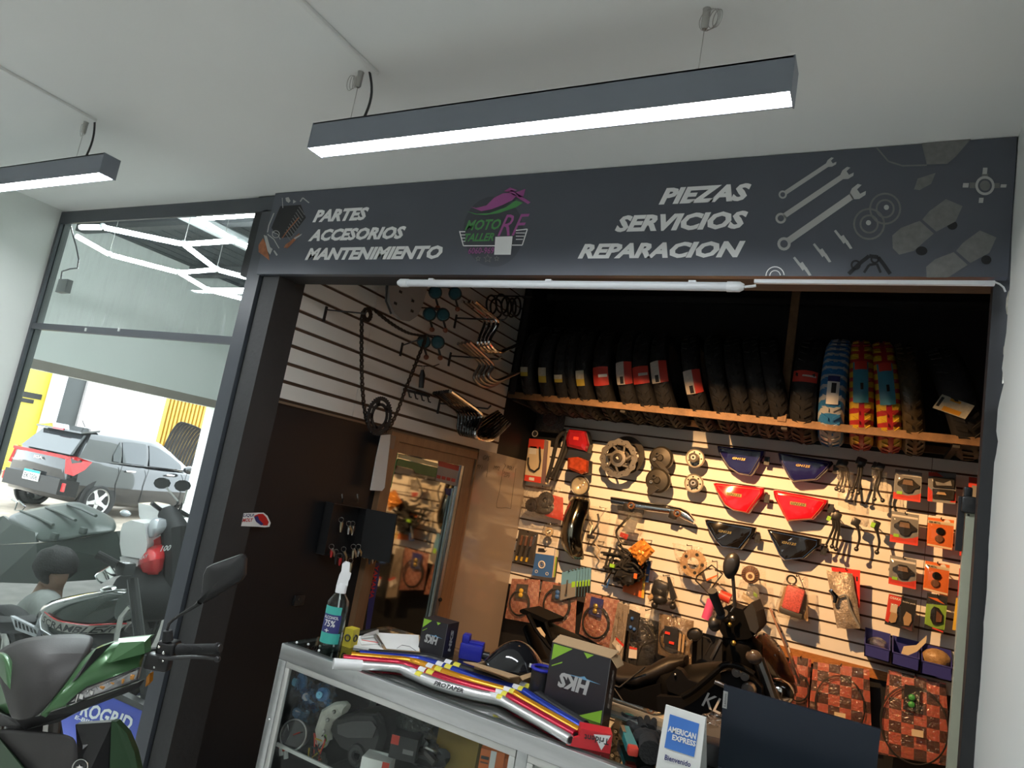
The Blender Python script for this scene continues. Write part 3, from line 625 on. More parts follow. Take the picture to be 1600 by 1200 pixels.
part('antenna', MB().tube([CF(.72, 0, 1.47), CF(.60, 0, 1.62)], .006, 6), m_matte, car)
part('roof_fin', sbody(CF, [(.62, 0, 1.47, .01, .01, 1), (.7, 0, 1.485, .07, .03, 1), (.85, 0, 1.485, .08, .03, 1), (.95, 0, 1.48, .02, .01, 1)], 10), mat('car_trim_grey', (.4, .4, .42), .3), car)
part('door_mirror', MB().ball(CF(2.42, .92, 1.0), (.10, .12, .08), 12, 8), m_car, car)
# ---- red and white sport bike in the doorway
m_wfair = mat('white_fairing', (.80, .79, .79), .25, var=.03, coat=.4); m_sil = mat('silver_fairing', (.50, .51, .54), .25, .4, var=.05); m_rfair = mat('red_fairing', (.60, .03, .035), .18, var=.08, coat=.6)
DB = 5.0
rb = thing('sport_motorcycle', (PD(240, 880, DB).x, PD(240, 880, DB).y, ZF), 'red and white sport motorcycle beyond the window glass, facing the street', 'motorcycle')
BK = V((-.5, .86, 0))*.30
def plate(pts, D, ext): return MB().prism([PD(x, y, d if d else D) for x, y, d in [(p+(0,))[:3] for p in pts]], ext)
part('tail_fairing', plate([(188, 830), (192, 818), (205, 813), (225, 818), (230, 850), (226, 874), (190, 868), (187, 850)], DB-.15, BK), m_wfair, rb, None)
part('tail_fairing', plate([(187, 870), (222, 875), (214, 885), (200, 884), (188, 876)], DB-.12, BK), m_wfair, rb, None)
part('seat_cowl', plate([(216, 786), (236, 790), (262, 806), (264, 812), (240, 812), (222, 818), (217, 805)], DB+.1, BK), m_wfair, rb, None)
sh = cgrid([[(235, 810, DB-.1), (248, 808, DB-.1), (262, 812, DB), (271, 819, DB)], [(229, 828, DB-.12), (245, 826, DB-.22), (258, 824, DB-.1), (269, 822, DB)], [(229, 840, DB-.08), (240, 842, DB-.16), (252, 834, DB-.1), (268, 824, DB)]])
subsolid(part('tank_cover', sh, m_sil, rb), .05, 2)
sh = cgrid([[(214, 872, DB-.1), (230, 856, DB-.15), (246, 850, DB-.1), (270, 851, DB)], [(214, 882, DB-.12), (234, 875, DB-.3), (252, 872, DB-.25), (264, 872, DB-.05)], [(220, 898, DB-.1), (236, 898, DB-.2), (248, 898, DB-.15), (256, 896, DB)]])
subsolid(part('side_fairing', sh, m_rfair, rb), .04, 2)
part('side_fairing', plate([(222, 872), (224, 840), (230, 850), (250, 838), (252, 850), (236, 856)], DB-.05, BK*.6), m_rfair, rb, None)
part('fairing_letters', text('100', PD(250, 862, DB-.28), PD(266, 860, DB-.2), PD(252, 853, DB-.28), .3, .02), m_wprint, rb, None)
part('fairing_letters', text('RAY', PD(217, 876, DB-.22), PD(232, 870, DB-.3), PD(217, 871, DB-.22), .3, .02), m_wprint, rb, None)
part('nose', plate([(253, 848), (260, 838), (272, 826), (276, 840), (270, 851)], DB-.02, BK*.5), m_wfair, rb, None)
part('handlebar', MB().tube([PD(237, 786, DB), PD(250, 796, DB+.05), PD(265, 800, DB+.15), PD(280, 798, DB+.3), PD(294, 806, DB+.4)], .016, 8), m_plas, rb)
part('front_end', MB().tube([PD(262, 800, DB+.1), PD(275, 830, DB), PD(276, 880, DB-.05), PD(270, 960, DB-.1)], [.07, .1, .09, .05], 10), m_matte, rb)
part('engine', MB().ball(PD(240, 925, DB), (.28, .28, .2), 12, 8), m_matte, rb)
for a, b, c in (((262, 797), (279, 783), (276, 789)), ((279, 800), (284, 785), (283, 790))):
    part('mirror_stalk', MB().tube([PD(*a, DB+.1), PD(*c, DB+.1), PD(*b, DB+.1)], .007, 6), m_plas, rb)
for (x, y) in ((252, 755), (284, 759)):
    hx = [PD(x+11*math.cos(2*math.pi*i/10)*(1.1), y+9*math.sin(2*math.pi*i/10), DB+.1) for i in range(10)]
    part('mirror', MB().prism(hx, V((-.5, .86, 0))*.03), m_plas, rb)
    part('mirror_stalk', MB().tube([PD(x+8, y+7, DB+.1), PD(x+26 if x < 260 else x+2, y+28, DB+.1)], .007, 6), m_steel, rb)
for s, (x, y) in enumerate(((196, 802), (289, 885))):
    part('indicator', MB().ball(PD(x, y, DB), (.05, .03, .025), 10, 7), mat('amber_lens', (.75, .28, .02), .2) if s else m_sil, rb)
wheel(rb, (PD(215, 960, DB).x, PD(215, 960, DB).y, ZF+.3), (.86, .5, 0), .3, .14, m_rub, m_matte, 5)
# ---- scooter with big dark top case
D0 = 3.55
PDF, PDK = PD, lambda x, y, d: PDF(x, y, d*1.42)
PD = PDK
tcz = thing('top_case', PDK(90, 905, D0), 'big dark green grey plastic top case with ribbed lid behind the window', 'top case')
m_case = mat('case_plastic', (.055, .070, .063), .42, var=.05, bump=.05, bscale=120)
ext = V((-.25, .5, 0)).normalized()*.0
lid = cgrid([[(5, 806, 3.75), (60, 792, 3.8), (115, 783, 3.85), (125, 784, 3.85), (175, 806, 3.75)],
             [(20, 818, 3.6), (60, 806, 3.62), (110, 800, 3.65), (140, 800, 3.66), (180, 815, 3.65)],
             [(55, 832, 3.42), (80, 829, 3.42), (120, 822, 3.45), (150, 818, 3.47), (182, 822, 3.55)],
             [(56, 846, 3.38), (90, 845, 3.38), (120, 838, 3.40), (150, 833, 3.43), (181, 829, 3.5)]])
subsolid(part('lid', lid, m_case, tcz), .02, 2)
part('lid_side', plate([(5, 806, 3.75), (20, 818, 3.6), (55, 832, 3.42), (56, 847, 3.38), (-20, 852, 3.7), (-20, 815, 3.8)], 3.5, V((.0, .02, 0))), m_case, tcz, None)
for a, b in (((33, 799), (83, 820)), ((72, 793), (118, 813)), ((106, 788), (150, 806))):
    part('lid_rib', MB().tube([PDK(*a, 3.78), PDK((a[0]+b[0])/2, (a[1]+b[1])/2-1.5, 3.62), PDK(*b, 3.46)], .011, 8), m_case, tcz)
part('base', plate([(57, 849, 3.39), (120, 842, 3.41), (182, 830, 3.5), (190, 850, 3.5), (189, 876, 3.5), (160, 905, 3.5), (60, 912, 3.45), (-10, 910, 3.6), (-20, 852, 3.7)], 3.5, V((-.12, .25, 0))), m_case, tcz, None)
part('latch', MB().box(PDK(130, 829, 3.42), (.06, .03, .045), r=.008), m_case, tcz); part('latch', MB().box(PDK(85, 838, 3.39), (.07, .03, .05), r=.008), m_case, tcz)
part('luggage_rail', MB().tube([PDK(18, 780, 3.9), PDK(27, 785, 3.9), PDK(23, 797, 3.9), PDK(34, 798, 3.9), PDK(40, 792, 3.9), PDK(29, 782, 3.9)], .006, 6), m_chrome, tcz)
part('support_post', MB().tube([PDK(90, 905, 3.6), V((PDK(90, 905, 3.6).x, PDK(90, 905, 3.6).y, ZF))], .05, 8), m_matte, tcz)
PD = PDF
# ---- scrambler: tank, seat, bars
YK = 2.25
sk = thing('scrambler_motorcycle', (PY(150, 960, YK).x, YK, ZF), 'dark green motorcycle with a fuel tank lettered SCRAMBLER behind the window glass', 'motorcycle')
m_tank = mat('tank_green', (.012, .020, .016), .12, var=.06, coat=.8)
def ty(x, y): p = PY(x, y, YK); return p.x, p.z
secs = []
for x, yt, yb, hy in ((84, 962, 975, .05), (92, 945, 990, .10), (104, 934, 1002, .125), (122, 930, 1012, .145), (142, 926, 1018, .155), (160, 923, 1020, .15), (178, 921, 1014, .13), (194, 920, 995, .10), (204, 924, 975, .06)):
    a = PY(x, yt, YK); b = PY(x, yb, YK); secs.append((a.x, 0, (a.z+b.z)/2, hy, (a.z-b.z)/2, .8))
KF = Fr((0, YK, 0), XV, -YV, ZV)
part('fuel_tank', sbody(KF, secs, 24), m_tank, sk)
def tsurf(x, y, off=.009):
    """point on the near flank of the tank"""
    p = PY(x, y, YK-.12); best = min(secs, key=lambda s: abs(s[0]-p.x))
    i = min(range(len(secs)-1), key=lambda i: abs((secs[i][0]+secs[i+1][0])/2-p.x)); s0, s1 = secs[i], secs[i+1]; k = (p.x-s0[0])/(s1[0]-s0[0])
    zc, hy, hz = [s0[j]+(s1[j]-s0[j])*k for j in (2, 3, 4)]
    w = min(.98, abs((p.z-zc)/hz)); return V((p.x, YK-hy*(1-w**2.5)**.4-off, p.z))
band = MB(); n = 12
def bandrow(pts): return [tsurf(x, y) for x, y in pts]
def interp(pts, n):
    out = []
    for i in range(n+1):
        t = i/n*(len(pts)-1); k = min(int(t), len(pts)-2); f = t-k; out.append((pts[k][0]+(pts[k+1][0]-pts[k][0])*f, pts[k][1]+(pts[k+1][1]-pts[k][1])*f))
    return out
tl_ = interp([(80, 957), (105, 970), (135, 978), (165, 979)], n); bl_ = interp([(78, 970), (103, 984), (125, 991), (150, 993)], n); md = [((a[0]+b[0])/2, (a[1]+b[1])/2) for a, b in zip(tl_, bl_)]
band.loft([bandrow(tl_), bandrow(md), bandrow(bl_)], open_ring=True)
part('tank_reflection', band, mat('reflection_cream', (.42, .41, .37), .35), sk)  # shirt's reflection in the window, painted as a pale band on the tank
q = MB(); q.tube([tsurf(x, y-1.5, .010) for x, y in tl_], .0035, 5); part('tank_stripe', q, m_rfair, sk)
gv, gf = glyphs('SCRAMBLER', .2, .02); q = MB()
def bl2(t, s):
    k = t*n; i = min(int(k), n-1); f = k-i
    a = (tl_[i][0]+(tl_[i+1][0]-tl_[i][0])*f, tl_[i][1]+(tl_[i+1][1]-tl_[i][1])*f); b = (bl_[i][0]+(bl_[i+1][0]-bl_[i][0])*f, bl_[i][1]+(bl_[i+1][1]-bl_[i][1])*f)
    return tsurf(b[0]+(a[0]-b[0])*s, b[1]+(a[1]-b[1])*s, .015)
q.add([bl2(.02+a*.90, .08+b*.78) for a, b in gv], gf); part('tank_lettering', q, m_blk, sk, None)
cp = PY(176, 922, YK)
part('fuel_cap', MB().lathe([(.036, -.006), (.036, .008), (.03, .012), (0, .012)], (cp.x, YK-.02, cp.z), (0, -.3, 1), 24), m_chrome, sk)
part('handlebar', MB().tube([PY(155, 868, YK-.25), PY(180, 881, YK-.2), PY(205, 892, YK), PY(206, 891, YK+.16), PY(204, 888, YK+.2)], .013, 8), m_plas, sk)
part('grip', MB().tube([PY(152, 866, YK-.26), PY(182, 882, YK-.2)], .019, 10), m_rub, sk)
part('switch_box', MB().box(PY(196, 888, YK-.16), (.07, .06, .06), r=.01), m_plas, sk)
part('gauge', MB().lathe([(.04, 0), (.045, .02), (.045, .05), (.035, .055), (0, .055)], PY(170, 905, YK-.02), (-.5, -.5, .8), 20), m_chrome, sk)
part('gauge_face', MB().lathe([(.033, 0), (.0, 0)], PY(170, 905, YK-.02)+V((-.5, -.5, .8)).normalized()*.057, (-.5, -.5, .8), 20), m_red, sk)
for s in (-1, 1): part('fork_leg', MB().tube([PY(207, 905, YK+.1*s), PY(232, 1110, YK+.1*s)], .024, 10), m_plas, sk)
part('frame_tube', MB().tube([PY(203, 948, YK-.11), PY(189, 965, YK-.12), PY(183, 990, YK-.12), PY(180, 1030, YK-.11)], .012, 8), m_steel, sk)
part('seat', sbody(KF, [(PY(-60, 960, YK).x, 0, PY(-60, 960, YK).z, .10, .03, .7), (PY(-20, 968, YK).x, 0, PY(-20, 968, YK).z, .13, .045, .7), (PY(40, 976, YK).x, 0, PY(40, 976, YK).z, .13, .045, .7), (PY(86, 975, YK).x, 0, PY(86, 975, YK).z, .08, .035, .7)], 16), m_matte, sk)
gp = part('side_grille', MB().prism([PY(16, 962, YK-.14), PY(60, 984, YK-.14), PY(56, 996, YK-.14), PY(24, 984, YK-.14)], (0, .02, 0)), m_sil, sk, None)
q = MB()
for i in range(6): q.prism([PY(22+i*6, 968+i*3, YK-.142), PY(25+i*6, 969.5+i*3, YK-.142), PY(27+i*6, 981+i*2, YK-.142), PY(24+i*6, 979.5+i*2, YK-.142)], (0, .004, 0))
part('slots', q, m_matte, gp, None, kind='stuff')
part('engine', MB().box((PY(140, 1060, YK).x, YK, .33), (.4, .26, .36), r=.05), m_matte, sk)
wheel(sk, (PY(235, 1130, YK).x, YK, ZF+.32), (0, 1, 0), .32, .11, m_rub, m_steel, 12, rimw=.01); wheel(sk, (PY(-30, 1130, YK).x, YK, ZF+.32), (0, 1, 0), .32, .12, m_rub, m_steel, 12, rimw=.01)
# blue lettered crate leaning behind the glass
YG = 2.06
bs = thing('blue_display_panel', PY(160, 1190, YG), 'bright blue panel with white block lettering behind the window', 'panel')
part('panel', MB().prism([PY(96, 1062, YG), PY(160, 1083, YG), PY(224, 1111, YG), PY(205, 1230, YG), PY(60, 1230, YG), PY(60, 1060, YG)], (0, .03, 0)), mat('blue_print', (.02, .05, .42), .4), bs, None)
q = text('OROGRID', PY(108, 1112, YG-.002), PY(202, 1144, YG-.002), PY(116, 1090, YG-.002), .1, .03); part('lettering', q, m_wprint, bs, None)
q = text('E-BIKE', PY(116, 1123, YG-.002), PY(150, 1135, YG-.002), PY(118, 1117, YG-.002), .1, .03); part('lettering', q, m_wprint, bs, None)
part('top_trim', MB().prism([PY(96, 1050, YG), PY(150, 1066, YG), PY(226, 1103, YG), PY(224, 1112, YG), PY(150, 1079, YG), PY(96, 1062, YG)], (0, .04, 0)), m_plas, bs, None)
# ================================================================== GREEN MOTORCYCLE IN THE SHOP
KD = 1.42
def gD(rows): return cgrid([[(x, y, d*KD) for x, y, d in r] for r in rows])
def gpl(pts, ext): return MB().prism([PD(x, y, d*KD) for x, y, d in pts], ext)
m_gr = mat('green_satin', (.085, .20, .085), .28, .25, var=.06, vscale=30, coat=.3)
m_gn = mat('nose_grey', (.050, .047, .046), .5, var=.05, bump=.04, bscale=200)
gm = thing('green_motorcycle', (PD(60, 1100, 1.9).x-.05, PD(60, 1100, 1.9).y+.1, 0), 'green and grey motorcycle front with mirror and grip, standing before the shop window', 'motorcycle')
bk = V((-.55, .80, -.1)).normalized()
subsolid(part('nose_panel', gD([[(-14, 1030, 1.36), (2, 1013, 1.36), (29, 998, 1.36), (73, 992, 1.36), (117, 990, 1.38), (152, 992, 1.40)],
    [(-10, 1042, 1.32), (11, 1034, 1.31), (35, 1024, 1.29), (70, 1019, 1.29), (105, 1018, 1.31), (140, 1018, 1.33)],
    [(2, 1070, 1.29), (15, 1070, 1.27), (35, 1068, 1.25), (60, 1066, 1.25), (83, 1066, 1.26), (106, 1066, 1.28)],
    [(12, 1105, 1.26), (21, 1106, 1.25), (32, 1108, 1.24), (45, 1110, 1.24), (58, 1110, 1.24), (74, 1102, 1.25)],
    [(18, 1124, 1.26), (24, 1124, 1.25), (30, 1125, 1.24), (38, 1125, 1.24), (48, 1123, 1.24), (62, 1117, 1.25)]]), m_gn, gm), .02, 2)
subsolid(part('side_cowl', gD([[(60, 1119, 1.25), (88, 1084, 1.27), (115, 1049, 1.30), (141, 1014, 1.33), (180, 999, 1.37), (238, 994, 1.42)],
    [(64, 1117, 1.24), (92, 1086, 1.255), (120, 1053, 1.28), (148, 1020, 1.31), (184, 1006, 1.345), (234, 1002, 1.40)],
    [(78, 1112, 1.25), (110, 1080, 1.265), (142, 1051, 1.29), (166, 1035, 1.31), (195, 1027, 1.34), (226, 1022, 1.38)],
    [(104, 1102, 1.26), (120, 1090, 1.27), (138, 1077, 1.285), (166, 1064, 1.30), (195, 1053, 1.325), (219, 1045, 1.35)],
    [(104, 1106, 1.28), (122, 1099, 1.29), (140, 1091, 1.30), (166, 1082, 1.315), (195, 1072, 1.335), (214, 1066, 1.36)]]), m_gr, gm), .015, 2)
part('cowl_groove', gpl([(150, 1014, 1.305), (178, 1003, 1.335), (160, 1020, 1.32), (120, 1061, 1.273), (112, 1066, 1.27)], bk*.004), m_plas, gm, None)
part('cowl_fin', gpl([(187, 1004, 1.32), (225, 1002, 1.345), (226, 1021, 1.345), (170, 1036, 1.295), (166, 1033, 1.295)], bk*.05), m_gr, gm, None)
part('cowl_fin_top', gpl([(185, 998, 1.335), (236, 993, 1.375), (226, 1003, 1.345), (187, 1005, 1.32)], bk*.03), m_gr, gm, None)
dl = part('running_light', gpl([(105, 1100, 1.25), (121, 1086, 1.262), (136, 1075, 1.272), (217, 1044, 1.335), (213, 1061, 1.33), (156, 1083, 1.278), (110, 1102, 1.25)], bk*.02), mat('lamp_lens_clear', (.50, .50, .50), .08, .6, var=.4, vscale=50), gm, None)
part('light_bezel', MB().tube([PD(x, y, d*KD) for x, y, d in [(104, 1101, 1.249), (121, 1085, 1.261), (136, 1074, 1.271), (218, 1043, 1.334), (214, 1062, 1.329), (156, 1084, 1.277), (104, 1101, 1.249)]], .0022, 6), m_plas, gm)
for i in range(6):
    t = i/5; x = 128+t*78; y = 1088-t*30; d = (1.262+t*.062)
    part('led_cell', MB().box(PD(x, y, d*KD), (.012, .008, .013), Matrix.Rotation(.5, 4, 'Z'), r=.002), mat('amber_led', (.55, .25, .06), .2) if i > 1 else m_chrome, dl, None)
    part('led_divider', MB().box(PD(x-7, y+2.5, (d-.004)*KD), (.002, .006, .02), Matrix.Rotation(.5, 4, 'Z')), m_chrome, dl, None)
part('lower_lip', gpl([(-15, 1106, 1.28), (24, 1124, 1.26), (60, 1119, 1.26), (105, 1104, 1.275), (214, 1067, 1.345), (205, 1080, 1.37), (120, 1113, 1.30), (90, 1129, 1.29), (40, 1140, 1.28), (-15, 1132, 1.30)], bk*.06), m_plas, gm, None)
subsolid(part('side_cowl', gD([[(-40, 1030, 1.40), (-8, 1016, 1.33), (10, 1027, 1.30)], [(-40, 1070, 1.36), (-2, 1066, 1.30), (14, 1064, 1.27)], [(-40, 1105, 1.34), (0, 1112, 1.29), (23, 1122, 1.255)]]), m_gr, gm), .015, 2)
subsolid(part('front_shield', gD([[(-20, 1138, 1.31), (30, 1142, 1.27), (80, 1146, 1.26), (120, 1148, 1.28)], [(-20, 1165, 1.30), (30, 1170, 1.26), (80, 1174, 1.25), (121, 1176, 1.27)], [(-20, 1240, 1.30), (30, 1240, 1.25), (80, 1240, 1.24), (124, 1240, 1.26)]]), m_gn, gm), .015, 2)
part('shield_side', gpl([(118, 1132, 1.30), (176, 1128, 1.34), (172, 1240, 1.33), (124, 1240, 1.27), (121, 1176, 1.272)], bk*.03), m_plas, gm, None)
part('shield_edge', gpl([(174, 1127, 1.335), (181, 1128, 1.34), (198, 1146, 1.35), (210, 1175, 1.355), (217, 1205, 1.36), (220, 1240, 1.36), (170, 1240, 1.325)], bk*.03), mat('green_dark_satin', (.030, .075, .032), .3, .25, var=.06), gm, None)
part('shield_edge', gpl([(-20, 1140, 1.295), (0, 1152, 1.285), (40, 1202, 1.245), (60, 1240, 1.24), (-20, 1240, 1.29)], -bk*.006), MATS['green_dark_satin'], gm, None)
bc = PD(126, 1198, 1.262*KD)
part('badge', MB().lathe([(0, .004), (.016, .004), (.0185, .002), (.0185, -.004)], bc, -bk, 24), m_gloss, gm)
part('badge_ring', MB().ring(bc-bk*.003, bk, .0185, .0018, 24, 6), m_chrome, gm)
part('badge_wing', MB().prism([bc-bk*.006+cr*a+cu*b for a, b in ((-.010, .001), (-.002, .003), (0, .008), (.002, .003), (.010, .001), (.003, -.002), (0, -.006), (-.003, -.002))], bk*.002), m_chrome, gm, None)
# handlebar end
gp = lambda x, y, d: PD(x, y, d*KD)
part('bar', MB().tube([gp(120, 1020, 1.45), gp(230, 1018, 1.42), gp(262, 1015, 1.385), gp(345, 1013, 1.36)], .011, 10), m_plas, gm)
part('grip', MB().lathe([(.013, 0), (.0165, .004), (.0165, .014), (.0145, .018), (.0142, .118), (.0165, .122), (.0165, .128), (.012, .132), (0, .132)], gp(277, 1015, 1.375), gp(347, 1013.5, 1.36)-gp(277, 1015, 1.375), 20), m_rub, gm)
q = MB()
for i in range(3):
    a = 292+i*16
    q.tube([gp(a, 1009.5, 1.362), gp(a+5, 1011, 1.357), gp(a+9, 1014, 1.356), gp(a+5, 1018, 1.357), gp(a, 1020, 1.362)], .0009, 5)
part('grip_groove', q, m_plas, gm, kind='stuff')
part('switch_housing', MB().box(gp(263, 1013, 1.38), (.052, .055, .046), Matrix.Rotation(yaw, 4, 'Z'), r=.01, seg=3), m_plas, gm)
part('lever_perch', MB().box(gp(248, 1034, 1.36), (.07, .04, .045), Matrix.Rotation(yaw, 4, 'Z'), r=.01), m_plas, gm)
part('brake_lever', MB().tube([gp(250, 1029, 1.345), gp(262, 1029.5, 1.34), gp(278, 1027.5, 1.335), (gp(300, 1026.5, 1.33)), gp(320, 1027.5, 1.33), gp(336, 1029.5, 1.335)], [.006, .006, .0055, .005, .0045, .0045], 8), m_plas, gm)
part('lever_ball', MB().ball(gp(340, 1030, 1.335), .0085, 12, 8), m_plas, gm)
for (x, y, r) in ((248.5, 1011, .004), (255.5, 1020.5, .0045), (241, 1043, .003), (254.5, 1033, .003)): part('bolt', MB().ball(gp(x, y, 1.335), r, 8, 6), m_chrome, gm)
part('mirror_clamp', MB().tube([gp(262, 1001, 1.37), gp(262, 985, 1.37)], [.015, .012], 10), m_rub, gm)
part('mirror_stem', MB().tube([gp(261, 984, 1.37), gp(264, 974, 1.37), gp(272, 967, 1.37), gp(306, 946, 1.365), gp(312, 941, 1.36)], [.0045, .0045, .0045, .006, .008], 8), m_plas, gm)
mo = [(309, 940), (315, 927), (317.5, 898), (323, 886.5), (333, 881), (376, 865.5), (381, 866.5), (384.5, 872), (383, 898), (377, 907), (345, 927), (317, 943.5)]
pf = [gp(x, y, 1.36) for x, y in mo]; cc_ = sum(pf, V())/len(pf); mo2 = [p.lerp(cc_, .06)-bk*.008 for p in pf]
q = MB(); q.loft([[p+bk*.018 for p in pf], pf, mo2]); q.f.pop(); q.f = [f for f in q.f]
cr1 = gp(345, 905, 1.337); n_ = len(pf); o_ = len(q.v); q.v.append(cr1-bk*.012)
for i in range(n_): q.f.append((2*n_+i, 2*n_+(i+1) % n_, o_))
part('mirror_shell', q, m_plas, gm, 28)
part('mirror_glass', MB().prism([p.lerp(cc_, .06)+bk*.017 for p in pf], bk*.003), m_chrome, gm, None)
part('indicator', gpl([(229, 1058, 1.38), (234, 1052, 1.38), (233, 1066, 1.38), (227, 1073, 1.38)], bk*.03), MATS['amber_lens'], gm, None)
c1_ = PD(60, 1130, 1.95)
part('body_core', MB().tube([gp(20, 1060, 1.5), V((c1_.x-.22, c1_.y+.05, .75)), V((c1_.x-.2, c1_.y+.2, .35))], [.06, .07, .07], 14), m_matte, gm)
wheel(gm, (c1_.x+.0, c1_.y+.02, .27), (.82, .55, 0), .27, .11, m_rub, m_plas, 6)
for s in (-1, 1): part('fork_leg', MB().tube([V((c1_.x-.15, c1_.y+.02, .8))+V((.82, .55, 0))*.08*s, V((c1_.x, c1_.y+.02, .27))+V((.82, .55, 0))*.08*s], .022, 10), m_steel, gm)
# ================================================================== PERSON BEHIND THE WINDOW, BUILT IN PLACE OF A REFLECTION IN THE GLASS
YP = 2.80
def pp(x, y, dy=0): return PY(x, y, YP+dy)
m_skin = mat('skin', (.20, .115, .075), .55, var=.05); m_hair = mat('dark_hair', (.003, .0028, .0028), .7, var=.2, bump=.6, bscale=90); m_shirt = mat('grey_shirt', (.21, .22, .21), .85, var=.08, vscale=30, bump=.15)
def skinmesh(name, pts, edges, rad, m, par, lv=2):
    me = bpy.data.meshes.new(name); me.from_pydata([tuple(p-par.org) for p in pts], edges, []); ob = bpy.data.objects.new(name, me); COL.objects.link(ob); ob.parent = par.ob
    sk_ = ob.modifiers.new('skin', 'SKIN')
    for i, r in enumerate(rad): me.skin_vertices[0].data[i].radius = r if hasattr(r, '__len__') else (r, r)
    me.skin_vertices[0].data[0].use_root = True
    s_ = ob.modifiers.new('sub', 'SUBSURF'); s_.levels = lv; s_.render_levels = lv; me.materials.append(m)
    for p in me.polygons: p.use_smooth = True
    sk_.use_smooth_shade = True
    return Thing(ob, par.org)
hd = pp(88, 892); hip = pp(30, 1075)
pe = thing('person', (pp(60, 1100).x, YP, ZF), 'dark haired person in a grey shirt crouching, head bowed, built in place of a window reflection', 'person')
fwd = V((1, 0, 0))
J = [hip, pp(38, 1030), pp(55, 975), pp(72, 935), pp(80, 915), hd+V((.005, 0, -.03)), hd+V((.02, 0, .06)),                       # 0-6 pelvis, belly, chest, neck base, neck, head, crown
     pp(68, 945, -.17), pp(85, 1010, -.22), pp(118, 1045, -.15), pp(126, 1052, -.12),                                               # 7-10 near arm
     pp(68, 945, .17), pp(92, 1010, .22), pp(135, 1045, .12), pp(146, 1052, .1),                                                    # 11-14 far arm
     pp(30, 1080, -.1), pp(120, 1075, -.14), V((pp(75, 1100).x, YP-.12, ZF+.08)), V((pp(110, 1100).x, YP-.12, ZF+.04)),                # 15-18 near leg
     pp(30, 1080, .1), pp(120, 1075, .14), V((pp(75, 1100).x, YP+.12, ZF+.08)), V((pp(110, 1100).x, YP+.12, ZF+.04)),                  # 19-22 far leg
     hd+V((.095, 0, -.045)), hd+V((.085, 0, -.095))]                                                                                  # 23 nose, 24 chin
E_ = [(0, 1), (1, 2), (2, 3), (3, 4), (4, 5), (5, 6), (3, 7), (7, 8), (8, 9), (9, 10), (3, 11), (11, 12), (12, 13), (13, 14), (0, 15), (15, 16), (16, 17), (17, 18), (0, 19), (19, 20), (20, 21), (21, 22), (5, 23), (5, 24)]
rd = [.14, .13, .14, .08, .055, .085, .075, .055, .042, .032, .03, .055, .042, .032, .03, .085, .06, .045, .035, .085, .06, .045, .035, .022, .035]
skinmesh('body', J, E_, rd, m_skin, pe)
sj = [J[0], J[1], J[2], J[3], J[7], J[8].lerp(J[7], .3), J[11], J[12].lerp(J[11], .3)]
skinmesh('shirt', sj, [(0, 1), (1, 2), (2, 3), (3, 4), (4, 5), (3, 6), (6, 7)], [.165, .155, .165, .10, .085, .075, .085, .075], m_shirt, pe)
skinmesh('trousers', [J[0], J[15], J[16], J[17], J[19], J[20], J[21]], [(0, 1), (1, 2), (2, 3), (0, 4), (4, 5), (5, 6)], [.15, .11, .085, .06, .11, .085, .06], m_matte, pe)
hb = MB(); rn = random.Random(5)
hb.ball(hd+V((-.02, 0, .035)), (.145, .125, .125), 22, 14)
for i, p in enumerate(hb.v):
    d = (p-hd); k = 1+.10*noise.noise(d*22)+.05*noise.noise(d*60)
    if d.x > .05 and d.z < -.0: k *= .55
    hb.v[i] = hd+d*k
part('hair', hb, m_hair, pe, 60)
for s in (-1, 1): part('shoe', MB().ball((pp(95, 1100).x, YP+.12*s, ZF+.045), (.13, .05, .045), 12, 8), m_plas, pe)
# ================================================================== SIDE WALL OF THE BAY
XS = XA+.013
def hook(par, b, t, plate_=None, r=.0035, bend=0):
    """wire hook from the slat wall: base and tip as seen"""
    B = PX(*b, XS); T = PY(*t, B.y); q = MB().tube([B, T, T+V((.006, 0, .012+bend))], r, 6)
    part('hook', q, m_plas, par)
    part('hook_plate', MB().box(B+V((.002, 0, -.02)), (.006, .012, .07)), m_plas, par, None)
    return B, T
def gear(c, ax, R, teeth, holes, inner, th=.006, mb=None):
    q = mb or MB(); ax = V(ax).normalized(); u = ax.orthogonal().normalized(); v = ax.cross(u); c = V(c)
    n = teeth*4; out = []; inn = []
    for i in range(n):
        a = 2*math.pi*i/n; r = R if i % 4 in (0, 1) else R*.93
        out.append((u*math.cos(a)+v*math.sin(a))*r); inn.append((u*math.cos(a)+v*math.sin(a))*(R*.78 if holes else inner))
    q.loft([[c+p-ax*th/2 for p in out], [c+p+ax*th/2 for p in out], [c+p+ax*th/2 for p in inn], [c+p-ax*th/2 for p in inn]], closed=True)
    if holes:
        for k in range(holes):
            a = 2*math.pi*k/holes; d = u*math.cos(a)+v*math.sin(a); s_ = ax.cross(d)
            q.prism([c+d*inner*1.1+s_*R*.10-ax*th/2, c+d*R*.8+s_*R*.17-ax*th/2, c+d*R*.8-s_*R*.17-ax*th/2, c+d*inner*1.1-s_*R*.10-ax*th/2], ax*th)
        q.lathe([(inner, -th/2), (inner*1.3, -th/2), (inner*1.3, th/2), (inner, th/2), (inner, -th/2)], c, ax, 24)
    return q
m_dsteel = mat('dark_steel', (.06, .055, .05), .4, .8, var=.2)
ck = thing('chain_kit', PX(593, 678, XA+.3), 'looped drive chain with two sprockets hanging on the white slat side wall', 'chain')
B1, T1 = hook(ck, (509, 484), (571, 490)); XC = T1.x-.02
cpx = [(573, 482), (566, 492), (565, 520), (565, 560), (566, 600), (569, 635), (574, 660), (583, 674), (594, 678), (605, 674), (612, 662), (622, 640), (633, 610), (645, 580), (656, 552), (663, 535), (664, 527), (655, 524), (640, 521), (625, 514), (608, 503), (594, 492), (583, 483)]
cpt = []
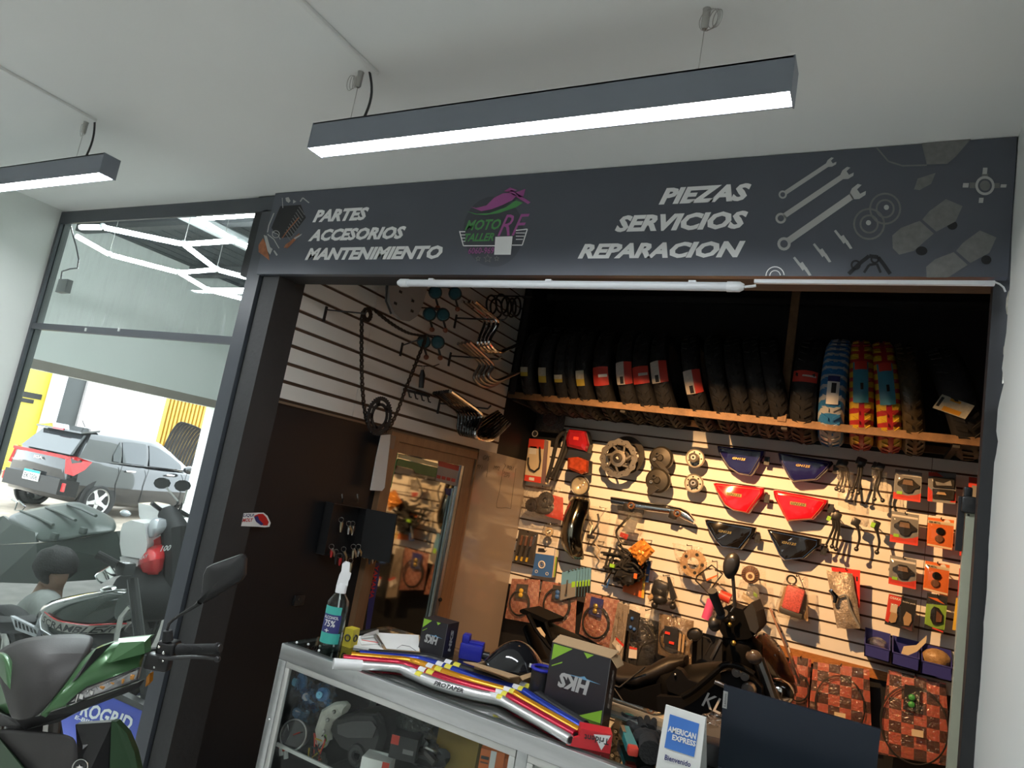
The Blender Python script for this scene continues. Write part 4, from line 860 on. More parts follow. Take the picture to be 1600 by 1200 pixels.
for i in range(len(cpx)):
    p0, p1, p2, p3 = [V((*cpx[(i+k) % len(cpx)], 0)) for k in (-1, 0, 1, 2)]
    for t in (0, .2, .4, .6, .8):
        cpt.append(.5*((2*p1)+(-p0+p2)*t+(2*p0-5*p1+4*p2-p3)*t*t+(-p0+3*p1-3*p2+p3)*t**3))
cw = [PX(p.x, p.y, XC) for p in cpt]
# resample to links
L_ = [0]
for a, b in zip(cw, cw[1:]+cw[:1]): L_.append(L_[-1]+(b-a).length)
def at_len(s):
    s %= L_[-1]
    for i in range(len(cw)):
        if L_[i] <= s <= L_[i+1]: return cw[i].lerp(cw[(i+1) % len(cw)], (s-L_[i])/max(1e-9, L_[i+1]-L_[i]))
nl = int(L_[-1]/.0127); q = MB()
for i in range(nl):
    a = at_len(i*L_[-1]/nl); b = at_len((i+.9)*L_[-1]/nl); w = .004 if i % 2 else .0065; d = (b-a); s_ = d.cross(XV).normalized()*.0055
    for x in (-w, w): q.obox(a-s_+V((x-.0008, 0, 0)), d, s_*2, V((.0016, 0, 0)))
    q.tube([a+V((-.007, 0, 0)), a+V((.007, 0, 0))], .0035, 6)
part('chain', q, m_dsteel, ck, None, kind='stuff')
part('small_sprocket', gear(PX(574, 492, XC), XV, .032, 14, 0, .012), m_dsteel, ck, None)
part('large_sprocket', gear(PX(593, 650, XC+.01), XV, .088, 38, 5, .045), m_matte, ck, None)
hook(ck, (628, 540), (665, 527))
# grey plastic rack plate, partly behind the sign
rp = thing('rack_plate', PX(638, 503, XA+.14), 'grey plastic rack plate with slots hanging high on the slat side wall', 'rack plate')
Xr = XA+.14
pts = [(612, 425), (607, 450), (610, 475), (617, 490), (628, 500), (640, 502), (652, 494), (660, 478), (668, 450), (672, 425)]
part('plate', MB().prism([PX(x, y, Xr) for x, y in pts], (-.02, 0, 0)), mat('grey_plastic', (.30, .30, .29), .5), rp, None)
for (x, y) in ((626, 456), (645, 470), (618, 474), (644, 486)): part('slot', MB().box(PX(x, y, Xr+.002), (.003, .02, .012)), m_matte, rp, None)
part('strap', MB().tube([PX(605, 440, Xr-.005), PX(603, 470, Xr-.005), PX(611, 490, Xr-.005)], .005, 6), m_plas, rp); part('hook', MB().tube([V((XS, PX(640, 440, Xr).y, PX(640, 440, Xr).z)), PX(640, 440, Xr)], .004, 6), m_plas, rp)
# round teal reflector lamps in pairs
m_teal = mat('teal_lens', (.03, .10, .12), .25, var=.1); m_ambr = mat('amber_small', (.25, .08, .04), .3, .3, var=.2)
for k, (x, y, X_, hk) in enumerate([(680, 457, .10, (650, 452)), (711, 459, .16, (650, 453)), (671, 491, .10, (645, 486)), (692, 492, .16, (645, 486)), (662, 534, .10, (631, 537)), (684, 535, .16, (631, 537))]):
    lb = ['on the topmost hook of the side wall', 'on the hook beside the rack plate', 'over the bend of the chain'][k//2]
    t = thing('reflector_lamp', PX(x+4, y+26, XA+X_), 'round teal lamp with small amber bulb hanging ' + lb, 'lamp', 'teal lamps on the side wall')
    c = PX(x, y, XA+X_)
    part('lens', MB().lathe([(0, .014), (.026, .012), (.033, .004), (.034, -.010), (.02, -.02), (0, -.02)], c, (.75, -.65, 0), 20), m_teal, t)
    part('rim', MB().ring(c+V((.75, -.65, 0))*.004, (.75, -.65, 0), .034, .003, 24, 6), m_plas, t)
    part('stem', MB().tube([c+V((.01, 0, -.03)), PX(x+4, y+20, XA+X_+.01)], .006, 7), m_plas, t)
    part('bulb', MB().ball(PX(x+4, y+24, XA+X_+.01), .014, 10, 7), m_ambr, t)
    part('hook', MB().tube([V((XS, c.y+.0, c.z+.034)), c+V((0, 0, .034))], .003, 6), m_plas, t)
t = thing('cable_plug', PX(660, 610, XA+.08), 'black cable plug hanging between the chain and the black handlebars', 'plug')
c = PX(660, 595, XA+.08)
part('body', MB().tube([PX(660, 578, XA+.08), PX(660, 586, XA+.08), PX(658, 606, XA+.08)], [.008, .016, .014], 10), m_plas, t); part('clip', MB().ring(PX(661, 575, XA+.08), (1, 0, 0), .010, .003, 14, 6), m_steel, t)
part('hook', MB().tube([V((XS, PX(661, 572, XA+.08).y, PX(661, 572, XA+.08).z)), PX(661, 572, XA+.08), PX(678, 572, XA+.1), PX(686, 569, XA+.1)], .003, 6), m_plas, t)
t = thing('hook_rail', PX(652, 626, XA+.03), 'short black rail with four hanging prongs on the slat side wall', 'hook rail')
part('rail', MB().prism([PX(634, 607, XA+.03), PX(672, 617, XA+.03), PX(672, 621, XA+.03), PX(634, 611, XA+.03)], (-.018, 0, 0)), m_plas, t, None)
for i in range(4): part('prong', MB().tube([PX(638+i*10, 611+i*2.6, XA+.03), PX(640+i*10, 620+i*2.6, XA+.035), PX(643+i*10, 621+i*2.6, XA+.04)], .004, 6), m_plas, t)
# bent handlebars
def lerp_path(A, B, k, Xa, Xb):
    return [PX(a[0]+(b[0]-a[0])*k, a[1]+(b[1]-a[1])*k, XA+Xa+(Xb-Xa)*k) for a, b in zip(A, B)]
def smooth(P, n=4):
    out = []
    for i in range(len(P)-1):
        p0 = P[max(i-1, 0)]; p1 = P[i]; p2 = P[i+1]; p3 = P[min(i+2, len(P)-1)]
        for t in [j/n for j in range(n)]: out.append(.5*((2*p1)+(-p0+p2)*t+(2*p0-5*p1+4*p2-p3)*t*t+(-p0+3*p1-3*p2+p3)*t**3))
    return out+[P[-1]]
A1 = [(722, 471), (738, 484), (753, 496), (757, 505), (748, 530), (749, 541), (763, 551), (783, 549), (803, 541)]; A2 = [(742, 471), (758, 484), (774, 498), (777, 508), (765, 530), (767, 541), (781, 550), (797, 544), (814, 536)]
B1_ = [(716, 537), (730, 549), (746, 562), (750, 571), (742, 585), (742, 593), (752, 602), (770, 603), (800, 584)]; B2_ = [(733, 534), (749, 549), (768, 567), (770, 574), (764, 583), (766, 590), (776, 595), (786, 592), (810, 582)]
C1 = [(678, 614), (698, 630), (715, 643), (717, 656), (716, 670), (722, 679), (740, 668), (762, 652), (778, 643)]; C2 = [(704, 611), (728, 628), (750, 645), (752, 655), (743, 675), (746, 684), (763, 688), (776, 681), (796, 661)]
for nm, A, B, n, m, lab, hk in (('chrome', A1, A2, 4, m_chrome, 'bent chrome handlebar in the bunch just under the tube lamp', (712, 497)), ('dull', B1_, B2_, 4, mat('dull_chrome', (.34, .33, .32), .3, .9, var=.1), 'bent dull steel handlebar in the bunch above the black ones', (703, 556)), ('black', C1, C2, 8, m_gloss, 'bent black handlebar in the bunch above the timber door frame', (686, 630))):
    for i in range(n):
        k = i/(n-1); P = smooth(lerp_path(A, B, k, .07, .30)); mm = m_chrome if (nm == 'black' and i == n-1) else m
        t = solo('handlebar', MB().tube(P, .0105, 8), mm, lab if not (nm == 'black' and i == n-1) else 'outermost handlebar of the black bunch, with a bright edge', 'handlebar', nm+' handlebars on the side wall')
    # the arm they hang on
    b = PX(*hk, XS); q = MB().tube([b, b+V((.32, 0, .0)), b+V((.335, 0, .02))], .005, 6).box(b+V((.003, 0, -.02)), (.006, .014, .08))
    solo('wall_hook', q, m_plas, 'black arm hook carrying the '+nm+' handlebars', 'hook')
for k in range(6):
    c = PX(768+k*8, 476+3*math.sin(k*2), XA+.08+.03*k); q = MB()
    q.tube([c+V((.0, .06*math.cos(a)*(1+.2*math.sin(k)), .055*math.sin(a)-.012*k % .02)) for a in [2*math.pi*j/22 for j in range(22)]], .006, 7, closed=True)
    solo('brake_hose', q, m_rub, 'coiled black hose in the bundle at the dark end of the slat side wall', 'hose', 'coiled hoses on the side wall')
solo('wall_hook', MB().tube([PX(765, 462, XS), PX(765, 462, XS)+V((.30, 0, 0))], .005, 6), m_plas, 'black arm hook carrying the coiled hoses', 'hook')
# ------------------------------------------------------------------ timber door with mirror glass
m_tim = mat('door_timber', (.30, .165, .085), .45, var=.16, vscale=8, stretch=(3, 3, .5), bump=.1, bscale=30)
y0 = PX(606, 672, XA).y; y1 = PX(743, 703, XA).y; zd = zb0-.016
yg0 = PX(614, 706, XA).y; yg1 = PX(718, 730, XA).y; zg = PX(665, 716, XA).z
dr = struct('door_1', MB().obox((XA-.004, y0, 0), (.034, 0, 0), (0, yg0-y0, 0), (0, 0, zd)), m_tim, label='timber framed glass door in the black side wall')
part('head_rail', MB().obox((XA-.004, yg0, zg+.055), (.034, 0, 0), (0, y1-yg0, 0), (0, 0, zd-zg-.055)), m_tim, dr, None)
part('head_rail', MB().obox((XA-.004, yg0, zg), (.022, 0, 0), (0, y1-yg0-.02, 0), (0, 0, .053)), m_tim, dr, None)
part('stile', MB().obox((XA-.004, yg1+.03, 0), (.022, 0, 0), (0, .10, 0), (0, 0, zg)), m_tim, dr, None)
part('stile', MB().obox((XA-.004, yg1+.135, 0), (.034, 0, 0), (0, y1-yg1-.135, 0), (0, 0, zd)), m_tim, dr, None)
part('glass_edge', MB().obox((XA-.004, yg1, 0), (.018, 0, 0), (0, .028, 0), (0, 0, zg)), m_alu, dr, None)
part('glass_edge', MB().obox((XA+.004, yg1-.05, 0), (.012, 0, 0), (0, .012, 0), (0, 0, PX(706, 763, XA).z)), mat('pale_glass_edge', (.35, .48, .50), .2), dr, None)
md_ = bpy.data.materials.new('door_mirror_glass'); md_.use_nodes = True; MATS['dm'] = md_
b_ = md_.node_tree.nodes['Principled BSDF']; b_.inputs['Base Color'].default_value = (.46, .47, .44, 1); b_.inputs['Metallic'].default_value = 1; b_.inputs['Roughness'].default_value = .05
nn = md_.node_tree.nodes.new('ShaderNodeTexNoise'); nn.inputs['Scale'].default_value = 3; bb = md_.node_tree.nodes.new('ShaderNodeBump'); bb.inputs['Strength'].default_value = .02
md_.node_tree.links.new(nn.outputs[0], bb.inputs['Height']); md_.node_tree.links.new(bb.outputs[0], b_.inputs['Normal'])
part('pane', MB().obox((XA-.003, yg0, .05), (.004, 0, 0), (0, yg1-yg0, 0), (0, 0, zg-.05)), md_, dr, None)
part('handle', MB().ball(PX(688, 937, XA+.03), .012, 10, 7), m_matte, dr)
XD = XA+.003
m_gfilm = mat('green_sticker', (.10, .55, .16), .5, var=.2)
dq = lambda nm, pts, m, off=0.: part(nm, MB().prism([PX(x, y, XD+off) for x, y in pts], (-.0012, 0, 0)), m, dr, None)
dq('green_sticker', [(613, 706), (622, 708), (611, 762), (602, 760)], m_gfilm)
dq('green_sticker_text', [(613, 711), (619, 713), (618, 716), (612, 714)], m_red, .001); dq('green_sticker_text', [(610, 727), (615, 728), (614.5, 730.5), (609.5, 729.5)], m_blk, .001); dq('green_sticker_text', [(604, 748), (609, 749), (608, 753), (603, 752)], m_red, .001)
dq('green_reflection', [(622, 716), (684, 731), (681, 746), (650, 739), (646, 733), (619, 727)], mat('green_reflection', (.045, .16, .05), .35, var=.2))  # green reflection in the door glass, put in as a flat coloured strip
dq('pale_film', [(624, 709), (685, 724), (684, 730), (622, 715)], mat('cream_film', (.60, .54, .30), .5))
dq('notice', [(686, 720), (718, 728), (713, 760), (681, 751)], mat('notice_grey', (.40, .36, .34), .6))
dq('notice_header', [(686, 720), (718, 728), (716.5, 736), (685, 728)], mat('notice_red', (.45, .04, .04), .5), .001)
for i in range(4): dq('notice_box', [(683+i*7.6, 742+i*1.7), (689+i*7.6, 743.4+i*1.7), (688+i*7.6, 748.4+i*1.7), (682.4+i*7.6, 747+i*1.7)], MATS['notice_red'], .001)
dq('sticker', [(696, 763), (707, 764), (708, 771), (704, 775), (697, 773)], mat('navy_print', (.03, .035, .16), .5), .001)
ps = thing('paper_sheet', PX(588, 767, XA+.06), 'long white paper sheet hanging from the corner of the timber door', 'paper')
part('sheet', MB().prism([PX(596, 680, XA+.06), PX(611, 679, XA+.06), PX(601, 762, XA+.06), (PX(597, 767, XA+.06)), PX(579, 766, XA+.06), PX(588, 715, XA+.06)], (-.004, 0, 0)), m_paper, ps, None)
part('holder', MB().prism([PX(610, 679, XA+.06), PX(619, 682, XA+.06), PX(615, 702, XA+.06), PX(609, 700, XA+.06)], (-.055, 0, 0)), mat('grey_metal', (.20, .19, .18), .4, .5), ps, None)
# ------------------------------------------------------------------ whiteboard
yw0 = PX(746, 703, XA).y+.01; yw1 = YB-.015; zw = PX(782, 710, XA).z
wb = thing('whiteboard', (XA, (yw0+yw1)/2, .4), 'glossy off-white board with handwriting between the timber door and the back wall', 'board')
part('board', MB().obox((XA-.004, yw0, .4), (.012, 0, 0), (0, yw1-yw0, 0), (0, 0, zw-.4)), mat('board_gloss', (.40, .34, .30), .16, var=.03, vscale=3, coat=.3), wb, None)
XBD = XA+.0095
def wt(t, bl, br, tl): part('handwriting', text(t, PX(*bl, XBD), PX(*br, XBD), PX(*tl, XBD), .2, -.004), m_blk, wb, None)
wt('GPS', (754, 718), (764, 720), (756, 711)); wt('MY1', (743.5, 731), (753.5, 733), (744, 725)); wt('MY2', (771, 733), (780, 735), (772, 727)); wt('POL1', (792, 733), (802, 735), (793, 727)); wt('2200', (786, 740), (796, 741.5), (787, 737)); wt('GPS', (787, 745), (796, 746), (788, 741))
def wl_(pts): part('handwritten_line', MB().tube([PX(x, y, XBD) for x, y in pts], .0009, 4), m_blk, wb)
wl_([(763, 724), (762, 733), (760, 746)]); wl_([(788, 724), (790, 728), (786, 734), (784, 745), (780, 770), (776, 786), (776, 793), (784, 794), (790, 793), (798, 795), (800, 778), (803, 755), (806, 732)])
# ------------------------------------------------------------------ key cabinet with keys, sticker, outlet
kc = thing('key_cabinet', PX(540, 872, XA+.05), 'open black key cabinet hanging on the black side wall', 'cabinet')
XK = XA+.055
pb_ = [PX(x, y, XK) for x, y in [(522, 787), (573, 795), (561, 870), (506, 868)]]
part('back', MB().prism([p+V((-.045, 0, 0)) for p in pb_], (-.006, 0, 0)), m_plas, kc, None)
for i in range(4): part('side', MB().obox(pb_[i]-V((.05, 0, 0)), pb_[(i+1) % 4]-pb_[i], V((.05, 0, 0)), (sum(pb_, V())/4-pb_[i]).normalized()*.004), m_plas, kc, None)
ax_ = pb_[1]; dv = PY(620, 803, ax_.y+.05)-ax_; dv.z = 0
part('door', MB().obox(ax_, dv, pb_[2]-pb_[1], V((0, .008, 0))), m_matte, kc, None)
for x in (535, 559): part('hanger', MB().tube([PX(x, 785, XS-.012), PX(x, 778, XA+.02), PX(x-.5, 772, XA+.012)], .0035, 6), m_steel, kc)
m_brass = mat('brass', (.42, .36, .24), .3, .9, var=.2)
rk = random.Random(9); kcols = [m_steel, m_brass, m_plas, m_steel]
kp = [(533, 816, 24, m_brass), (545, 822, 20, m_steel), (551, 822, 22, m_steel), (518, 858, 20, m_red), (525, 866, 24, m_plas), (537, 862, 26, m_plas), (531, 872, 18, m_red), (552, 858, 22, m_brass), (548, 880, 22, m_brass), (560, 858, 18, m_steel), (570, 858, 22, m_brass), (578, 866, 24, m_plas), (586, 862, 24, m_plas), (597, 864, 16, m_steel)]
for i, (x, y, L, m) in enumerate(kp):
    X_ = XK+.01 if x < 572 else XK+.03
    t = thing('key_bunch', PX(x, y+L*.6, X_), 'small keys on a ring in the open key cabinet', 'keys', 'keys in the key cabinet')
    part('ring', MB().ring(PX(x, y-4, X_), (.7, -.6, .2), .011, .0013, 14, 5), m_steel, t)
    part('key', MB().tube([PX(x+1, y, X_), PX(x, y+L*.3, X_), PX(x-1, y+L*.65, X_)], [.008, .008, .004], 6), m, t)
    if i % 2: part('key', MB().tube([PX(x+1, y, X_+.004), PX(x+4, y+L*.3, X_+.004), PX(x+4, y+L*.6, X_+.004)], [.007, .007, .003], 6), kcols[i % 4], t)
    part('peg', MB().tube([PX(x, y-7, X_-.03), PX(x, y-7, X_+.003)], .0015, 5), m_steel, t)
ly = thing('lanyard', PX(585, 985, XK+.03), 'dark lanyard with red YAMAHA lettering hanging from the key cabinet', 'lanyard')
part('strap', MB().prism([PX(588, 879, XK+.03), PX(594, 880, XK+.03), PX(592, 905, XK+.03), PX(586, 935, XK+.03), PX(576, 995, XK+.03), PX(570, 995, XK+.03), PX(577, 935, XK+.03), PX(584, 905, XK+.03)], (-.002, 0, 0)), MATS['navy_print'], ly, None)
part('lettering', text('YAMAHA', PX(586, 883, XK+.033), PX(577, 935, XK+.033), PX(592, 884, XK+.033), 0, .02), m_red, ly, None)
part('strap_loop', MB().tube([PX(588, 868, XK+.03), PX(590, 880, XK+.03)], .003, 6), m_plas, ly)
XCF = xc+.0015
stq = thing('wall_sticker', PX(400, 825, XCF), 'small oil brand sticker with a racing motorcycle on the black column', 'sticker')
part('backing', MB().prism([PX(x, y, XCF) for x, y in [(381, 802), (403, 801), (412, 801), (418, 806), (423, 817), (421, 823), (414, 824), (403, 823), (377, 822)]], (-.001, 0, 0)), m_paper, stq, None)
part('lettering', text('LIQUI', PX(379.5, 808.5, XCF+.0006), PX(396, 808, XCF+.0006), PX(381, 803, XCF+.0006), .1, .03), MATS['navy_print'], stq, None)
part('lettering', text('MOLY', PX(378.5, 816, XCF+.0006), PX(395, 815, XCF+.0006), PX(379.5, 810, XCF+.0006), .1, .03), m_red, stq, None)
part('motorcycle_print', MB().face([PX(x, y, XCF+.0006) for x, y in [(397, 806), (404, 803), (411, 803), (416, 808), (420, 816), (418, 821), (411, 821), (404, 818), (399, 813)]]), m_red, stq, None)
part('motorcycle_print', MB().face([PX(x, y, XCF+.0012) for x, y in [(397, 808), (403, 806), (405, 812), (412, 819), (408, 821), (400, 815)]]), MATS['navy_print'], stq, None)
ot = thing('wall_outlet', PX(467, 945, XS-.01), 'small dark socket on the black side wall behind the bottle', 'socket')
part('plate', MB().box(PX(467, 938, XA+.0), (.012, .06, .045), r=.003), m_plas, ot); part('slot', MB().box(PX(467, 936, XA+.007), (.003, .004, .012)), m_steel, ot, None)
# ================================================================== TYRE RACK
YR = 3.9; zr = PY(1200, 657, YR).z
m_rail = mat('rusty_bar', (.17, .095, .045), .6, .2, var=.35, vscale=12, bump=.2)
rk_ = thing('tyre_rack', ((XA+XAR)/2, 4.1, zr-.1), 'long wall rack of brown bars above the white slat back wall', 'rack')
part('front_rail', MB().obox((XA+.02, YR-.014, zr-.022), (XAR-XA-.04, 0, 0), (0, .028, 0), (0, 0, .04)), m_rail, rk_, None)
part('rear_rail', MB().obox((XA+.02, YB-.08, zr-.022), (XAR-XA-.04, 0, 0), (0, .028, 0), (0, 0, .04)), m_rail, rk_, None)
xp = PY(1222, 655, YR).x
part('post', MB().obox((xp-.022, YR-.02, zr), (.044, 0, 0), (0, .03, 0), (0, 0, ZA-zr)), m_rail, rk_, None)
for x in (XA+.03, XAR-.06): part('post', MB().obox((x, YR-.02, zr), (.04, 0, 0), (0, .03, 0), (0, 0, ZA-zr)), m_matte, rk_, None)
for x in (XA+.05, -1.4, xp, .3, .9): part('bracket', MB().obox((x, YR, zr-.04), (.03, 0, 0), (0, YB-YR, 0), (0, 0, .02)), m_matte, rk_, None)
part('upper_bar', MB().obox((XA+.02, YR+.3, PY(1300, 478, YR+.3).z), (XAR-XA-.04, 0, 0), (0, .03, 0), (0, 0, .04)), m_matte, rk_, None)
TR = .295
def tyre_mesh(w):
    mb = MB(); pr = [(TR*.70, -w*.36), (TR*.80, -w*.50), (TR*.90, -w*.5), (TR*.965, -w*.40), (TR*.995, -w*.20), (TR, 0), (TR*.995, w*.20), (TR*.965, w*.40), (TR*.90, w*.5), (TR*.80, w*.50), (TR*.70, w*.36), (TR*.72, 0), (TR*.70, -w*.36)]
    mb.lathe(pr, V(), XV, 40)
    if w < .2:   # tread blocks
        for i in range(36):
            a = 2*math.pi*i/36
            for s in (-1, 1):
                ps = []
                for (da, x) in ((0, s*.01), (.06, s*.01), (.14, s*w*.36), (.08, s*w*.36)):
                    r = TR*(1.004 if abs(x) < .02 else .978); ps.append(V((x, -r*math.cos(a+da), r*math.sin(a+da))))
                mb.prism(ps, V((0, -math.cos(a+.07), math.sin(a+.07)))*.006)
    return mb
m_tyre = mat('tyre_black', (.013, .013, .014), .62, var=.2, vscale=40, bump=.1, bscale=50)
def stripemat(name, c1, c2, c3, scale, rot, centre=None):
    m = bpy.data.materials.new(name); m.use_nodes = True; N = m.node_tree.nodes; L = m.node_tree.links; b = N['Principled BSDF']; b.inputs['Roughness'].default_value = .35
    tc = N.new('ShaderNodeTexCoord'); mp = N.new('ShaderNodeMapping'); mp.inputs['Rotation'].default_value = rot; L.new(tc.outputs['Object'], mp.inputs[0])
    w = N.new('ShaderNodeTexWave'); w.inputs['Scale'].default_value = scale; w.inputs['Distortion'].default_value = 1.2; w.inputs['Detail'].default_value = 2; w.bands_direction = 'Z'; L.new(mp.outputs[0], w.inputs[0])
    r = N.new('ShaderNodeValToRGB'); e = r.color_ramp.elements; e[0].position = .0; e[0].color = (*c1, 1); e[1].position = .62; e[1].color = (*c1, 1)
    k = r.color_ramp.elements.new(.68); k.color = (*c2, 1); L.new(w.outputs['Color'], r.inputs[0]); src = r.outputs[0]
    if centre:
        sx_ = N.new('ShaderNodeSeparateXYZ'); L.new(tc.outputs['Object'], sx_.inputs[0]); ab = N.new('ShaderNodeMath'); ab.operation = 'ABSOLUTE'; L.new(sx_.outputs[0], ab.inputs[0])
        lt = N.new('ShaderNodeMath'); lt.operation = 'LESS_THAN'; lt.inputs[1].default_value = centre; L.new(ab.outputs[0], lt.inputs[0])
        mx = N.new('ShaderNodeMix'); mx.data_type = 'RGBA'; L.new(lt.outputs[0], mx.inputs[0]); L.new(src, mx.inputs[6]); mx.inputs[7].default_value = (*c3, 1); src = mx.outputs[2]
    L.new(src, b.inputs['Base Color']); MATS[name] = m; return m
m_bluew = stripemat('blue_wrap', (.03, .17, .42), (.42, .44, .46), None, 7, (.5, 0, 0)); m_yelw = stripemat('yellow_wrap', (.55, .36, .03), (.35, .03, .03), (.40, .02, .03), 6, (0, .0, 0), .013)
base_me = {}
def tyre(x, w, lean, turn, lab, m=None, grp=None, band=None, y=None, dz=0.):
    key = (round(w, 3), (m or m_tyre).name)
    if key not in base_me: base_me[key] = link('tyre', tyre_mesh(w), m or m_tyre, V(), 40); o = base_me[key]
    else: o = base_me[key].copy(); COL.objects.link(o)
    yc = y or (YR+YB-.08+.028)/2-.03; h = math.sqrt(max(.0, TR*TR-((YB-.066-YR)/2)**2))
    o.location = (x, yc, zr+.018+h+dz); o.rotation_euler = (0, lean, turn); props(o, lab, 'tyre', grp); o['label'] = lab
    if band:
        a0, a1, kind = band; q = MB(); R2 = TR*1.024+.004
        def st(x0, x1, b0, b1, m, off=0., nm='paper_band'):
            k = MB(); nn = 8; xs = [x0+(x1-x0)*i/4 for i in range(5)]
            k.loft([[V((xx, -(R2+off-.9*xx*xx*8)*math.cos(a), (R2+off-.9*xx*xx*8)*math.sin(a))) for xx in xs] for a in [R_(b0+(b1-b0)*i/nn) for i in range(nn+1)]], open_ring=True)
            p = link(nm, k, m, V(), 60); p.parent = o; return p
        hw = w*.46
        if kind == 'red': st(-hw, hw, a0, a1, mat('band_red', (.55, .045, .03), .5)); st(-hw, hw*.1, a0, a1, mat('band_white', (.55, .50, .45), .6, var=.1, vscale=80), .002, 'white_panel'); st(-hw*.5, -hw*.05, a0+1, a0+(a1-a0)*.35, m_blk, .004, 'barcode')
        if kind == 'redw': st(-hw, hw, a0, a1, MATS['band_red'] if 'band_red' in MATS else mat('band_red', (.55, .045, .03), .5)); st(-hw*.2, hw*.9, a0+(a1-a0)*.45, a0+(a1-a0)*.6, MATS.get('band_white', m_paper), .002, 'band_script')
        if kind == 'yel': st(-hw*.8, hw*.5, a0, a1, mat('label_yellow', (.50, .38, .05), .6)); st(-hw*.8, hw*.5, a0+(a1-a0)*.45, a1, mat('label_cream', (.50, .48, .38), .6, var=.15, vscale=60), .002, 'label_text')
        if kind == 'card': st(-hw*.45, hw*.55, a0, a1, m_paper); st(-hw*.45, hw*.55, a0+(a1-a0)*.8, a1, MATS['navy_print'], .002, 'card_head'); st(-hw*.1, hw*.3, a0+(a1-a0)*.4, a0+(a1-a0)*.75, m_blk, .002, 'card_picture')
        if kind == 'bluecard': st(-hw*.75, hw*.6, a0, a1, mat('card_blue', (.05, .22, .32), .35)); st(-hw*.6, hw*.5, a0+(a1-a0)*.78, a1, MATS['band_red'], .002, 'card_head'); st(-hw*.1, hw*.15, a0+(a1-a0)*.3, a0+(a1-a0)*.45, m_chrome, .002, 'card_glint')
    return o
G = 'tyres standing in the rack'
def tx(x, y, Y=3.86): return PY(x, y, Y).x
spec = [(826, 585, 'yel', -20, -9, 'black tyre with cream label nearest the slat side wall in the rack'), (851, 593, 'yel', -26, -8, 'narrow black tyre, second from the side wall, with yellow and cream label'), (873, 598, 'yel', -24, -15, 'narrow black tyre with small low yellow label, third from the side wall'), (911, 594, 'yel', -26, -8, 'black tyre with tall yellow label just before the first red band'),
        (940, 588, 'redw', -24, -2, 'black tyre with a wide red band, first red banded one from the side wall'), (976, 580, 'red', -20, 6, 'black tyre with a tilted red and white band, second of the red banded ones'), (1006, 577, 'redw', -18, 2, 'black tyre with a plain red band squeezed between two red and white ones'), (1034, 572, 'red', -15, 10, 'black tyre with the highest red and white band in the rack'), (1080, 592, 'red', -24, 2, 'black tyre with the lowest red and white band, last one before the plain tyres')]
for i, (x, y, kd, a0, a1, lab) in enumerate(spec):
    tyre(tx(x, y), (.092 if kd == 'yel' else .104), R_(-3-i*1.6), R_(1.5*(i % 3)-1), lab, None, G, (a0, a1, kd))
for x in (1116, 1148, 1178, 1206): tyre(tx(x, 600), .104, R_(-16), R_(2), 'plain black tyre leaning beside the brown rack post', None, G)
tyre(tx(891, 596), .072, R_(-8), 0, 'plain black tyre between two yellow labelled ones in the rack', None, G)
tyre(tx(1261, 590), .13, R_(1), R_(-1), 'knobbly tyre with one red band between rack post and blue wrapped tyre', None, G, (-2, 10, 'redw'))
tyre(tx(1304, 590), .125, R_(0), R_(0), 'tyre wrapped in blue and white paper in the rack', m_bluew, G, (-22, 6, 'card'))
tyre(tx(1346, 590), .112, R_(-5), R_(1), 'tyre wrapped in yellow and red paper beside the blue wrapped one', m_yelw, G, (-18, 24, 'bluecard'))
tyre(tx(1386, 590), .112, R_(-9), R_(1), 'tyre wrapped in yellow and red paper, further from the blue wrapped one', m_yelw, G, (-18, 24, 'bluecard'), dz=.0)
tyre(tx(1421, 620), .10, R_(-10), 0, 'dull wrapped tyre leaning behind the yellow wrapped ones', mat('brown_wrap', (.055, .04, .02), .4, var=.4, vscale=50), G)
bt = tyre(tx(1500, 640, 3.86), .15, R_(-20), R_(-4), 'wide black tyre with a cream and orange label at the far end of the rack', None, G, None)
q = MB(); P_ = [PY(x, y, 3.80) for x, y in [(1472, 616), (1523, 634), (1508, 655), (1457, 637)]]
lb_ = thing('tyre_label', sum(P_, V())/4, 'tilted cream and orange paper label stuck to the wide tyre', 'label')
part('paper', MB().prism(P_, (0, .002, 0)), MATS['label_cream'], lb_, None); f4 = lambda a, b: P_[3].lerp(P_[2], a).lerp(P_[0].lerp(P_[1], a), b)+V((0, -.001, 0))
part('print', MB().face([f4(.25, .05), f4(.8, .05), f4(.8, .35), f4(.25, .35)]), mat('label_orange', (.62, .30, .02), .5), lb_, None); part('print', MB().face([f4(.3, .78), f4(.62, .78), f4(.62, .95), f4(.3, .95)]), MATS['label_orange'], lb_, None); part('barcode', MB().face([f4(.04, .2), f4(.13, .2), f4(.13, .85), f4(.04, .85)]), m_blk, lb_, None)
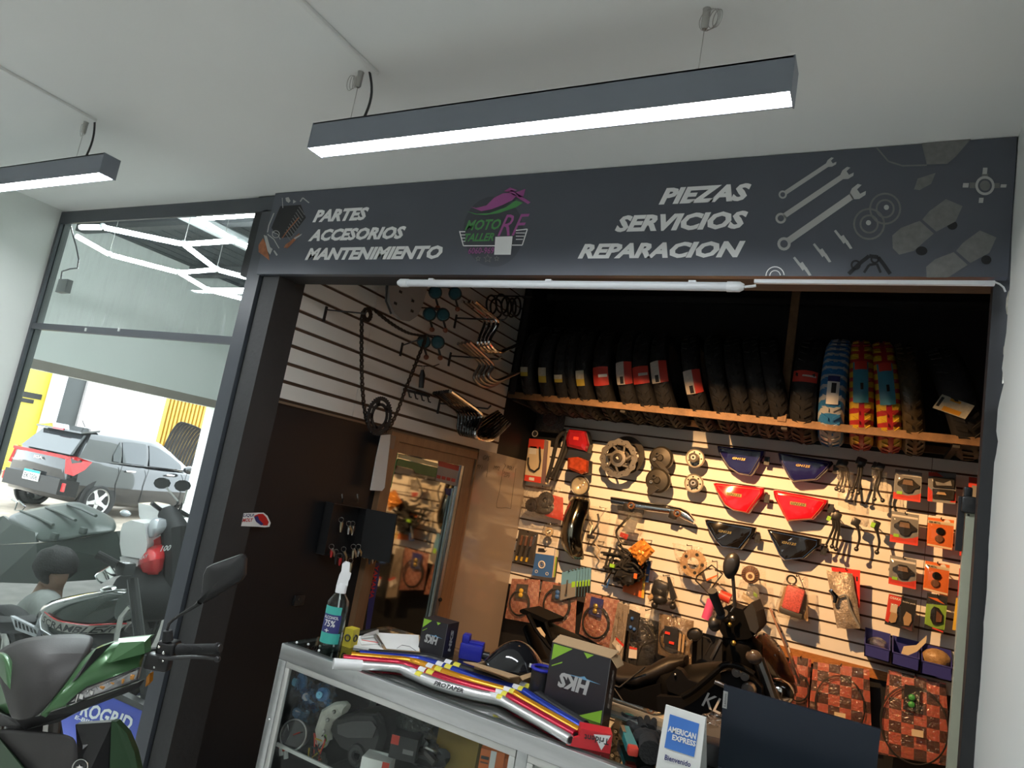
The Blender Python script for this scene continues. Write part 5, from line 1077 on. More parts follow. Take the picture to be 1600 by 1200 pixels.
# ================================================================== GOODS ON THE BACK WALL
YW = YB-.012
class Q:
    """a flat rectangle seen with corners tl, tr, br, bl, hanging at depth Y"""
    def __init__(s, c, Y): s.c = [PY(x, y, Y) for x, y in c]; s.Y = Y
    def P(s, u, v, off=0.):
        tl, tr, br, bl = s.c; p = tl.lerp(tr, u).lerp(bl.lerp(br, u), v); return p+V((0, -off, 0))
    def slab(s, th=.004): return MB().prism([p+V((0, 0, 0)) for p in s.c], (0, th, 0))
    def rect(s, u0, v0, u1, v1, off=.001): return MB().face([s.P(u0, v0, off), s.P(u1, v0, off), s.P(u1, v1, off), s.P(u0, v1, off)])
    def poly(s, pts, off=.001, th=0): 
        q = [s.P(u, v, off) for u, v in pts]; return MB().prism(q, (0, -th, 0)) if th else MB().face(q)
    def text(s, t, u0, v0, u1, v1, off=.0015, bold=.015, shear=0.): return text(t, s.P(u0, v1, off), s.P(u1, v1, off), s.P(u0, v0, off), shear, bold)
    def base(s): return s.P(.5, 1)
    def pillow(s, depth, nu=10, nv=12, seed=0, wr=.006, foot=0.):
        """slack plastic film bulging over the contents"""
        def fn(u, v):
            e = math.sin(math.pi*min(max(u, 0), 1))**.6*math.sin(math.pi*min(max(v, 0), 1))**.6
            n = noise.noise(V((u*7+seed*3.1, v*7, seed)))*wr*2 + noise.noise(V((u*17+seed, v*15, 5)))*wr
            j = .03*noise.noise(V((v*5, seed, u*3)))
            return s.P(u+j, v+.025*noise.noise(V((u*4, seed*2., 1))), depth*e+n+.002)
        return MB().sheet(fn, nu, nv)
def peg(par, q, u=.5, v=.04, L=None):
    a = q.P(u, v); part('peg', MB().tube([V((a.x, YW, a.z+.004)), a+V((0, -.012, .004)), a+V((0, -.016, .012))], .0028, 6), m_plas, par)
m_film = glassmat('bag_film', (.96, .93, .88), .16, 3.0, bump=.7, bscale=45)
G_ = lambda n, c: mat('p_'+n, c, .45, var=.05)
c_red = G_('red', (.60, .05, .03)); c_or = G_('orange', (.70, .16, .03)); c_wh = G_('white', (.70, .68, .64)); c_bl = G_('blue', (.04, .13, .40)); c_bk = G_('black', (.02, .02, .022)); c_yel = G_('yellow', (.62, .42, .05)); c_grn = G_('green', (.25, .45, .06)); c_gry = G_('grey', (.22, .22, .22)); c_dk = G_('dark', (.06, .055, .05)); c_tan = G_('tan', (.45, .30, .16)); c_cream = G_('cream', (.62, .52, .36)); c_lime = G_('lime', (.30, .62, .05)); c_lb = G_('light_blue', (.13, .32, .52)); c_pink = G_('pink', (.75, .10, .30)); c_brown = G_('brown', (.16, .07, .035)); c_mar = G_('maroon', (.10, .04, .04))
def item(name, quad, Y, lab, cat, group=None): q = Q(quad, Y); return thing(name, q.base(), lab, cat, group), q
# ---- six motorcycle side covers
m_cb = mat('cover_blue', (.018, .018, .12), .10, var=.05, coat=.8); m_cr = mat('cover_red', (.62, .012, .03), .12, var=.04, coat=.8); m_ck = mat('cover_black', (.010, .009, .010), .08, var=.05, coat=.8)
m_gold = mat('gold_badge', (.50, .36, .10), .3, .7, var=.1)
cov = [([(1120, 696), (1127, 697), (1195, 704), (1194, 711), (1178, 739), (1173, 744), (1155, 741), (1138, 730), (1122, 706)], m_cb, 'blue', 'further from', c_gry), ([(1215, 707), (1222, 708), (1300, 721), (1302, 724), (1293, 735), (1277, 750), (1240, 753), (1233, 748), (1218, 720)], m_cb, 'blue', 'nearer', c_gry),
       ([(1114, 755), (1118, 754), (1194, 762), (1194, 770), (1170, 803), (1146, 798), (1132, 789), (1118, 765)], m_cr, 'red', 'further from', c_tan), ([(1208, 766), (1212, 765), (1294, 781), (1294, 785), (1286, 796), (1272, 812), (1230, 815), (1224, 805), (1210, 777)], m_cr, 'red', 'nearer', c_tan),
       ([(1101, 812), (1105, 811), (1182, 824), (1179, 833), (1158, 859), (1128, 855), (1118, 845), (1103, 820)], m_ck, 'black', 'further from', c_bl), ([(1198, 827), (1202, 826), (1284, 842), (1283, 851), (1258, 873), (1226, 876), (1218, 869), (1203, 838)], m_ck, 'black', 'nearer', c_bl)]
for i, (pts, m, cn, side_, lm) in enumerate(cov):
    Y = YB-.10; P = [PY(x, y, Y) for x, y in pts]; c = sum(P, V())/len(P)
    t = thing('side_cover', V((c.x, Y, min(p.z for p in P))), cn+' motorcycle side cover with badge, '+side_+' the hanging brake levers', 'side cover', 'side covers on the slat wall')
    sc = lambda k, dy: [p.lerp(c, k)+V((0, dy, 0)) for p in P]
    q = MB().loft([sc(.0, .045), sc(0, .0), sc(.05, -.012), sc(.16, -.018)])
    part('shell', q, m, t, 30)
    ol = [p.lerp(c, .14)+V((0, -.019, -.006)) for p in P]
    part('pinstripe', MB().tube(ol, .0011, 4, closed=True), lm, t)
    a = c+V((-.035, -.0205, -.004)); part('badge', MB().box(c+V((0, -.020, .004)), (.085, .003, .018)), m_gold if cn == 'red' else m, t, None)
    part('badge_lettering', text('GN125', c+V((-.038, -.0222, -.003)), c+V((.038, -.0222, -.003)), c+V((-.038, -.0222, .011)), .25, .02), c_bk if cn == 'red' else m_gold, t, None)
    part('tab', MB().box(P[3]+V((.015, .03, -.03)), (.03, .012, .05)), m_plas, t, None)
    part('peg', MB().tube([V((c.x, YW, max(p.z for p in P)-.02)), V((c.x, Y+.01, max(p.z for p in P)-.02))], .003, 6), m_plas, t)
# ---- brake levers
def lever(lab, pts, Y, w, tag_=None, bagq=None):
    P = smooth([PY(x, y, Y) for x, y in pts], 4); n = len(P); t = thing('brake_lever', P[-1], lab, 'lever', 'brake levers on the slat wall')
    part('blade', MB().tube(P, [w*(1.35 if i < n*.25 else 1-.35*i/n) for i in range(n)], 7), m_plas, t); part('ball', MB().ball(P[-1], w*1.5, 9, 7), m_plas, t)
    part('pivot', MB().box(P[0]+V((.004, .0, -.006)), (.042, .024, .044), Matrix.Rotation(.3, 4, 'Y'), r=.006), m_plas, t)
    if tag_: part('green_tag', MB().box(PY(*tag_, Y-.018), (.02, .002, .026), Matrix.Rotation(.25, 4, 'Y')), c_lime, t, None)
    part('peg', MB().tube([V((P[0].x, YW, P[0].z)), P[0]], .003, 6), m_plas, t); return t
YL = YB-.12
for k, (pp_, lab) in enumerate([([(1312, 724), (1314, 735), (1313, 748), (1307, 764)], 'black brake lever of the upper bunch nearest the blue covers'), ([(1313, 723), (1317, 736), (1317, 750), (1312, 766)], 'second black lever of the upper bunch nearest the blue covers'), ([(1315, 723), (1321, 736), (1322, 750), (1317, 767)], 'third black lever of the upper bunch nearest the blue covers'), ([(1317, 723), (1325, 738), (1327, 752), (1328, 766)], 'bowed black lever of the upper bunch nearest the blue covers'),
                             ([(1343, 719), (1342, 735), (1338, 752), (1332, 768)], 'slim lever of the upper pair hanging between two lever bunches'), ([(1346, 720), (1346, 735), (1344, 752), (1341, 770)], 'second lever of the upper pair hanging between two lever bunches'),
                             ([(1368, 727), (1372, 740), (1367, 758), (1366, 780)], 'thin lever of the upper pair nearest the brake pad packs'), ([(1374, 728), (1375, 748), (1371, 765), (1379, 782)], 'thick lever of the upper pair nearest the brake pad packs')]):
    lever(lab, pp_, YL-.006*k, .008)
for k, (pp_, lab, tg) in enumerate([([(1302, 806), (1303, 822), (1297, 838), (1290, 853)], 'curved lever of the lower bunch with a green tag', (1295, 810)), ([(1305, 806), (1307, 824), (1303, 840), (1300, 854)], 'second lever of the lower bunch by the red covers', None), ([(1307, 805), (1311, 822), (1309, 842), (1306, 858)], 'third lever of the lower bunch by the red covers', None),
                                   ([(1336, 814), (1341, 826), (1343, 842), (1338, 858)], 'single untagged lever of the lower row', None), ([(1367, 818), (1371, 832), (1374, 848), (1370, 863)], 'single lever with a green tag next to the brake pad packs', (1364, 820))]):
    lever(lab, pp_, YL-.006*k, .0085, tg)
for (quad, lab) in (([(1308, 735), (1334, 738), (1337, 800), (1309, 790)], 'slack clear bag around the upper lever bunch'), ([(1362, 735), (1386, 738), (1390, 802), (1364, 795)], 'slack clear bag around the lever pair by the brake pad packs')):
    t, q = item('poly_bag', quad, YL-.03, lab, 'bag', 'empty clear bags'); part('film', q.pillow(.015, seed=3), m_film, t)
# ---- blister packs of brake pads
def padpack(quad, lab, top, bottom, kind, Y=YB-.13, grp='brake pad packs'):
    t, q = item('blister_pack', quad, Y, lab, 'pack', grp); part('card', q.slab(.004), top, t, None); peg(t, q)
    if kind == 'pad':
        part('printed_base', q.poly([(0, .76), (.2, .80), (.5, .84), (.8, .78), (1, .70), (1, 1), (0, 1)]), bottom, t, None)
        part('price_tag', q.rect(.12, .72, .32, .82, .003), c_lime, t, None)
        part('pad_plate', q.poly([(.25, .34), (.35, .26), (.65, .26), (.75, .34), (.92, .44), (.90, .54), (.75, .58), (.66, .72), (.5, .76), (.36, .72), (.28, .58), (.12, .52), (.12, .42)], .004, .006), m_dsteel, t, None)
        part('pad_lining', q.poly([(.34, .32), (.66, .32), (.70, .48), (.30, .48)], .010, .005), mat('pad_lining', (.20, .13, .09), .8, var=.2, vscale=80), t, None)
        part('header', q.rect(.03, .10, .97, .17), c_wh, t, None)
    if kind == 'twin':
        part('header', q.poly([(0, 0), (.30, 0), (.55, .14), (0, .14)]), c_red, t, None); part('printed_base', q.poly([(0, .5), (.18, .66), (.18, 1), (0, 1)]), c_red, t, None); part('printed_base', q.poly([(.80, .95), (1, .6), (1, .95)]), c_red, t, None)
        for v in (.18, .56): part('pad_window', q.poly([(.16, v), (.94, v), (.92, v+.32), (.18, v+.32)], .003, .008), m_dsteel, t, None)
        part('pad_lining', q.poly([(.35, .66), (.6, .66), (.66, .74), (.3, .74)], .012, .004), c_tan, t, None); part('pad_lining', q.poly([(.25, .32), (.55, .36), (.8, .25), (.85, .42), (.3, .45)], .012, .004), c_gry, t, None)
    if kind == 'disc':
        part('header', q.rect(.0, .10, 1, .20), c_cream, t, None); part('header_text', q.text('SEMI METAL', .04, .12, .5, .19, .002), c_bk, t, None); part('logo', q.poly([(.74+.12*math.cos(a), .10+.09*math.sin(a)) for a in [math.pi*k/8 for k in range(8, 17)]], .002), c_wh, t, None)
        for (u, v) in ((.50, .44), (.47, .70)):
            part('pad_disc', MB().lathe([(0, .010), (.016, .010), (.020, .006), (.020, 0)], q.P(u, v, .001), (0, -1, 0), 20), m_gloss if v < .6 else c_brown, t)
        part('footer', q.rect(.02, .93, .98, .985), c_cream, t, None)
    if kind == 'osaka':
        part('header', q.poly([(0, 0), (.46, .03), (.46, .22), (.36, .40), (.12, .92), (0, .88)]), c_red, t, None); part('header_text', q.text('OSAKA', .05, .06, .45, .14, .002, .02), c_wh, t, None); part('header_text', q.text('brake pads', .52, .11, .96, .17, .002, .01), c_wh, t, None)
        part('pad_lining', q.poly([(.16, .55), (.36, .52), (.40, .64), (.36, .84), (.22, .90), (.12, .84)], .003, .006), c_tan, t, None); part('pad_lining', q.poly([(.68, .42), (.86, .48), (.90, .66), (.82, .84), (.66, .86), (.60, .64)], .003, .006), c_tan, t, None); part('insert', q.rect(.12, .28, .36, .56, .010), c_cream, t, None)
        part('printed_base', q.poly([(.55, .94), (.8, .84), (.94, .70), (.95, .98)]), c_mar, t, None)
    if kind == 'lime':
        part('printed_base', q.poly([(0, .32), (1, .24), (1, .92), (.5, .94), (0, .90)]), c_grn, t, None); part('swoosh', q.poly([(.05, .12), (.5, .10), (.9, .22), (.5, .18)]), c_or, t, None); part('pad_plate', q.poly([(.25, .46), (.38, .34), (.62, .36), (.86, .52), (.86, .74), (.6, .84), (.4, .84), (.24, .70)], .003, .007), m_dsteel, t, None)
        part('pad_lining', q.poly([(.52, .44), (.80, .54), (.80, .72), (.54, .76)], .011, .004), c_brown, t, None); part('footer', q.poly([(.4, .93), (.95, .96), (.95, 1), (.4, .97)]), c_red, t, None)
    b = MB(); b.sheet(lambda u, v: q.P(.04+.92*u, .14+.78*v, .002+.016*(math.sin(math.pi*u)*math.sin(math.pi*v))**.4), 10, 10); part('blister', b, m_blis, t)
    return t
padpack([(1399, 733), (1441, 739), (1438, 785), (1395, 779)], 'grey and red brake pad pack at the head of the first pack column', c_gry, c_red, 'pad'); padpack([(1393, 798), (1436, 805), (1434, 853), (1390, 846)], 'grey brake pad pack with red foot, middle of the first pack column', c_gry, c_red, 'pad')
padpack([(1391, 867), (1432, 875), (1431, 921), (1388, 912)], 'brake pad pack with cream header directly above the OSAKA pack', c_gry, c_red, 'pad'); padpack([(1451, 737), (1494, 740), (1493, 788), (1449, 783)], 'red edged blister pack with two dark windows under the tyre rack', c_gry, c_red, 'twin')
padpack([(1450, 808), (1491, 813), (1488, 860), (1448, 852)], 'orange card with two round pads, upper of the two', c_or, c_or, 'disc'); padpack([(1446, 876), (1484, 883), (1481, 931), (1442, 921)], 'orange card with two round pads, lower of the two', c_or, c_or, 'disc')
padpack([(1389, 928), (1433, 938), (1427, 988), (1382, 975)], 'red and black OSAKA brake pad pack above the blue bins', c_bk, c_red, 'osaka'); padpack([(1449, 926), (1481, 933), (1475, 989), (1444, 980)], 'black and lime green brake pad pack beside the OSAKA one', c_bk, c_grn, 'lime')
for quad, lab, m1, m2 in (([(1514, 745), (1540, 748), (1538, 792), (1512, 788)], 'red pack with clear window half hidden by the black jamb', c_red, c_gry), ([(1501, 824), (1530, 829), (1528, 872), (1499, 868)], 'red pack hidden behind the pale upright, above the other red one', c_red, c_dk), ([(1499, 888), (1527, 894), (1525, 936), (1496, 931)], 'red pack hidden behind the pale upright, above the yellow pack', c_red, c_or), ([(1494, 934), (1522, 940), (1519, 990), (1488, 984)], 'yellow and white pack hidden behind the pale upright', c_yel, c_wh)):
    t, q = item('blister_pack', quad, YB-.13, lab, 'pack', 'brake pad packs'); part('card', q.slab(), m1, t, None); part('window', q.poly([(.2, .3), (.8, .3), (.8, .75), (.2, .75)], .002, .006), m2, t, None); peg(t, q)
# ---- discs, drums, hubs
def disc(lab, c, Y, R, m, slots, lobes=0, dark=None, nm='brake_disc'):
    C = PY(*c, Y); t = thing(nm, C-V((0, 0, R)), lab, 'brake disc', 'discs and drums on the slat wall'); q = MB(); n = 72
    out = [C+V((math.cos(a), 0, math.sin(a)))*R*(1+(.035*math.sin(a*lobes) if lobes else 0)) for a in [2*math.pi*i/n for i in range(n)]]
    inn = [C+V((math.cos(a), 0, math.sin(a)))*R*.70 for a in [2*math.pi*i/n for i in range(n)]]
    q.loft([out, [p+V((0, .005, 0)) for p in out], [p+V((0, .005, 0)) for p in inn], inn], closed=True)
    part('rotor', q, m, t, 30)
    car_ = MB().lathe([(R*.26, -.012), (R*.42, -.010), (R*.44, 0), (R*.44, .006), (R*.26, .006)], C, (0, 1, 0), 28)
    for k in range(slots):
        a = 2*math.pi*k/slots; d = V((math.cos(a), 0, math.sin(a))); e = V((math.cos(a+.35), 0, math.sin(a+.35))); s_ = V((-math.sin(a), 0, math.cos(a)))
        car_.prism([C+d*R*.40+s_*R*.07, C+e*R*.74+s_*R*.06, C+e*R*.74-s_*R*.06, C+d*R*.40-s_*R*.07], (0, .005, 0))
    part('carrier', car_, m, t, 30)
    hl_ = MB()
    for k in range(slots*3):
        a = 2*math.pi*k/(slots*3); r = R*(.80+.08*(k % 3-1)); hl_.lathe([(0, -.0006), (R*.03, -.0006)], C+V((math.cos(a), 0, math.sin(a)))*r, (0, 1, 0), 8)
    part('drill_holes', hl_, m_matte, t, None, kind='stuff')
    part('hub', MB().lathe([(R*.10, -.02), (R*.25, -.018), (R*.27, 0), (R*.27, .02)], C, (0, 1, 0), 24), dark or m_dsteel, t)
    part('peg', MB().tube([V((C.x, YW, C.z+R*.08)), C+V((0, -.01, R*.08))], .004, 6), m_plas, t); return t
disc('lobed silver brake disc with slots in front of a dark one', (966, 716), YB-.16, .125, mat('rotor_steel', (.40, .36, .30), .32, .9, var=.15, vscale=30), 7, 12); disc('plain dark brake disc hanging behind the lobed silver one', (978, 711), YB-.09, .125, m_dsteel, 6)
def drum(lab, c, Y, R, arm):
    C = PY(*c, Y); t = thing('brake_drum', C-V((0, 0, R)), lab, 'brake drum', 'discs and drums on the slat wall')
    part('plate', MB().lathe([(0, -.03), (R*.22, -.03), (R*.3, -.022), (R*.85, -.018), (R, -.006), (R, .02), (0, .02)], C, (0, 1, 0), 36), mat('drum_grey', (.055, .05, .042), .35, .5, var=.2), t)
    part('axle_boss', MB().lathe([(R*.10, -.036), (R*.2, -.036), (R*.2, -.02)], C+V((-.02, 0, .02)), (0, 1, 0), 16), m_dsteel, t); part('cable_arm', MB().prism([C+V((x, -.03, z)) for x, z in arm], (0, .012, 0)), m_dsteel, t, None); part('bolt', MB().lathe([(.004, -.01), (.009, -.01), (.009, 0)], C+V((-.035, -.022, -.015)), (0, 1, 0), 12), m_steel, t); part('peg', MB().tube([V((C.x, YW, C.z)), C], .004, 6), m_plas, t)
drum('upper dark brake drum plate with bright rib', (1033, 716), YB-.12, .076, [(-.03, -.03), (.0, -.02), (.05, -.06), (.07, -.085), (.055, -.09), (.02, -.07)]); drum('lower dark brake drum plate with pointed arm', (1028, 751), YB-.15, .078, [(-.05, -.03), (-.01, -.035), (.02, -.05), (-.02, -.09), (-.04, -.10), (-.05, -.08)])
for lab, c, deep in (('upper pale wheel hub with raised bearing collar', (1086, 716), .05), ('lower pale wheel hub with ring of holes', (1084, 755), .018)):
    C = PY(*c, YB-.12); R = .058; t = thing('wheel_hub', C-V((0, 0, R)), lab, 'wheel hub', 'discs and drums on the slat wall'); m_pal = mat('pale_alloy', (.55, .50, .42), .35, .5, var=.1)
    part('flange', MB().lathe([(0, .0), (R*.86, .0), (R, -.006), (R, .015), (0, .015)], C, (0, 1, 0), 32), m_pal, t); part('collar', MB().lathe([(R*.28, -deep), (R*.5, -deep), (R*.52, 0), (R*.28, 0)], C, (0, 1, 0), 24), m_dsteel, t); part('bearing', MB().lathe([(R*.12, -deep-.002), (R*.27, -deep-.002), (R*.27, 0)], C, (0, 1, 0), 20), m_steel, t)
    for k in range(7): part('bolt_hole', MB().lathe([(0, -.001), (R*.09, -.001), (R*.1, .0)], C+V((math.cos(k*.9), 0, math.sin(k*.9)))*R*.68, (0, 1, 0), 10), m_matte, t)
    part('peg', MB().tube([V((C.x, YW, C.z)), C], .004, 6), m_plas, t)
# ---- chrome grab rail
t = thing('grab_rail', PY(1020, 815, YB-.1), 'long chrome grab rail with two clamped brackets', 'grab rail'); Yg = YB-.10
q = MB(); top_ = [(955, 776), (975, 779), (1000, 783), (1025, 787), (1048, 790), (1064, 793), (1077, 800), (1086, 812)]; bot_ = [(956, 788), (974, 792), (998, 797), (1022, 800), (1044, 803), (1058, 806), (1070, 813), (1084, 819)]
rr_ = []
for a_, b_ in zip(top_, bot_):
    A_ = PY(*a_, Yg); B_ = PY(*b_, Yg); rr_.append([A_.lerp(B_, .5-.5*math.cos(w_))+V((0, -.022*math.sin(w_)+(.012 if w_ > math.pi else 0), 0)) for w_ in [2*math.pi*k/12 for k in range(12)]])
part('rail', q.loft(rr_), m_chrome, t, 60)
for c in ((980, 793), (1052, 805)): part('bracket', MB().box(PY(*c, Yg-.01), (.05, .04, .05), Matrix.Rotation(.2, 4, 'Y'), r=.008), m_plas, t); part('clamp', MB().ring(PY(c[0]+6, c[1]-3, Yg-.03), (0, 1, 0), .018, .006, 18, 6), c_brown, t)
part('bracket_plate', MB().prism([PY(x, y, Yg-.005) for x, y in [(964, 787), (1006, 794), (1004, 804), (965, 797)]], (0, .02, 0)), m_plas, t, None); part('peg', MB().tube([V((PY(1020, 790, Yg).x, YW, PY(1020, 790, Yg).z)), PY(1020, 790, Yg)], .004, 6), m_plas, t)
# ---- lamps and mudguard column on the left
def lampbox(lab, pts, m, Y, refl=None):
    P = [PY(x, y, Y) for x, y in pts]; c = sum(P, V())/len(P); t = thing('tail_lamp', V((c.x, Y, min(p.z for p in P))), lab, 'lamp', 'tail lamps on the slat wall')
    part('lens', MB().loft([P, [p.lerp(c, .06)+V((0, -.03, 0)) for p in P], [p.lerp(c, .35)+V((0, -.045, 0)) for p in P]]), m, t, 25); part('base', MB().loft([[p.lerp(c, -.06)+V((0, .06, 0)) for p in P], [p.lerp(c, -.06) for p in P]]), m_plas, t, None)
    if refl: part('reflector', MB().box(PY(*refl, Y-.046), (.035, .006, .02)), G_('glow_red', (.75, .05, .03)), t, None)
    part('bracket', MB().box(V((c.x, (Y+.06+YB)/2, c.z)), (.03, YB-Y-.06, .03)), m_plas, t, None)
lampbox('big plain red tail lamp beside the limp black belts', [(891, 671), (916, 674), (921, 694), (917, 706), (888, 699), (886, 685)], mat('lens_red', (.28, .012, .02), .12, var=.15, coat=.5), YB-.17, (900, 685)); lampbox('long red and smoky tail lamp above the round headlight', [(889, 716), (905, 714), (920, 720), (919, 739), (910, 742), (888, 733)], mat('lens_amber_red', (.32, .05, .02), .15, var=.3, vscale=40, coat=.5), YB-.17)
C = PY(906, 759, YB-.14); t = thing('headlamp', C-V((0, 0, .07)), 'round chrome rimmed headlamp above the mudguard', 'lamp')
ax_ = V((.1, -1, .0)).normalized()
part('bowl', MB().lathe([(0, -.07), (.03, -.065), (.055, -.03), (.064, 0)], C, ax_, 28), m_plas, t); part('rim', MB().ring(C, ax_, .062, .006, 36, 8), m_plas, t); part('reflector', MB().lathe([(0, -.03), (.03, -.022), (.056, 0)], C+ax_*.002, ax_, 28), mat('lamp_reflector', (.66, .60, .46), .25, .5, var=.1), t); part('lens', MB().lathe([(.057, .002), (.04, .012), (.0, .017)], C, ax_, 28), m_blis, t); part('bulb', MB().ball(C+ax_*-.008, .009, 10, 7), c_cream, t); part('bracket', MB().box(V((C.x, (C.y+.07+YB)/2, C.z)), (.03, YB-C.y-.07, .03)), m_plas, t, None)
t = thing('mudguard', PY(903, 875, YB-.14), 'tall curved chrome mudguard under the round headlamp', 'mudguard')
rows = []
for (yl, xl, xr, k) in ((776, 894, 924, .02), (790, 891, 927, .05), (806, 888, 922, .08), (825, 885, 919, .10), (845, 885, 918, .10), (860, 887, 918, .07), (872, 895, 915, .02)):
    a = PY(xl, yl, YB-.10); b = PY(xr, yl+3, YB-.10); rows.append([a.lerp(b, u)+V((0, -k-.06*math.sin(math.pi*u), 0)) for u in [i/8 for i in range(9)]])
subsolid(part('blade', MB().loft(rows, open_ring=True), mat('smoked_chrome', (.30, .28, .22), .12, 1., var=.2), t), .004, 1); part('stay', MB().tube([PY(918, 800, YB-.1), PY(926, 820, YB-.05), PY(918, 845, YB-.1)], .004, 6), m_steel, t); part('bracket', MB().box(PY(905, 830, YB-.06), (.04, .1, .02)), m_plas, t, None)
# ---- clear packs and bags
def lump(c, r, seed=0, k=.35, nu=18, nv=12):
    mb_ = MB().ball(V((0, 0, 0)), 1., nu, nv); r = V(r)
    for i, p in enumerate(mb_.v):
        f = 1+k*noise.noise(p*2.3+V((seed*7.3, 0, 0)))+k*.6*noise.noise(p*6+V((0, seed*3.1, 0))); mb_.v[i] = V(c)+V((p.x*r.x, p.y*r.y, p.z*r.z))*f
    return mb_
def bag(lab, quad, Y=YB-.12, depth=.03, seed=1, cat='bag', film=None, nm='parts_bag', grp='bagged parts on the slat wall'):
    t, q = item(nm, quad, Y, lab, cat, grp); part('film', q.pillow(depth, seed=seed), film or m_film, t); peg(t, q, .5, .03); return t, q
t, q = bag('clear pack with a round dark pad hanging above the belt box', [(841, 632), (884, 637), (880, 678), (836, 673)], YB-.10, .03, 2); part('pad', MB().lathe([(0, -.012), (.05, -.012), (.055, -.006), (.055, .006), (0, .006)], q.P(.5, .48, .006), (0, 1, 0), 28), c_mar, t); part('card', q.slab(.003), mat('smoky_card', (.05, .045, .05), .4), t, None)
t, q = item('belt_box', [(827, 685), (851, 687), (845, 755), (819, 751)], YB-.12, 'red and white belt box with a looped black belt', 'box'); part('box', MB().prism(q.c, (.035, .03, 0)), c_cream, t, None)
part('top_panel', q.rect(0, 0, 1, .22), c_red, t, None); part('bottom_panel', q.rect(0, .86, 1, 1), c_red, t, None); part('photo', q.rect(.1, .18, .55, .36), c_wh, t, None); part('barcode', q.rect(.28, .90, .6, .97, .002), c_wh, t, None); part('belt', MB().tube([q.P(u, v, .012) for u, v in ((.78, .18), (.84, .35), (.9, .5), (.86, .66), (.6, .76), (.3, .72), (.16, .6), (.14, .45))], .006, 7), m_rub, t); part('side_panel', MB().prism([q.P(1, 0, .0), q.P(1.2, .02, -.01), q.P(1.22, 1.0, -.01), q.P(1, 1, .0)], (0, .004, 0)), c_mar, t, None); part('hanger', MB().lathe([(0, -.002), (.026, -.002), (.026, .002), (0, .002)], q.P(.35, -.12), (0, 1, 0), 20), c_bk, t); part('hanger_logo', MB().ring(q.P(.35, -.12, .004), (0, 1, 0), .020, .002, 20, 5), c_wh, t); peg(t, q, .35, -.14)
for k, P in enumerate([[(884, 672), (872, 684), (868, 700), (862, 725), (855, 748)], [(886, 674), (882, 692), (876, 712), (868, 732), (860, 746)], [(888, 676), (887, 695), (880, 715), (870, 738), (866, 752)]]):
    solo('drive_belt', MB().tube(smooth([PY(x, y, YB-.13-.015*k) for x, y in P]), .013, 7), m_rub, 'limp black rubber belt hanging between the belt box and the tail lamps', 'belt', 'black belts on the slat wall')
solo('wall_hook', MB().tube([(PY(886, 674, YW).x, YW, PY(886, 674, YB-.15).z), PY(886, 674, YB-.18)], .004, 6), m_plas, 'black peg carrying the limp rubber belts', 'hook')
t, q = bag('bagged clutch with black gears below the belt box', [(820, 758), (878, 762), (880, 814), (813, 806)], YB-.13, .06, 4); part('gear', gear(q.P(.62, .42, .02), (0, 1, 0), .055, 22, 0, .015, .03), m_matte, t, None); part('gear', gear(q.P(.28, .62, .02), (0, 1, 0), .045, 16, 0, .012, .03), m_matte, t, None); part('housing', MB().ball(q.P(.5, .6, 0), (.09, .03, .06), 12, 8), c_dk, t); part('card', MB().prism([q.P(.55, .2, -.01), q.P(1, .3, -.01), q.P(.98, 1.0, -.01), q.P(.55, .9, -.01)], (0, .004, 0)), c_red, t, None)
t, q = bag('small square bag with a pale ring beside the mudguard', [(851, 816), (875, 820), (871, 847), (843, 842)], YB-.10, .02, 5); part('ring', MB().lathe([(.014, -.006), (.03, -.006), (.03, .004), (.014, .004), (.014, -.006)], q.P(.45, .5, .006), (0, 1, 0), 24), c_cream, t); part('core', MB().ring(q.P(.45, .5, .012), (0, 1, 0), .010, .003, 16, 6), m_steel, t)
t, q = bag('bag with a black lever beside the mudguard', [(922, 790), (955, 795), (946, 850), (914, 843)], YB-.12, .03, 6); part('lever', MB().tube(smooth([q.P(u, v, .012) for u, v in ((.45, .20), (.55, .42), (.45, .62), (.25, .85))]), .007, 8), m_plas, t); part('pivot', MB().box(q.P(.3, .88, .012), (.05, .02, .025), r=.004), m_plas, t)
t, q = bag('long bag of pale cables under the lever bag', [(925, 845), (948, 848), (950, 882), (927, 876)], YB-.10, .025, 16); part('cable', MB().tube(smooth([q.P(u, v, .01) for u, v in ((.2, .1), (.5, .4), (.3, .7), (.7, .9))]), .004, 6), c_cream, t)
t, q = item('tool_card', [(811, 828), (841, 832), (834, 883), (802, 878)], YB-.10, 'blister card of small brown and gold fittings by the white board', 'pack'); part('card', q.slab(), c_dk, t, None); peg(t, q)
for i in range(3): part('fitting', MB().tube([q.P(.25+i*.25, .15, .008), q.P(.22+i*.25, .45, .010)], .010, 8), c_brown, t); part('fitting', MB().tube([q.P(.2+i*.25, .48, .008), q.P(.16+i*.25, .78, .008)], .007, 8), m_dsteel, t); part('fitting', MB().tube([q.P(.16+i*.25, .8, .008), q.P(.14+i*.25, .93, .008)], .008, 8), c_yel, t)
part('blister', MB().sheet(lambda u, v: q.P(.05+.9*u, .05+.9*v, .004+.022*(math.sin(math.pi*u)*math.sin(math.pi*v))**.4), 8, 8), m_blis, t)
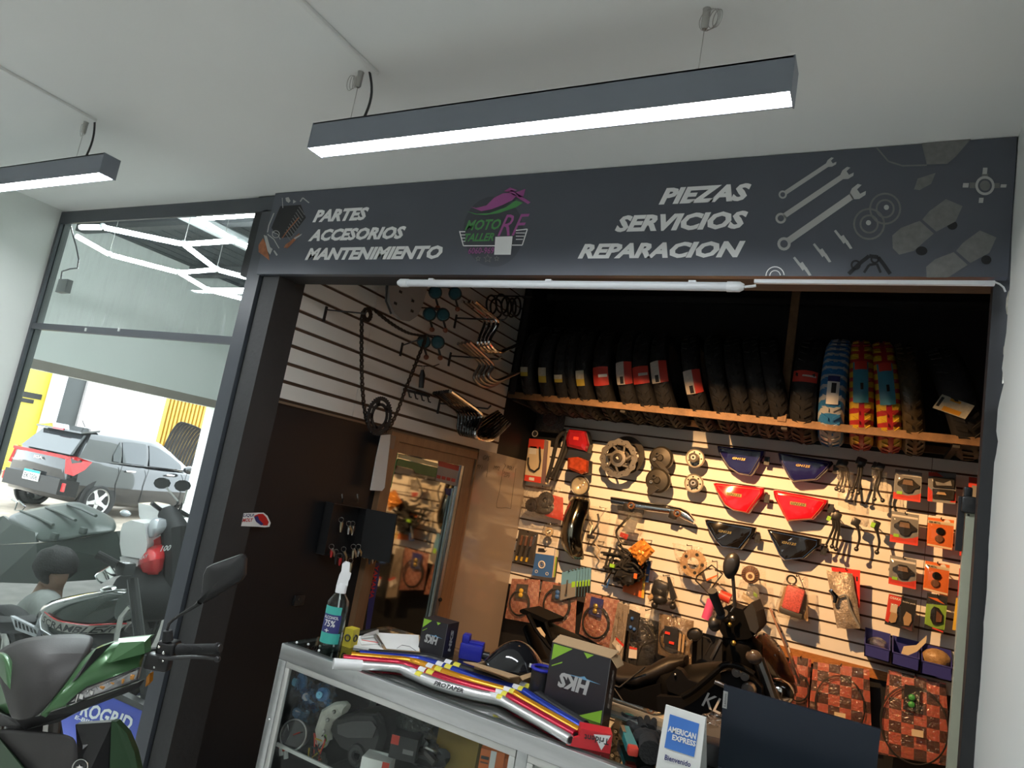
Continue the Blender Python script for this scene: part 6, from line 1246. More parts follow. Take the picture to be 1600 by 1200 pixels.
for k in range(4):
    d = k*6; t, q = item('bearing_card', [(839+d, 853+d*.2), (867+d*.35, 857+d*.2), (862+d*.35, 903-d*.1), (831+d, 899-d*.1)], YB-.13+.02*k, ['front blue bearing card with ring print and white header', 'second bearing card of the stack behind the front one', 'third bearing card of the stack', 'rearmost bearing card of the stack'][k], 'card', 'bearing cards')
    part('card', q.slab(.006), c_bl if k == 0 else (c_cream if k == 1 else c_grn if k == 2 else c_dk), t, None); part('header', q.rect(0, 0, 1, .25), c_wh, t, None)
    if k == 0:
        part('ring_print', MB().ring(q.P(.42, .60, .002), (0, 1, 0), .022, .004, 24, 6), c_wh, t); part('ring_print', MB().ring(q.P(.42, .60, .002), (0, 1, 0), .011, .003, 20, 6), c_gry, t); part('ring_print', MB().ring(q.P(.2, .85, .002), (0, 1, 0), .009, .002, 16, 5), c_wh, t); part('ring_print', MB().ring(q.P(.75, .88, .002), (0, 1, 0), .009, .002, 16, 5), c_wh, t); part('header_print', q.poly([(.1, .06), (.4, .05), (.5, .12), (.6, .08), (.5, .18), (.1, .2)], .002), c_bk, t, None)
    peg(t, q, .5, .02)
for k in range(6):
    d = k*5.6; t, q = item('spark_plug_pack', [(878+d*1.05, 894-k*1.6), (901+d*.8, 892-k*.8), (899+d*.8, 932+k*.1), (875+d*1.05, 938-k*1.2)], YB-.17+.018*k, 'blue topped spark plug pack in the close row beside the bearing cards', 'pack', 'row of spark plug packs')
    part('card', q.slab(.010), c_lb, t, None); part('foot', q.rect(0, .45, 1, 1), m_dsteel if k else c_gry, t, None); part('plug', MB().tube([q.P(.45, .3, .006), q.P(.4, .85, .006)], [.006, .009], 8), m_chrome if k == 0 else m_dsteel, t); part('stripe', q.rect(.72, .4, .95, .62, .002), c_lime, t, None); peg(t, q, .5, .02)
# ---- cable bags with checked cards
def checkmat(name, c1, c2, sc):
    m = bpy.data.materials.new(name); m.use_nodes = True; N = m.node_tree.nodes; L = m.node_tree.links; b = N['Principled BSDF']; b.inputs['Roughness'].default_value = .25
    tc = N.new('ShaderNodeTexCoord'); ck_ = N.new('ShaderNodeTexChecker'); ck_.inputs['Scale'].default_value = sc; ck_.inputs[1].default_value = (*c1, 1); ck_.inputs[2].default_value = (*c2, 1)
    mp = N.new('ShaderNodeMapping'); mp.inputs['Location'].default_value = (0, .013, 0); mp.inputs['Rotation'].default_value = (0, R_(4), 0); L.new(tc.outputs['Object'], mp.inputs[0]); L.new(mp.outputs[0], ck_.inputs[0])
    n = N.new('ShaderNodeTexNoise'); n.inputs['Scale'].default_value = 30; mx = N.new('ShaderNodeMix'); mx.data_type = 'RGBA'; mx.blend_type = 'MULTIPLY'; mx.inputs[0].default_value = .5; L.new(ck_.outputs[0], mx.inputs[6]); L.new(n.outputs['Color'], mx.inputs[7]); L.new(mx.outputs[2], b.inputs['Base Color']); MATS[name] = m; return m
m_chk = checkmat('checked_card', (.74, .20, .15), (.15, .075, .07), 18.); m_chk2 = checkmat('marbled_card', (.66, .33, .26), (.52, .22, .17), 40.)
def cablebag(lab, quad, Y, R, cen, m, extra=None, ry=1., seed=1):
    t, q = item('cable_bag', quad, Y, lab, 'bag', 'bagged cables with patterned cards'); part('card', q.slab(.003), m, t, None); C = q.P(*cen, .014)
    for k in range(3 if m is m_chk2 else 2): part('cable', MB().tube([C+V((math.cos(a)*(R-.004*k), -.004*k, math.sin(a)*(R-.004*k)*ry)) for a in [2*math.pi*i/36 for i in range(36)]], .0035 if m is m_chk2 else .0022, 6, closed=True), m_rub, t)
    if extra:
        m1, m2, u, v, w, h = extra; part('label_card', q.poly([(u, v), (u+w, v), (u+w, v+h), (u, v+h)], .018, .004), m1, t, None)
        for j in (0, 1): part('fitting', MB().ball(q.P(u+w*.5, v+h*(.45+.28*j), .028), (.016, .010, .016), 10, 7), m2, t)
    part('film', q.pillow(.03, seed=seed), m_film, t); peg(t, q, .5, .02); return t, q
YC_ = YB-.10
cablebag('marbled card cable bag beside the white board, yellow fittings', [(800, 904), (844, 906), (838, 975), (789, 966)], YC_, .075, (.42, .58), m_chk2, (c_dk, c_yel, .25, .12, .4, .35), 1.1, 1); cablebag('marbled card cable bag with blue fittings under the spark plug packs', [(848, 908), (902, 915), (898, 995), (838, 962)], YC_-.03, .095, (.5, .5), m_chk2, (c_dk, c_bl, .35, .05, .32, .35), 1.1, 2); cablebag('marbled card cable bag with gold fittings beside the grey sleeve bag', [(916, 926), (968, 938), (955, 1017), (905, 990)], YC_-.02, .09, (.45, .58), m_chk2, (MATS['navy_print'], m_gold, .20, .05, .38, .40), 1.1, 3)
cablebag('checked red card cable bag half behind the motorcycle screen', [(1234, 1024), (1268, 1030), (1262, 1110), (1225, 1100)], YC_+.02, .06, (.5, .6), m_chk, None, 1.2, 4); t_, q_ = cablebag('checked red card cable bag with a cream price label and no fittings', [(1271, 1034), (1358, 1046), (1362, 1150), (1262, 1130)], YC_, .12, (.5, .62), m_chk, None, 1.25, 5); part('price_label', q_.rect(.42, .72, .6, .80, .034), c_cream, t_, None)
t_, q_ = cablebag('checked red card cable bag with green fittings under the blue bins', [(1388, 1046), (1478, 1068), (1486, 1198), (1372, 1178)], YC_-.01, .15, (.48, .58), m_chk, (c_bk, G_('glow_green', (.05, .30, .08)), .30, .12, .26, .30), 1.25, 6); part('price_label', q_.rect(.45, .62, .62, .70, .034), c_cream, t_, None)
# ---- lower middle bags
t, q = bag('ribbed grey sleeve in a bag with a red price tag', [(966, 938), (985, 944), (972, 1046), (948, 1030)], YB-.12, .02, 7); part('sleeve', q.poly([(.05, .03), (.95, .03), (.95, .97), (.05, .97)], .002, .012), mat('ribbed_grey', (.24, .20, .16), .6, var=.3, vscale=60, stretch=(1, 1, 6)), t, None); part('price_tag', q.poly([(.35, .58), (.95, .63), (.75, .78), (.2, .70)], .018), c_wh, t, None); part('price_stripe', q.poly([(.40, .57), (.98, .62), (.95, .66), (.36, .61)], .019), c_red, t, None)
t, q = bag('bag of dark hoses with a blue bulb pack and a price tag', [(986, 946), (1034, 958), (1018, 1050), (976, 1046)], YB-.14, .03, 8)
for k in range(4): part('hose', MB().tube(smooth([q.P(u+.06*k, v, .012+.003*k) for u, v in ((.45, .25), (.75, .45), (.35, .6), (.2, .95))]), .008, 7), m_rub, t)
part('bulb_pack', q.poly([(.02, .05), (.38, .08), (.36, .42), (.0, .38)], .030, .010), c_bk, t, None)
for c in ((.15, .18), (.13, .32), (.26, .34)): part('bulb', MB().ball(q.P(*c, .044), .011, 10, 7), c_bl, t)
part('price_tag', q.poly([(.15, .62), (.42, .63), (.45, .80), (.15, .80)], .034), c_wh, t, None); part('price_stripe', q.poly([(.15, .62), (.42, .63), (.42, .66), (.15, .66)], .035), c_red, t, None)
t, q = cablebag('coiled cable bag with a black and red lamp card above the seat', [(1030, 958), (1084, 970), (1080, 1040), (1028, 1022)], YB-.12, .075, (.42, .55), mat('brown_card', (.24, .17, .10), .5, var=.2), None, 1., 9)
part('lamp_card', q.poly([(.22, .24), (.62, .26), (.60, .72), (.20, .66)], .032, .008), c_bk, t, None)
for c in ((.32, .40), (.45, .60)): part('lamp', MB().box(q.P(*c, .044), (.03, .006, .014)), G_('glow_red', (.75, .05, .03)), t, None)
for k in (0, 1): part('pack_edge', q.poly([(.66+.1*k, .34), (.72+.1*k, .34), (.70+.1*k, .74), (.64+.1*k, .74)], .032, .01), c_tan, t, None)
t = thing('round_mirror', PY(1090, 1030, YB-.16), 'small oval spare mirror on a bent stem above the motorcycle seat', 'mirror'); C = PY(1086, 991, YB-.2)
part('shell', MB().ball(C, (.045, .016, .036), 18, 10, Matrix.Rotation(-.5, 4, 'Y')), m_plas, t); part('rim', MB().tube([C+V((.042*math.cos(a)*math.cos(.5)-.034*math.sin(a)*math.sin(-.5)*-1, -.012, .042*math.cos(a)*math.sin(.5)+.034*math.sin(a)*math.cos(.5))) for a in [2*math.pi*i/24 for i in range(24)]], .004, 6, closed=True), m_gloss, t); part('stem', MB().tube([C+V((.03, .01, -.005)), PY(1108, 998, YB-.17), PY(1112, 1004, YB-.17), PY(1101, 1024, YB-.17)], .005, 7), m_plas, t); part('peg', MB().tube([C+V((0, .01, 0)), V((C.x, YW, C.z))], .004, 6), m_plas, t)
# ---- middle jumble
t, q = bag('bag with a grey bowed lever and a red tag below the grab rail', [(966, 797), (1004, 802), (1000, 855), (955, 850)], YB-.13, .035, 10); part('bowed_strip', MB().tube(smooth([q.P(u, v, .012) for u, v in ((.55, .12), (.25, .42), (.12, .65), (.35, .92), (.6, .95))]), .008, 8), m_dsteel, t); part('red_tag', q.poly([(.3, .62), (.6, .68), (.55, .82), (.28, .74)], .02, .004), c_red, t, None); part('dark_panel', q.poly([(.5, .2), (.85, .25), (.75, .6), (.3, .6)], .004, .006), c_gry, t, None)
C = [(1004, 841), (1023, 861), (1001, 884), (981, 858)]; t, q = item('reflector_bag', C, YB-.22, 'shiny orange square bag glowing in the spotlight', 'bag', 'bagged parts on the slat wall'); part('film', q.pillow(.03, 12, 12, seed=11, wr=.010), mat('orange_foil', (.95, .30, .06), .22, .2, var=.25, vscale=40, bump=.5, bscale=40), t); part('border', MB().prism([p+V((0, .004, 0)) for p in q.c], (0, .004, 0)), c_or, t, None); peg(t, q, .1, .1)
t = thing('cable_tangle', PY(975, 925, YB-.16), 'tangle of black cables and small levers in front of an orange board', 'cables'); rt = random.Random(4)
for k in range(12):
    a = PY(952+rt.random()*45, 868+rt.random()*45, YB-.14); P = [a+V((rt.uniform(-.10, .10), rt.uniform(-.05, .04), rt.uniform(-.10, .09))) for _ in range(5)]
    part('cable', MB().tube(smooth(P), .006+.004*rt.random(), 6), m_rub, t)
part('clump', lump(PY(980, 896, YB-.13), (.085, .045, .07), 3, .6), m_plas, t); part('clump', lump(PY(1000, 868, YB-.12), (.05, .03, .04), 5, .5), m_plas, t); part('lever', MB().tube([PY(946, 886, YB-.18), PY(956, 892, YB-.18), PY(944, 912, YB-.18)], .006, 6), m_chrome, t); part('lever', MB().tube([PY(952, 905, YB-.18), PY(948, 918, YB-.18), PY(940, 914, YB-.18)], .006, 6), c_bl, t); part('clip', MB().box(PY(957, 884, YB-.2), (.03, .02, .02)), c_lime, t, None); part('clip', MB().box(PY(993, 900, YB-.2), (.02, .01, .03)), c_or, t, None); part('peg', MB().tube([PY(990, 872, YB-.14), V((PY(990, 872, YB-.14).x, YW, PY(990, 872, YB-.14).z))], .005, 6), m_plas, t)
t, q = item('orange_board', [(976, 872), (1005, 878), (1002, 934), (973, 924)], YB-.07, 'orange card standing behind the black cable tangle', 'card'); part('card', q.slab(), c_or, t, None); peg(t, q)
for k, (m, lab) in enumerate(((c_yel, 'narrow yellow card edge beside the orange card'), (c_bl, 'narrow blue card beside the yellow edge'))):
    t, q = item('narrow_card', [(1006+k*5, 876), (1009+k*8, 877), (1006+k*7, 935-k*25), (1002+k*6, 934-k*25)], YB-.08, lab, 'card'); part('card', q.slab(), m, t, None); peg(t, q)
t, q = bag('black carburettor in a clear bag beside the orange card', [(1022, 898), (1052, 901), (1062, 948), (1012, 944)], YB-.15, .05, 12); part('body', MB().box(q.P(.42, .45, .02), (.10, .06, .10), Matrix.Rotation(.15, 4, 'Y'), r=.02), m_plas, t); part('bowl', MB().ball(q.P(.4, .78, .02), (.05, .04, .035), 12, 8), m_plas, t); part('arm', MB().prism([q.P(.75, .0, .01), q.P(.85, .02, .01), q.P(1.0, .7, .01), q.P(.8, .9, .01)], (0, -.03, 0)), m_plas, t, None); part('flange', MB().tube([q.P(.05, .8, .03), q.P(.2, .7, .03)], .018, 10), c_tan, t); part('screw', MB().tube([q.P(.7, .85, .04), q.P(.85, .80, .04)], .006, 8), m_steel, t)
for c in ((.25, 1.0), (.82, .98)): part('knob', MB().ball(q.P(*c, .02), .022, 12, 8), m_plas, t)
t, q = bag('bagged tan rear sprocket with many teeth', [(1050, 848), (1098, 856), (1108, 906), (1062, 898)], YB-.13, .02, 13); part('sprocket', gear(PY(1083, 880, YB-.14), (0, 1, 0), .082, 38, 0, .034, .008), c_tan, t, None)
for k in range(5): part('hole', MB().lathe([(0, -.006), (.010, -.006), (.011, 0)], PY(1083, 880, YB-.14)+V((math.cos(k*1.257), 0, math.sin(k*1.257)))*.056, (0, 1, 0), 12), m_matte, t)
t, q = bag('bag with a square wire gasket and a price label', [(1096, 868), (1132, 886), (1134, 938), (1086, 920)], YB-.14, .03, 14); part('wire_frame', MB().tube([PY(x, y, YB-.16) for x, y in [(1112, 883), (1129, 897), (1122, 906), (1106, 926), (1087, 907), (1089, 900)]], .005, 6, closed=True), m_dsteel, t); part('price_label', MB().prism([PY(x, y, YB-.18) for x, y in [(1100, 893), (1116, 889), (1121, 900), (1104, 908)]], (0, .002, 0)), c_wh, t, None); part('price_stripe', MB().prism([PY(x, y, YB-.181) for x, y in [(1103, 905), (1120, 898), (1121, 900), (1104, 908)]], (0, .001, 0)), c_or, t, None)
t, q = bag('pink and red rubber grips in a bag behind the handlebar', [(1110, 922), (1146, 926), (1146, 968), (1100, 972)], YB-.12, .03, 15); part('grip', MB().tube([q.P(.15, .3, .012), q.P(.05, .9, .012)], .026, 12), c_pink, t); part('grip', MB().tube([q.P(.45, .1, .016), q.P(.9, .25, .016)], .030, 12), c_red, t); part('end_cap', MB().lathe([(.0, 0), (.02, .0), (.02, .01)], q.P(.5, .5, .03), (0, -1, 0), 16), m_steel, t)
t, q = bag('tall bag with a ribbed round filter above a grey insert', [(1160, 884), (1196, 892), (1202, 985), (1146, 960)], YB-.14, .03, 17); C = PY(1172, 898, YB-.17); part('filter', MB().lathe([(.0, -.01), (.02, -.012), (.046, -.006), (.05, .02), (0, .02)], C, (0, 1, 0), 28), c_brown, t); part('filter_ring', MB().lathe([(.013, -.016), (.024, -.016), (.024, -.008)], C+V((.004, 0, -.008)), (0, 1, 0), 24), c_cream, t)
q_f = MB()
for k in range(20): a = 2*math.pi*k/20; q_f.tube([C+V((math.cos(a), 0, math.sin(a)))*.026+V((0, -.013, 0)), C+V((math.cos(a+.2), 0, math.sin(a+.2)))*.046+V((0, -.008, 0))], .0016, 4)
part('filter_ribs', q_f, c_dk, t, None, kind='stuff'); part('insert', q.poly([(.35, .24), (.75, .36), (.7, .62), (.3, .52)], .01, .004), c_gry, t, None); part('green_dot', q.poly([(.55, .42), (.68, .45), (.66, .52), (.54, .49)], .016), c_grn, t, None); part('sheet', q.poly([(.2, .5), (.85, .66), (.8, .78), (.15, .62)], .008, .002), c_cream, t, None)
t, q = bag('bagged red air filter with a ring on top', [(1228, 897), (1262, 902), (1266, 975), (1207, 962)], YB-.14, .05, 18); part('element', MB().box(PY(1240, 936, YB-.17), (.095, .06, .13), Matrix.Rotation(.14, 4, 'Y'), r=.01), mat('red_mesh', (.72, .10, .09), .5, var=.4, vscale=120), t); part('base', MB().box(PY(1236, 957, YB-.16), (.12, .07, .03), Matrix.Rotation(.14, 4, 'Y'), r=.006), c_dk, t); part('ring', MB().ring(PY(1237, 906, YB-.16), (0, 1, .3), .024, .005, 22, 6), m_dsteel, t); part('cover', q.poly([(.1, .3), (.45, .18), (.95, .4), (.95, .95), (.1, .9)], .0, .008), c_tan, t, None)
t, q = item('red_hanger_card', [(1299, 886), (1344, 891), (1343, 950), (1305, 940)], YB-.13, 'red plastic carrier behind the silver bubble bag', 'card'); part('card', q.slab(.006), G_('bright_red', (.75, .03, .02)), t, None); part('slot', q.rect(.86, .18, .92, .30, .002), c_bk, t, None); peg(t, q)
t, q = bag('silver bubble wrap bag with a small pump and hose', [(1291, 891), (1332, 896), (1346, 982), (1308, 982)], YB-.15, .03, 19, film=mat('bubble_foil', (.50, .42, .34), .3, .4, var=.35, vscale=90, bump=.6, bscale=120)); part('pump', MB().tube([PY(1297, 921, YB-.2), PY(1306, 932, YB-.2), PY(1304, 942, YB-.2)], [.012, .018, .012], 8), m_chrome, t); part('hose', MB().tube(smooth([PY(1306, 934, YB-.2), PY(1322, 930, YB-.2), PY(1328, 950, YB-.2), PY(1343, 980, YB-.2)]), .006, 6), c_gry, t)
# ---- blue bins
m_bin = mat('blue_bin', (.035, .04, .22), .35, var=.06)
for k, (c, lab) in enumerate((([(1351, 990), (1392, 1001), (1390, 1036), (1350, 1025)], 'blue parts bin with a plastic bag, nearest the bubble wrap bag'), ([(1395, 1003), (1438, 1014), (1436, 1050), (1393, 1038)], 'middle blue parts bin with a cream paper sticking out'), ([(1441, 1016), (1490, 1028), (1486, 1064), (1439, 1053)], 'blue parts bin with a brown bag beside the pale upright'))):
    Yq = YB-.16; t, q = item('parts_bin', c, Yq, lab, 'bin', 'blue parts bins'); a, b, d, e = q.c; bk_ = V((0, .14, 0)); fr = .45
    part('front', MB().prism([a.lerp(e, fr), b.lerp(d, fr), d, e], (0, .005, 0)), m_bin, t, None); part('bottom', MB().obox(e, d-e, bk_, (0, 0, .005)), m_bin, t, None); part('rear', MB().prism([a+bk_+V((0, 0, .02)), b+bk_+V((0, 0, .02)), d+bk_, e+bk_], (0, -.005, 0)), m_bin, t, None)
    for s, (p0, p1) in enumerate(((a, e), (b, d))): part('side', MB().prism([p0.lerp(p1, fr), p0+bk_+V((0, 0, .02)), p1+bk_, p1], (.005 if s == 0 else -.005, 0, 0)), m_bin, t, None)
    part('lip', MB().tube([a.lerp(e, fr), b.lerp(d, fr)], .004, 6), m_bin, t)
    cc = q.P(.5, .45, -.06)
    if k == 0: cn_ = thing('parts_bag', cc, 'small clear bag of fittings lying in the first blue bin', 'bag'); part('film', MB().ball(cc+V((0, 0, .01)), (.05, .04, .035), 12, 8), m_film, cn_); part('fittings', MB().box(cc+V((.01, -.02, -.012)), (.06, .03, .02), r=.004), c_tan, cn_, None)
    if k == 1: solo('paper_slip', MB().prism([PY(x, y, Yq+.04) for x, y in [(1405, 1030), (1412, 1010), (1432, 1008), (1448, 993), (1447, 1004), (1433, 1018)]], (0, .006, 0)), c_cream, 'torn cream paper bag sticking out of the middle blue bin', 'paper')
    if k == 2: solo('parts_bag', MB().ball(cc+V((0, .0, .02)), (.065, .045, .05), 12, 8), mat('brown_bag', (.32, .20, .09), .4, var=.3, vscale=30, bump=.5), 'crumpled brown bag lying in the last blue bin', 'bag')
# ---- pale upright with black cap, just inside the opening
YU = 1.975
t = thing('upright_post', (PY(1490, 1200, YU).x, YU, 0), 'pale green upright metal channel with a black cap beside the jamb', 'post'); m_pg = mat('pale_green_metal', (.50, .51, .38), .45, var=.08)
xa = PY(1509, 800, YU).x; xb = PY(1524, 800, YU).x; zt2 = PY(1515, 797, YU).z
part('channel', MB().obox((xa, YU, 0), (.026, 0, 0), (0, .03, 0), (0, 0, zt2)), m_pg, t, None); part('channel', MB().obox((xa+.029, YU+.006, 0), (.014, 0, 0), (0, .024, 0), (0, 0, zt2)), m_pg, t, None)
part('cap', MB().box((xa+.018, YU+.012, zt2+.012), (.058, .05, .04), r=.006), m_plas, t)
for s in (0, 1): part('cap_horn', MB().box((xa+.002+.034*s, YU+.012, zt2+.04), (.018, .03, .03), r=.004), m_plas, t)
part('clip_strap', MB().obox((xa-.016, YU, zt2-.10), (.014, 0, 0), (0, .02, 0), (0, 0, .13)), m_plas, t, None); part('rivet', MB().ball((xa+.006, YU-.001, zt2-.012), .0025, 8, 6), m_dsteel, t)
# ================================================================== BLACK MOTORCYCLE PARKED IN THE BAY
YM = 3.40
BF = Fr((0, YM, 0), XV, -YV, ZV)
bm_ = thing('trail_motorcycle', (PY(1050, 1100, YM).x, YM, 0), 'black trail motorcycle with luggage rack and screen parked behind the counter', 'motorcycle')
m_mat = mat('bike_black', (.0035, .0034, .0034), .5, var=.08, spec=.08); m_seat = mat('seat_vinyl', (.008, .006, .005), .5, var=.06, bump=.06, bscale=120, spec=.3); m_bg = mat('bike_grey', (.006, .006, .0065), .5, var=.1, vscale=6, spec=.1)
def prof(rows, e=.75, n=22):
    """body from its side outline: (x top, y top, x bottom, y bottom, half width)"""
    rings = []
    for xt, yt, xb, yb, hw in rows:
        a = PY(xt, yt, YM); b = PY(xb, yb, YM); c = (a+b)/2; h = (a-b)/2; r = []
        for j in range(n):
            q = 2*math.pi*j/n; cc, ss = math.cos(q), math.sin(q); r.append(c+h*math.copysign(abs(ss)**e, ss)+V((0, -hw*math.copysign(abs(cc)**e, cc), 0)))
        rings.append(r)
    return MB().loft(rings)
m_ = lambda x, y, dy=0.: PY(x, y, YM+dy)
part('tail_section', prof([(838, 962, 832, 970, .05), (860, 976, 850, 990, .09), (890, 990, 876, 1020, .12), (920, 1008, 902, 1044, .13), (950, 1028, 930, 1062, .13), (985, 1046, 965, 1085, .13)]), m_mat, bm_, 50)
part('seat', prof([(930, 1016, 926, 1030, .08), (955, 1032, 950, 1050, .13), (985, 1044, 980, 1066, .15), (1012, 1042, 1008, 1070, .15), (1032, 1030, 1032, 1066, .13), (1052, 1023, 1054, 1056, .10), (1072, 1024, 1072, 1046, .06)]), m_seat, bm_, 60)
part('luggage_rack', MB().prism([m_(812, 953, -.1), m_(817, 951, -.1), m_(857, 969, -.1), (m_(855, 975, -.1)), m_(812, 957, -.1)], (0, .2, 0)), m_mat, bm_, None)
part('rack_stay', MB().tube([m_(825, 960, -.1), m_(838, 985, -.1), m_(858, 1010, -.1), m_(880, 1030, -.1)], .012, 8), m_mat, bm_); part('rack_stay', MB().tube([m_(852, 972, -.1), m_(862, 1000, -.1), m_(872, 1028, -.1)], .010, 8), m_mat, bm_)
part('rear_fender', prof([(826, 975, 822, 985, .05), (838, 1000, 830, 1006, .06), (850, 1030, 842, 1034, .07)]), m_mat, bm_, 50)
part('tag', MB().prism([m_(838, 981, -.11), m_(844, 980, -.11), m_(852, 992, -.11), m_(851, 996, -.11), m_(846, 992, -.11)], (0, .004, 0)), c_cream, bm_, None)
part('tail_lettering', text('Kawasaki', m_(868, 1000, -.145), m_(897, 1021, -.145), m_(872, 993, -.145), .0, .02), m_lgrey, bm_, None)
part('side_panel', MB().prism([m_(x, y, -.15) for x, y in [(945, 1062), (985, 1080), (1032, 1068), (1036, 1110), (1000, 1140), (940, 1110)]], (0, .3, 0)), m_mat, bm_, None)
part('panel_seam', MB().tube([m_(x, y, -.152) for x, y in [(948, 1066), (968, 1074), (1008, 1042)]], .004, 5), m_matte, bm_); part('panel_seam', MB().tube([m_(x, y, -.152) for x, y in [(938, 1074), (960, 1076), (975, 1098), (1010, 1112)]], .004, 5), m_matte, bm_)
part('fuel_tank', prof([(1034, 1034, 1030, 1092, .10), (1050, 1042, 1044, 1108, .15), (1075, 1040, 1064, 1118, .18), (1105, 1036, 1092, 1118, .19), (1135, 1034, 1126, 1118, .18), (1165, 1040, 1160, 1115, .14), (1185, 1052, 1180, 1108, .08)]), m_mat, bm_, 50)
part('tank_panel', MB().prism([m_(x, y, -.19) for x, y in [(1040, 1064), (1056, 1044), (1064, 1047), (1075, 1062), (1092, 1068), (1064, 1088), (1044, 1080)]], (0, .05, 0)), m_bg, bm_, None)
part('tank_bolt', MB().ball(m_(1055, 1054, -.195), .006, 8, 6), m_steel, bm_)
part('side_shroud', MB().prism([m_(x, y, -.22) for x, y in [(1026, 1088), (1066, 1090), (1110, 1056), (1135, 1048), (1170, 1052), (1190, 1075), (1192, 1200), (1060, 1200), (1028, 1130)]], (0, .06, 0)), m_bg, bm_, None)
part('shroud_lettering', text('KLR', m_(1096, 1102, -.224), m_(1142, 1125, -.224), m_(1106, 1082, -.224), .0, .01), m_lgrey, bm_, None)
part('crash_bar', MB().tube(smooth([m_(x, y, -.25) for x, y in [(1066, 1089), (1085, 1078), (1118, 1050), (1130, 1040), (1145, 1039), (1165, 1046), (1178, 1054)]]), .013, 10), m_mat, bm_)
for c in ((1150.5, 1051), (1163.5, 1056.5)):
    part('bolt_washer', MB().lathe([(.009, -.004), (.018, -.004), (.019, 0), (.009, 0)], m_(*c, -.245), (0, 1, 0), 20), m_steel, bm_); part('bolt', MB().lathe([(0, -.008), (.008, -.008), (.009, 0)], m_(*c, -.245), (0, 1, 0), 14), m_steel, bm_)
part('lower_mount', MB().box(m_(1126, 1069, -.25), (.05, .02, .016), Matrix.Rotation(.15, 4, 'Y'), r=.004), m_steel, bm_)
# cockpit
part('headstock', prof([(1132, 985, 1132, 1050, .06), (1150, 975, 1150, 1062, .10), (1175, 992, 1172, 1070, .10), (1190, 1005, 1186, 1075, .06)]), m_mat, bm_, 50)
part('instrument_cowl', MB().prism([m_(x, y, -.10) for x, y in [(1120, 962), (1128, 950), (1140, 945), (1152, 950), (1160, 952), (1175, 941), (1182, 958), (1186, 980), (1180, 992), (1168, 999), (1150, 1000), (1130, 995), (1122, 980)]], (0, .2, 0), r=.02), m_mat, bm_, None)
part('cowl_peak', MB().prism([m_(x, y, -.13) for x, y in [(1162, 955), (1174.5, 941), (1181, 957), (1186, 981), (1180, 990), (1172, 985)]], (0, .26, 0)), m_matte, bm_, None)
for (x, y, r) in ((1145, 966, .012), (1140, 976, .010), (1146, 1005, .012)): part('cockpit_nut', MB().ball(m_(x, y, -.13), r, 10, 7), m_steel if y < 970 else m_gold, bm_)
part('key_lever', MB().tube([m_(1142, 956, -.14), m_(1148, 947, -.14)], .005, 6), m_steel, bm_)
part('handlebar', MB().tube(smooth([m_(1114, 926, -.42), m_(1124, 952, -.36), m_(1130, 968, -.2), m_(1140, 966, 0), m_(1146, 962, .2), m_(1146, 945, .38)]), .011, 9), m_plas, bm_)
part('grip', MB().tube([m_(1113, 923, -.43), m_(1116, 933, -.41), m_(1126, 957, -.36)], [.0195, .0185, .018], 14), m_rub, bm_); part('grip_flange', MB().lathe([(0, 0), (.028, 0), (.028, .008), (0, .008)], m_(1127, 959, -.36), m_(1126, 957, -.36)-m_(1116, 933, -.41), 18), m_rub, bm_)
part('hand_guard', MB().ball(m_(1117, 974, -.30), (.028, .04, .034), 14, 9), m_plas, bm_)
part('mirror_stem', MB().tube([m_(1148, 948, -.3), m_(1147, 925, -.3), m_(1145, 900, -.3)], .0075, 8), m_plas, bm_)
mq = MB(); rings = []
for k, dd in ((.72, .012), (1., 0.), (.9, -.014), (.5, -.022)):
    rings.append([m_(1142.5, 884, -.3)+V((.034*k*math.cos(a)*(1+.12*math.sin(a)), dd, .056*k*math.sin(a)+.008*math.cos(a)*k)) for a in [2*math.pi*i/22 for i in range(22)]])
part('mirror', mq.loft(rings), m_plas, bm_, 50)
part('mirror_stem', MB().tube([m_(1127, 1000, -.1), m_(1118, 1018, -.12), m_(1112, 1030, -.12)], .010, 7), m_plas, bm_)
subsolid(part('fairing', cgrid([[(1172, 1000, 3.15), (1186, 985, 3.25), (1200, 990, 3.3), (1215, 1003, 3.35)], [(1182, 1018, 3.08), (1198, 1008, 3.15), (1214, 1014, 3.22), (1228, 1025, 3.3)], [(1196, 1042, 3.05), (1212, 1040, 3.1), (1228, 1046, 3.18), (1241, 1058, 3.26)], [(1208, 1066, 3.08), (1222, 1072, 3.12), (1236, 1080, 3.18), (1250, 1088, 3.24)]]), mat('smoke_fairing', (.030, .022, .015), .18, var=.15, coat=.4), bm_), .012, 2)
for c in ((1194, 991), (1216, 1009), (1218, 1017), (1211, 1024)): part('screw', MB().ball(PD(*c, 3.12), .006, 8, 6), m_chrome, bm_)
scr = [[(1203, 950, 3.18), (1207, 949, 3.4)], [(1214, 978, 3.14), (1219, 977, 3.42)], [(1227, 1008, 3.12), (1232, 1006, 3.42)], [(1239, 1040, 3.12), (1243, 1038, 3.40)], [(1249, 1068, 3.14), (1253, 1067, 3.36)]]
subsolid(part('screen', cgrid(scr), glassmat('smoke_screen', (.62, .45, .36), .03, 1.4), bm_), .005, 2); part('screen_edge', MB().tube([PD(*r[0]) for r in scr], .005, 7), mat('screen_edge', (.35, .20, .14), .2), bm_)
part('indicator', MB().ball(m_(1178, 1027, -.22), (.034, .022, .030), 16, 10), mat('clear_lens', (.06, .05, .045), .15, 0., var=.3, vscale=60, spec=.4), bm_); part('indicator_stalk', MB().tube([m_(1178, 1027, -.2), m_(1176, 1030, -.06)], .014, 8), m_plas, bm_)
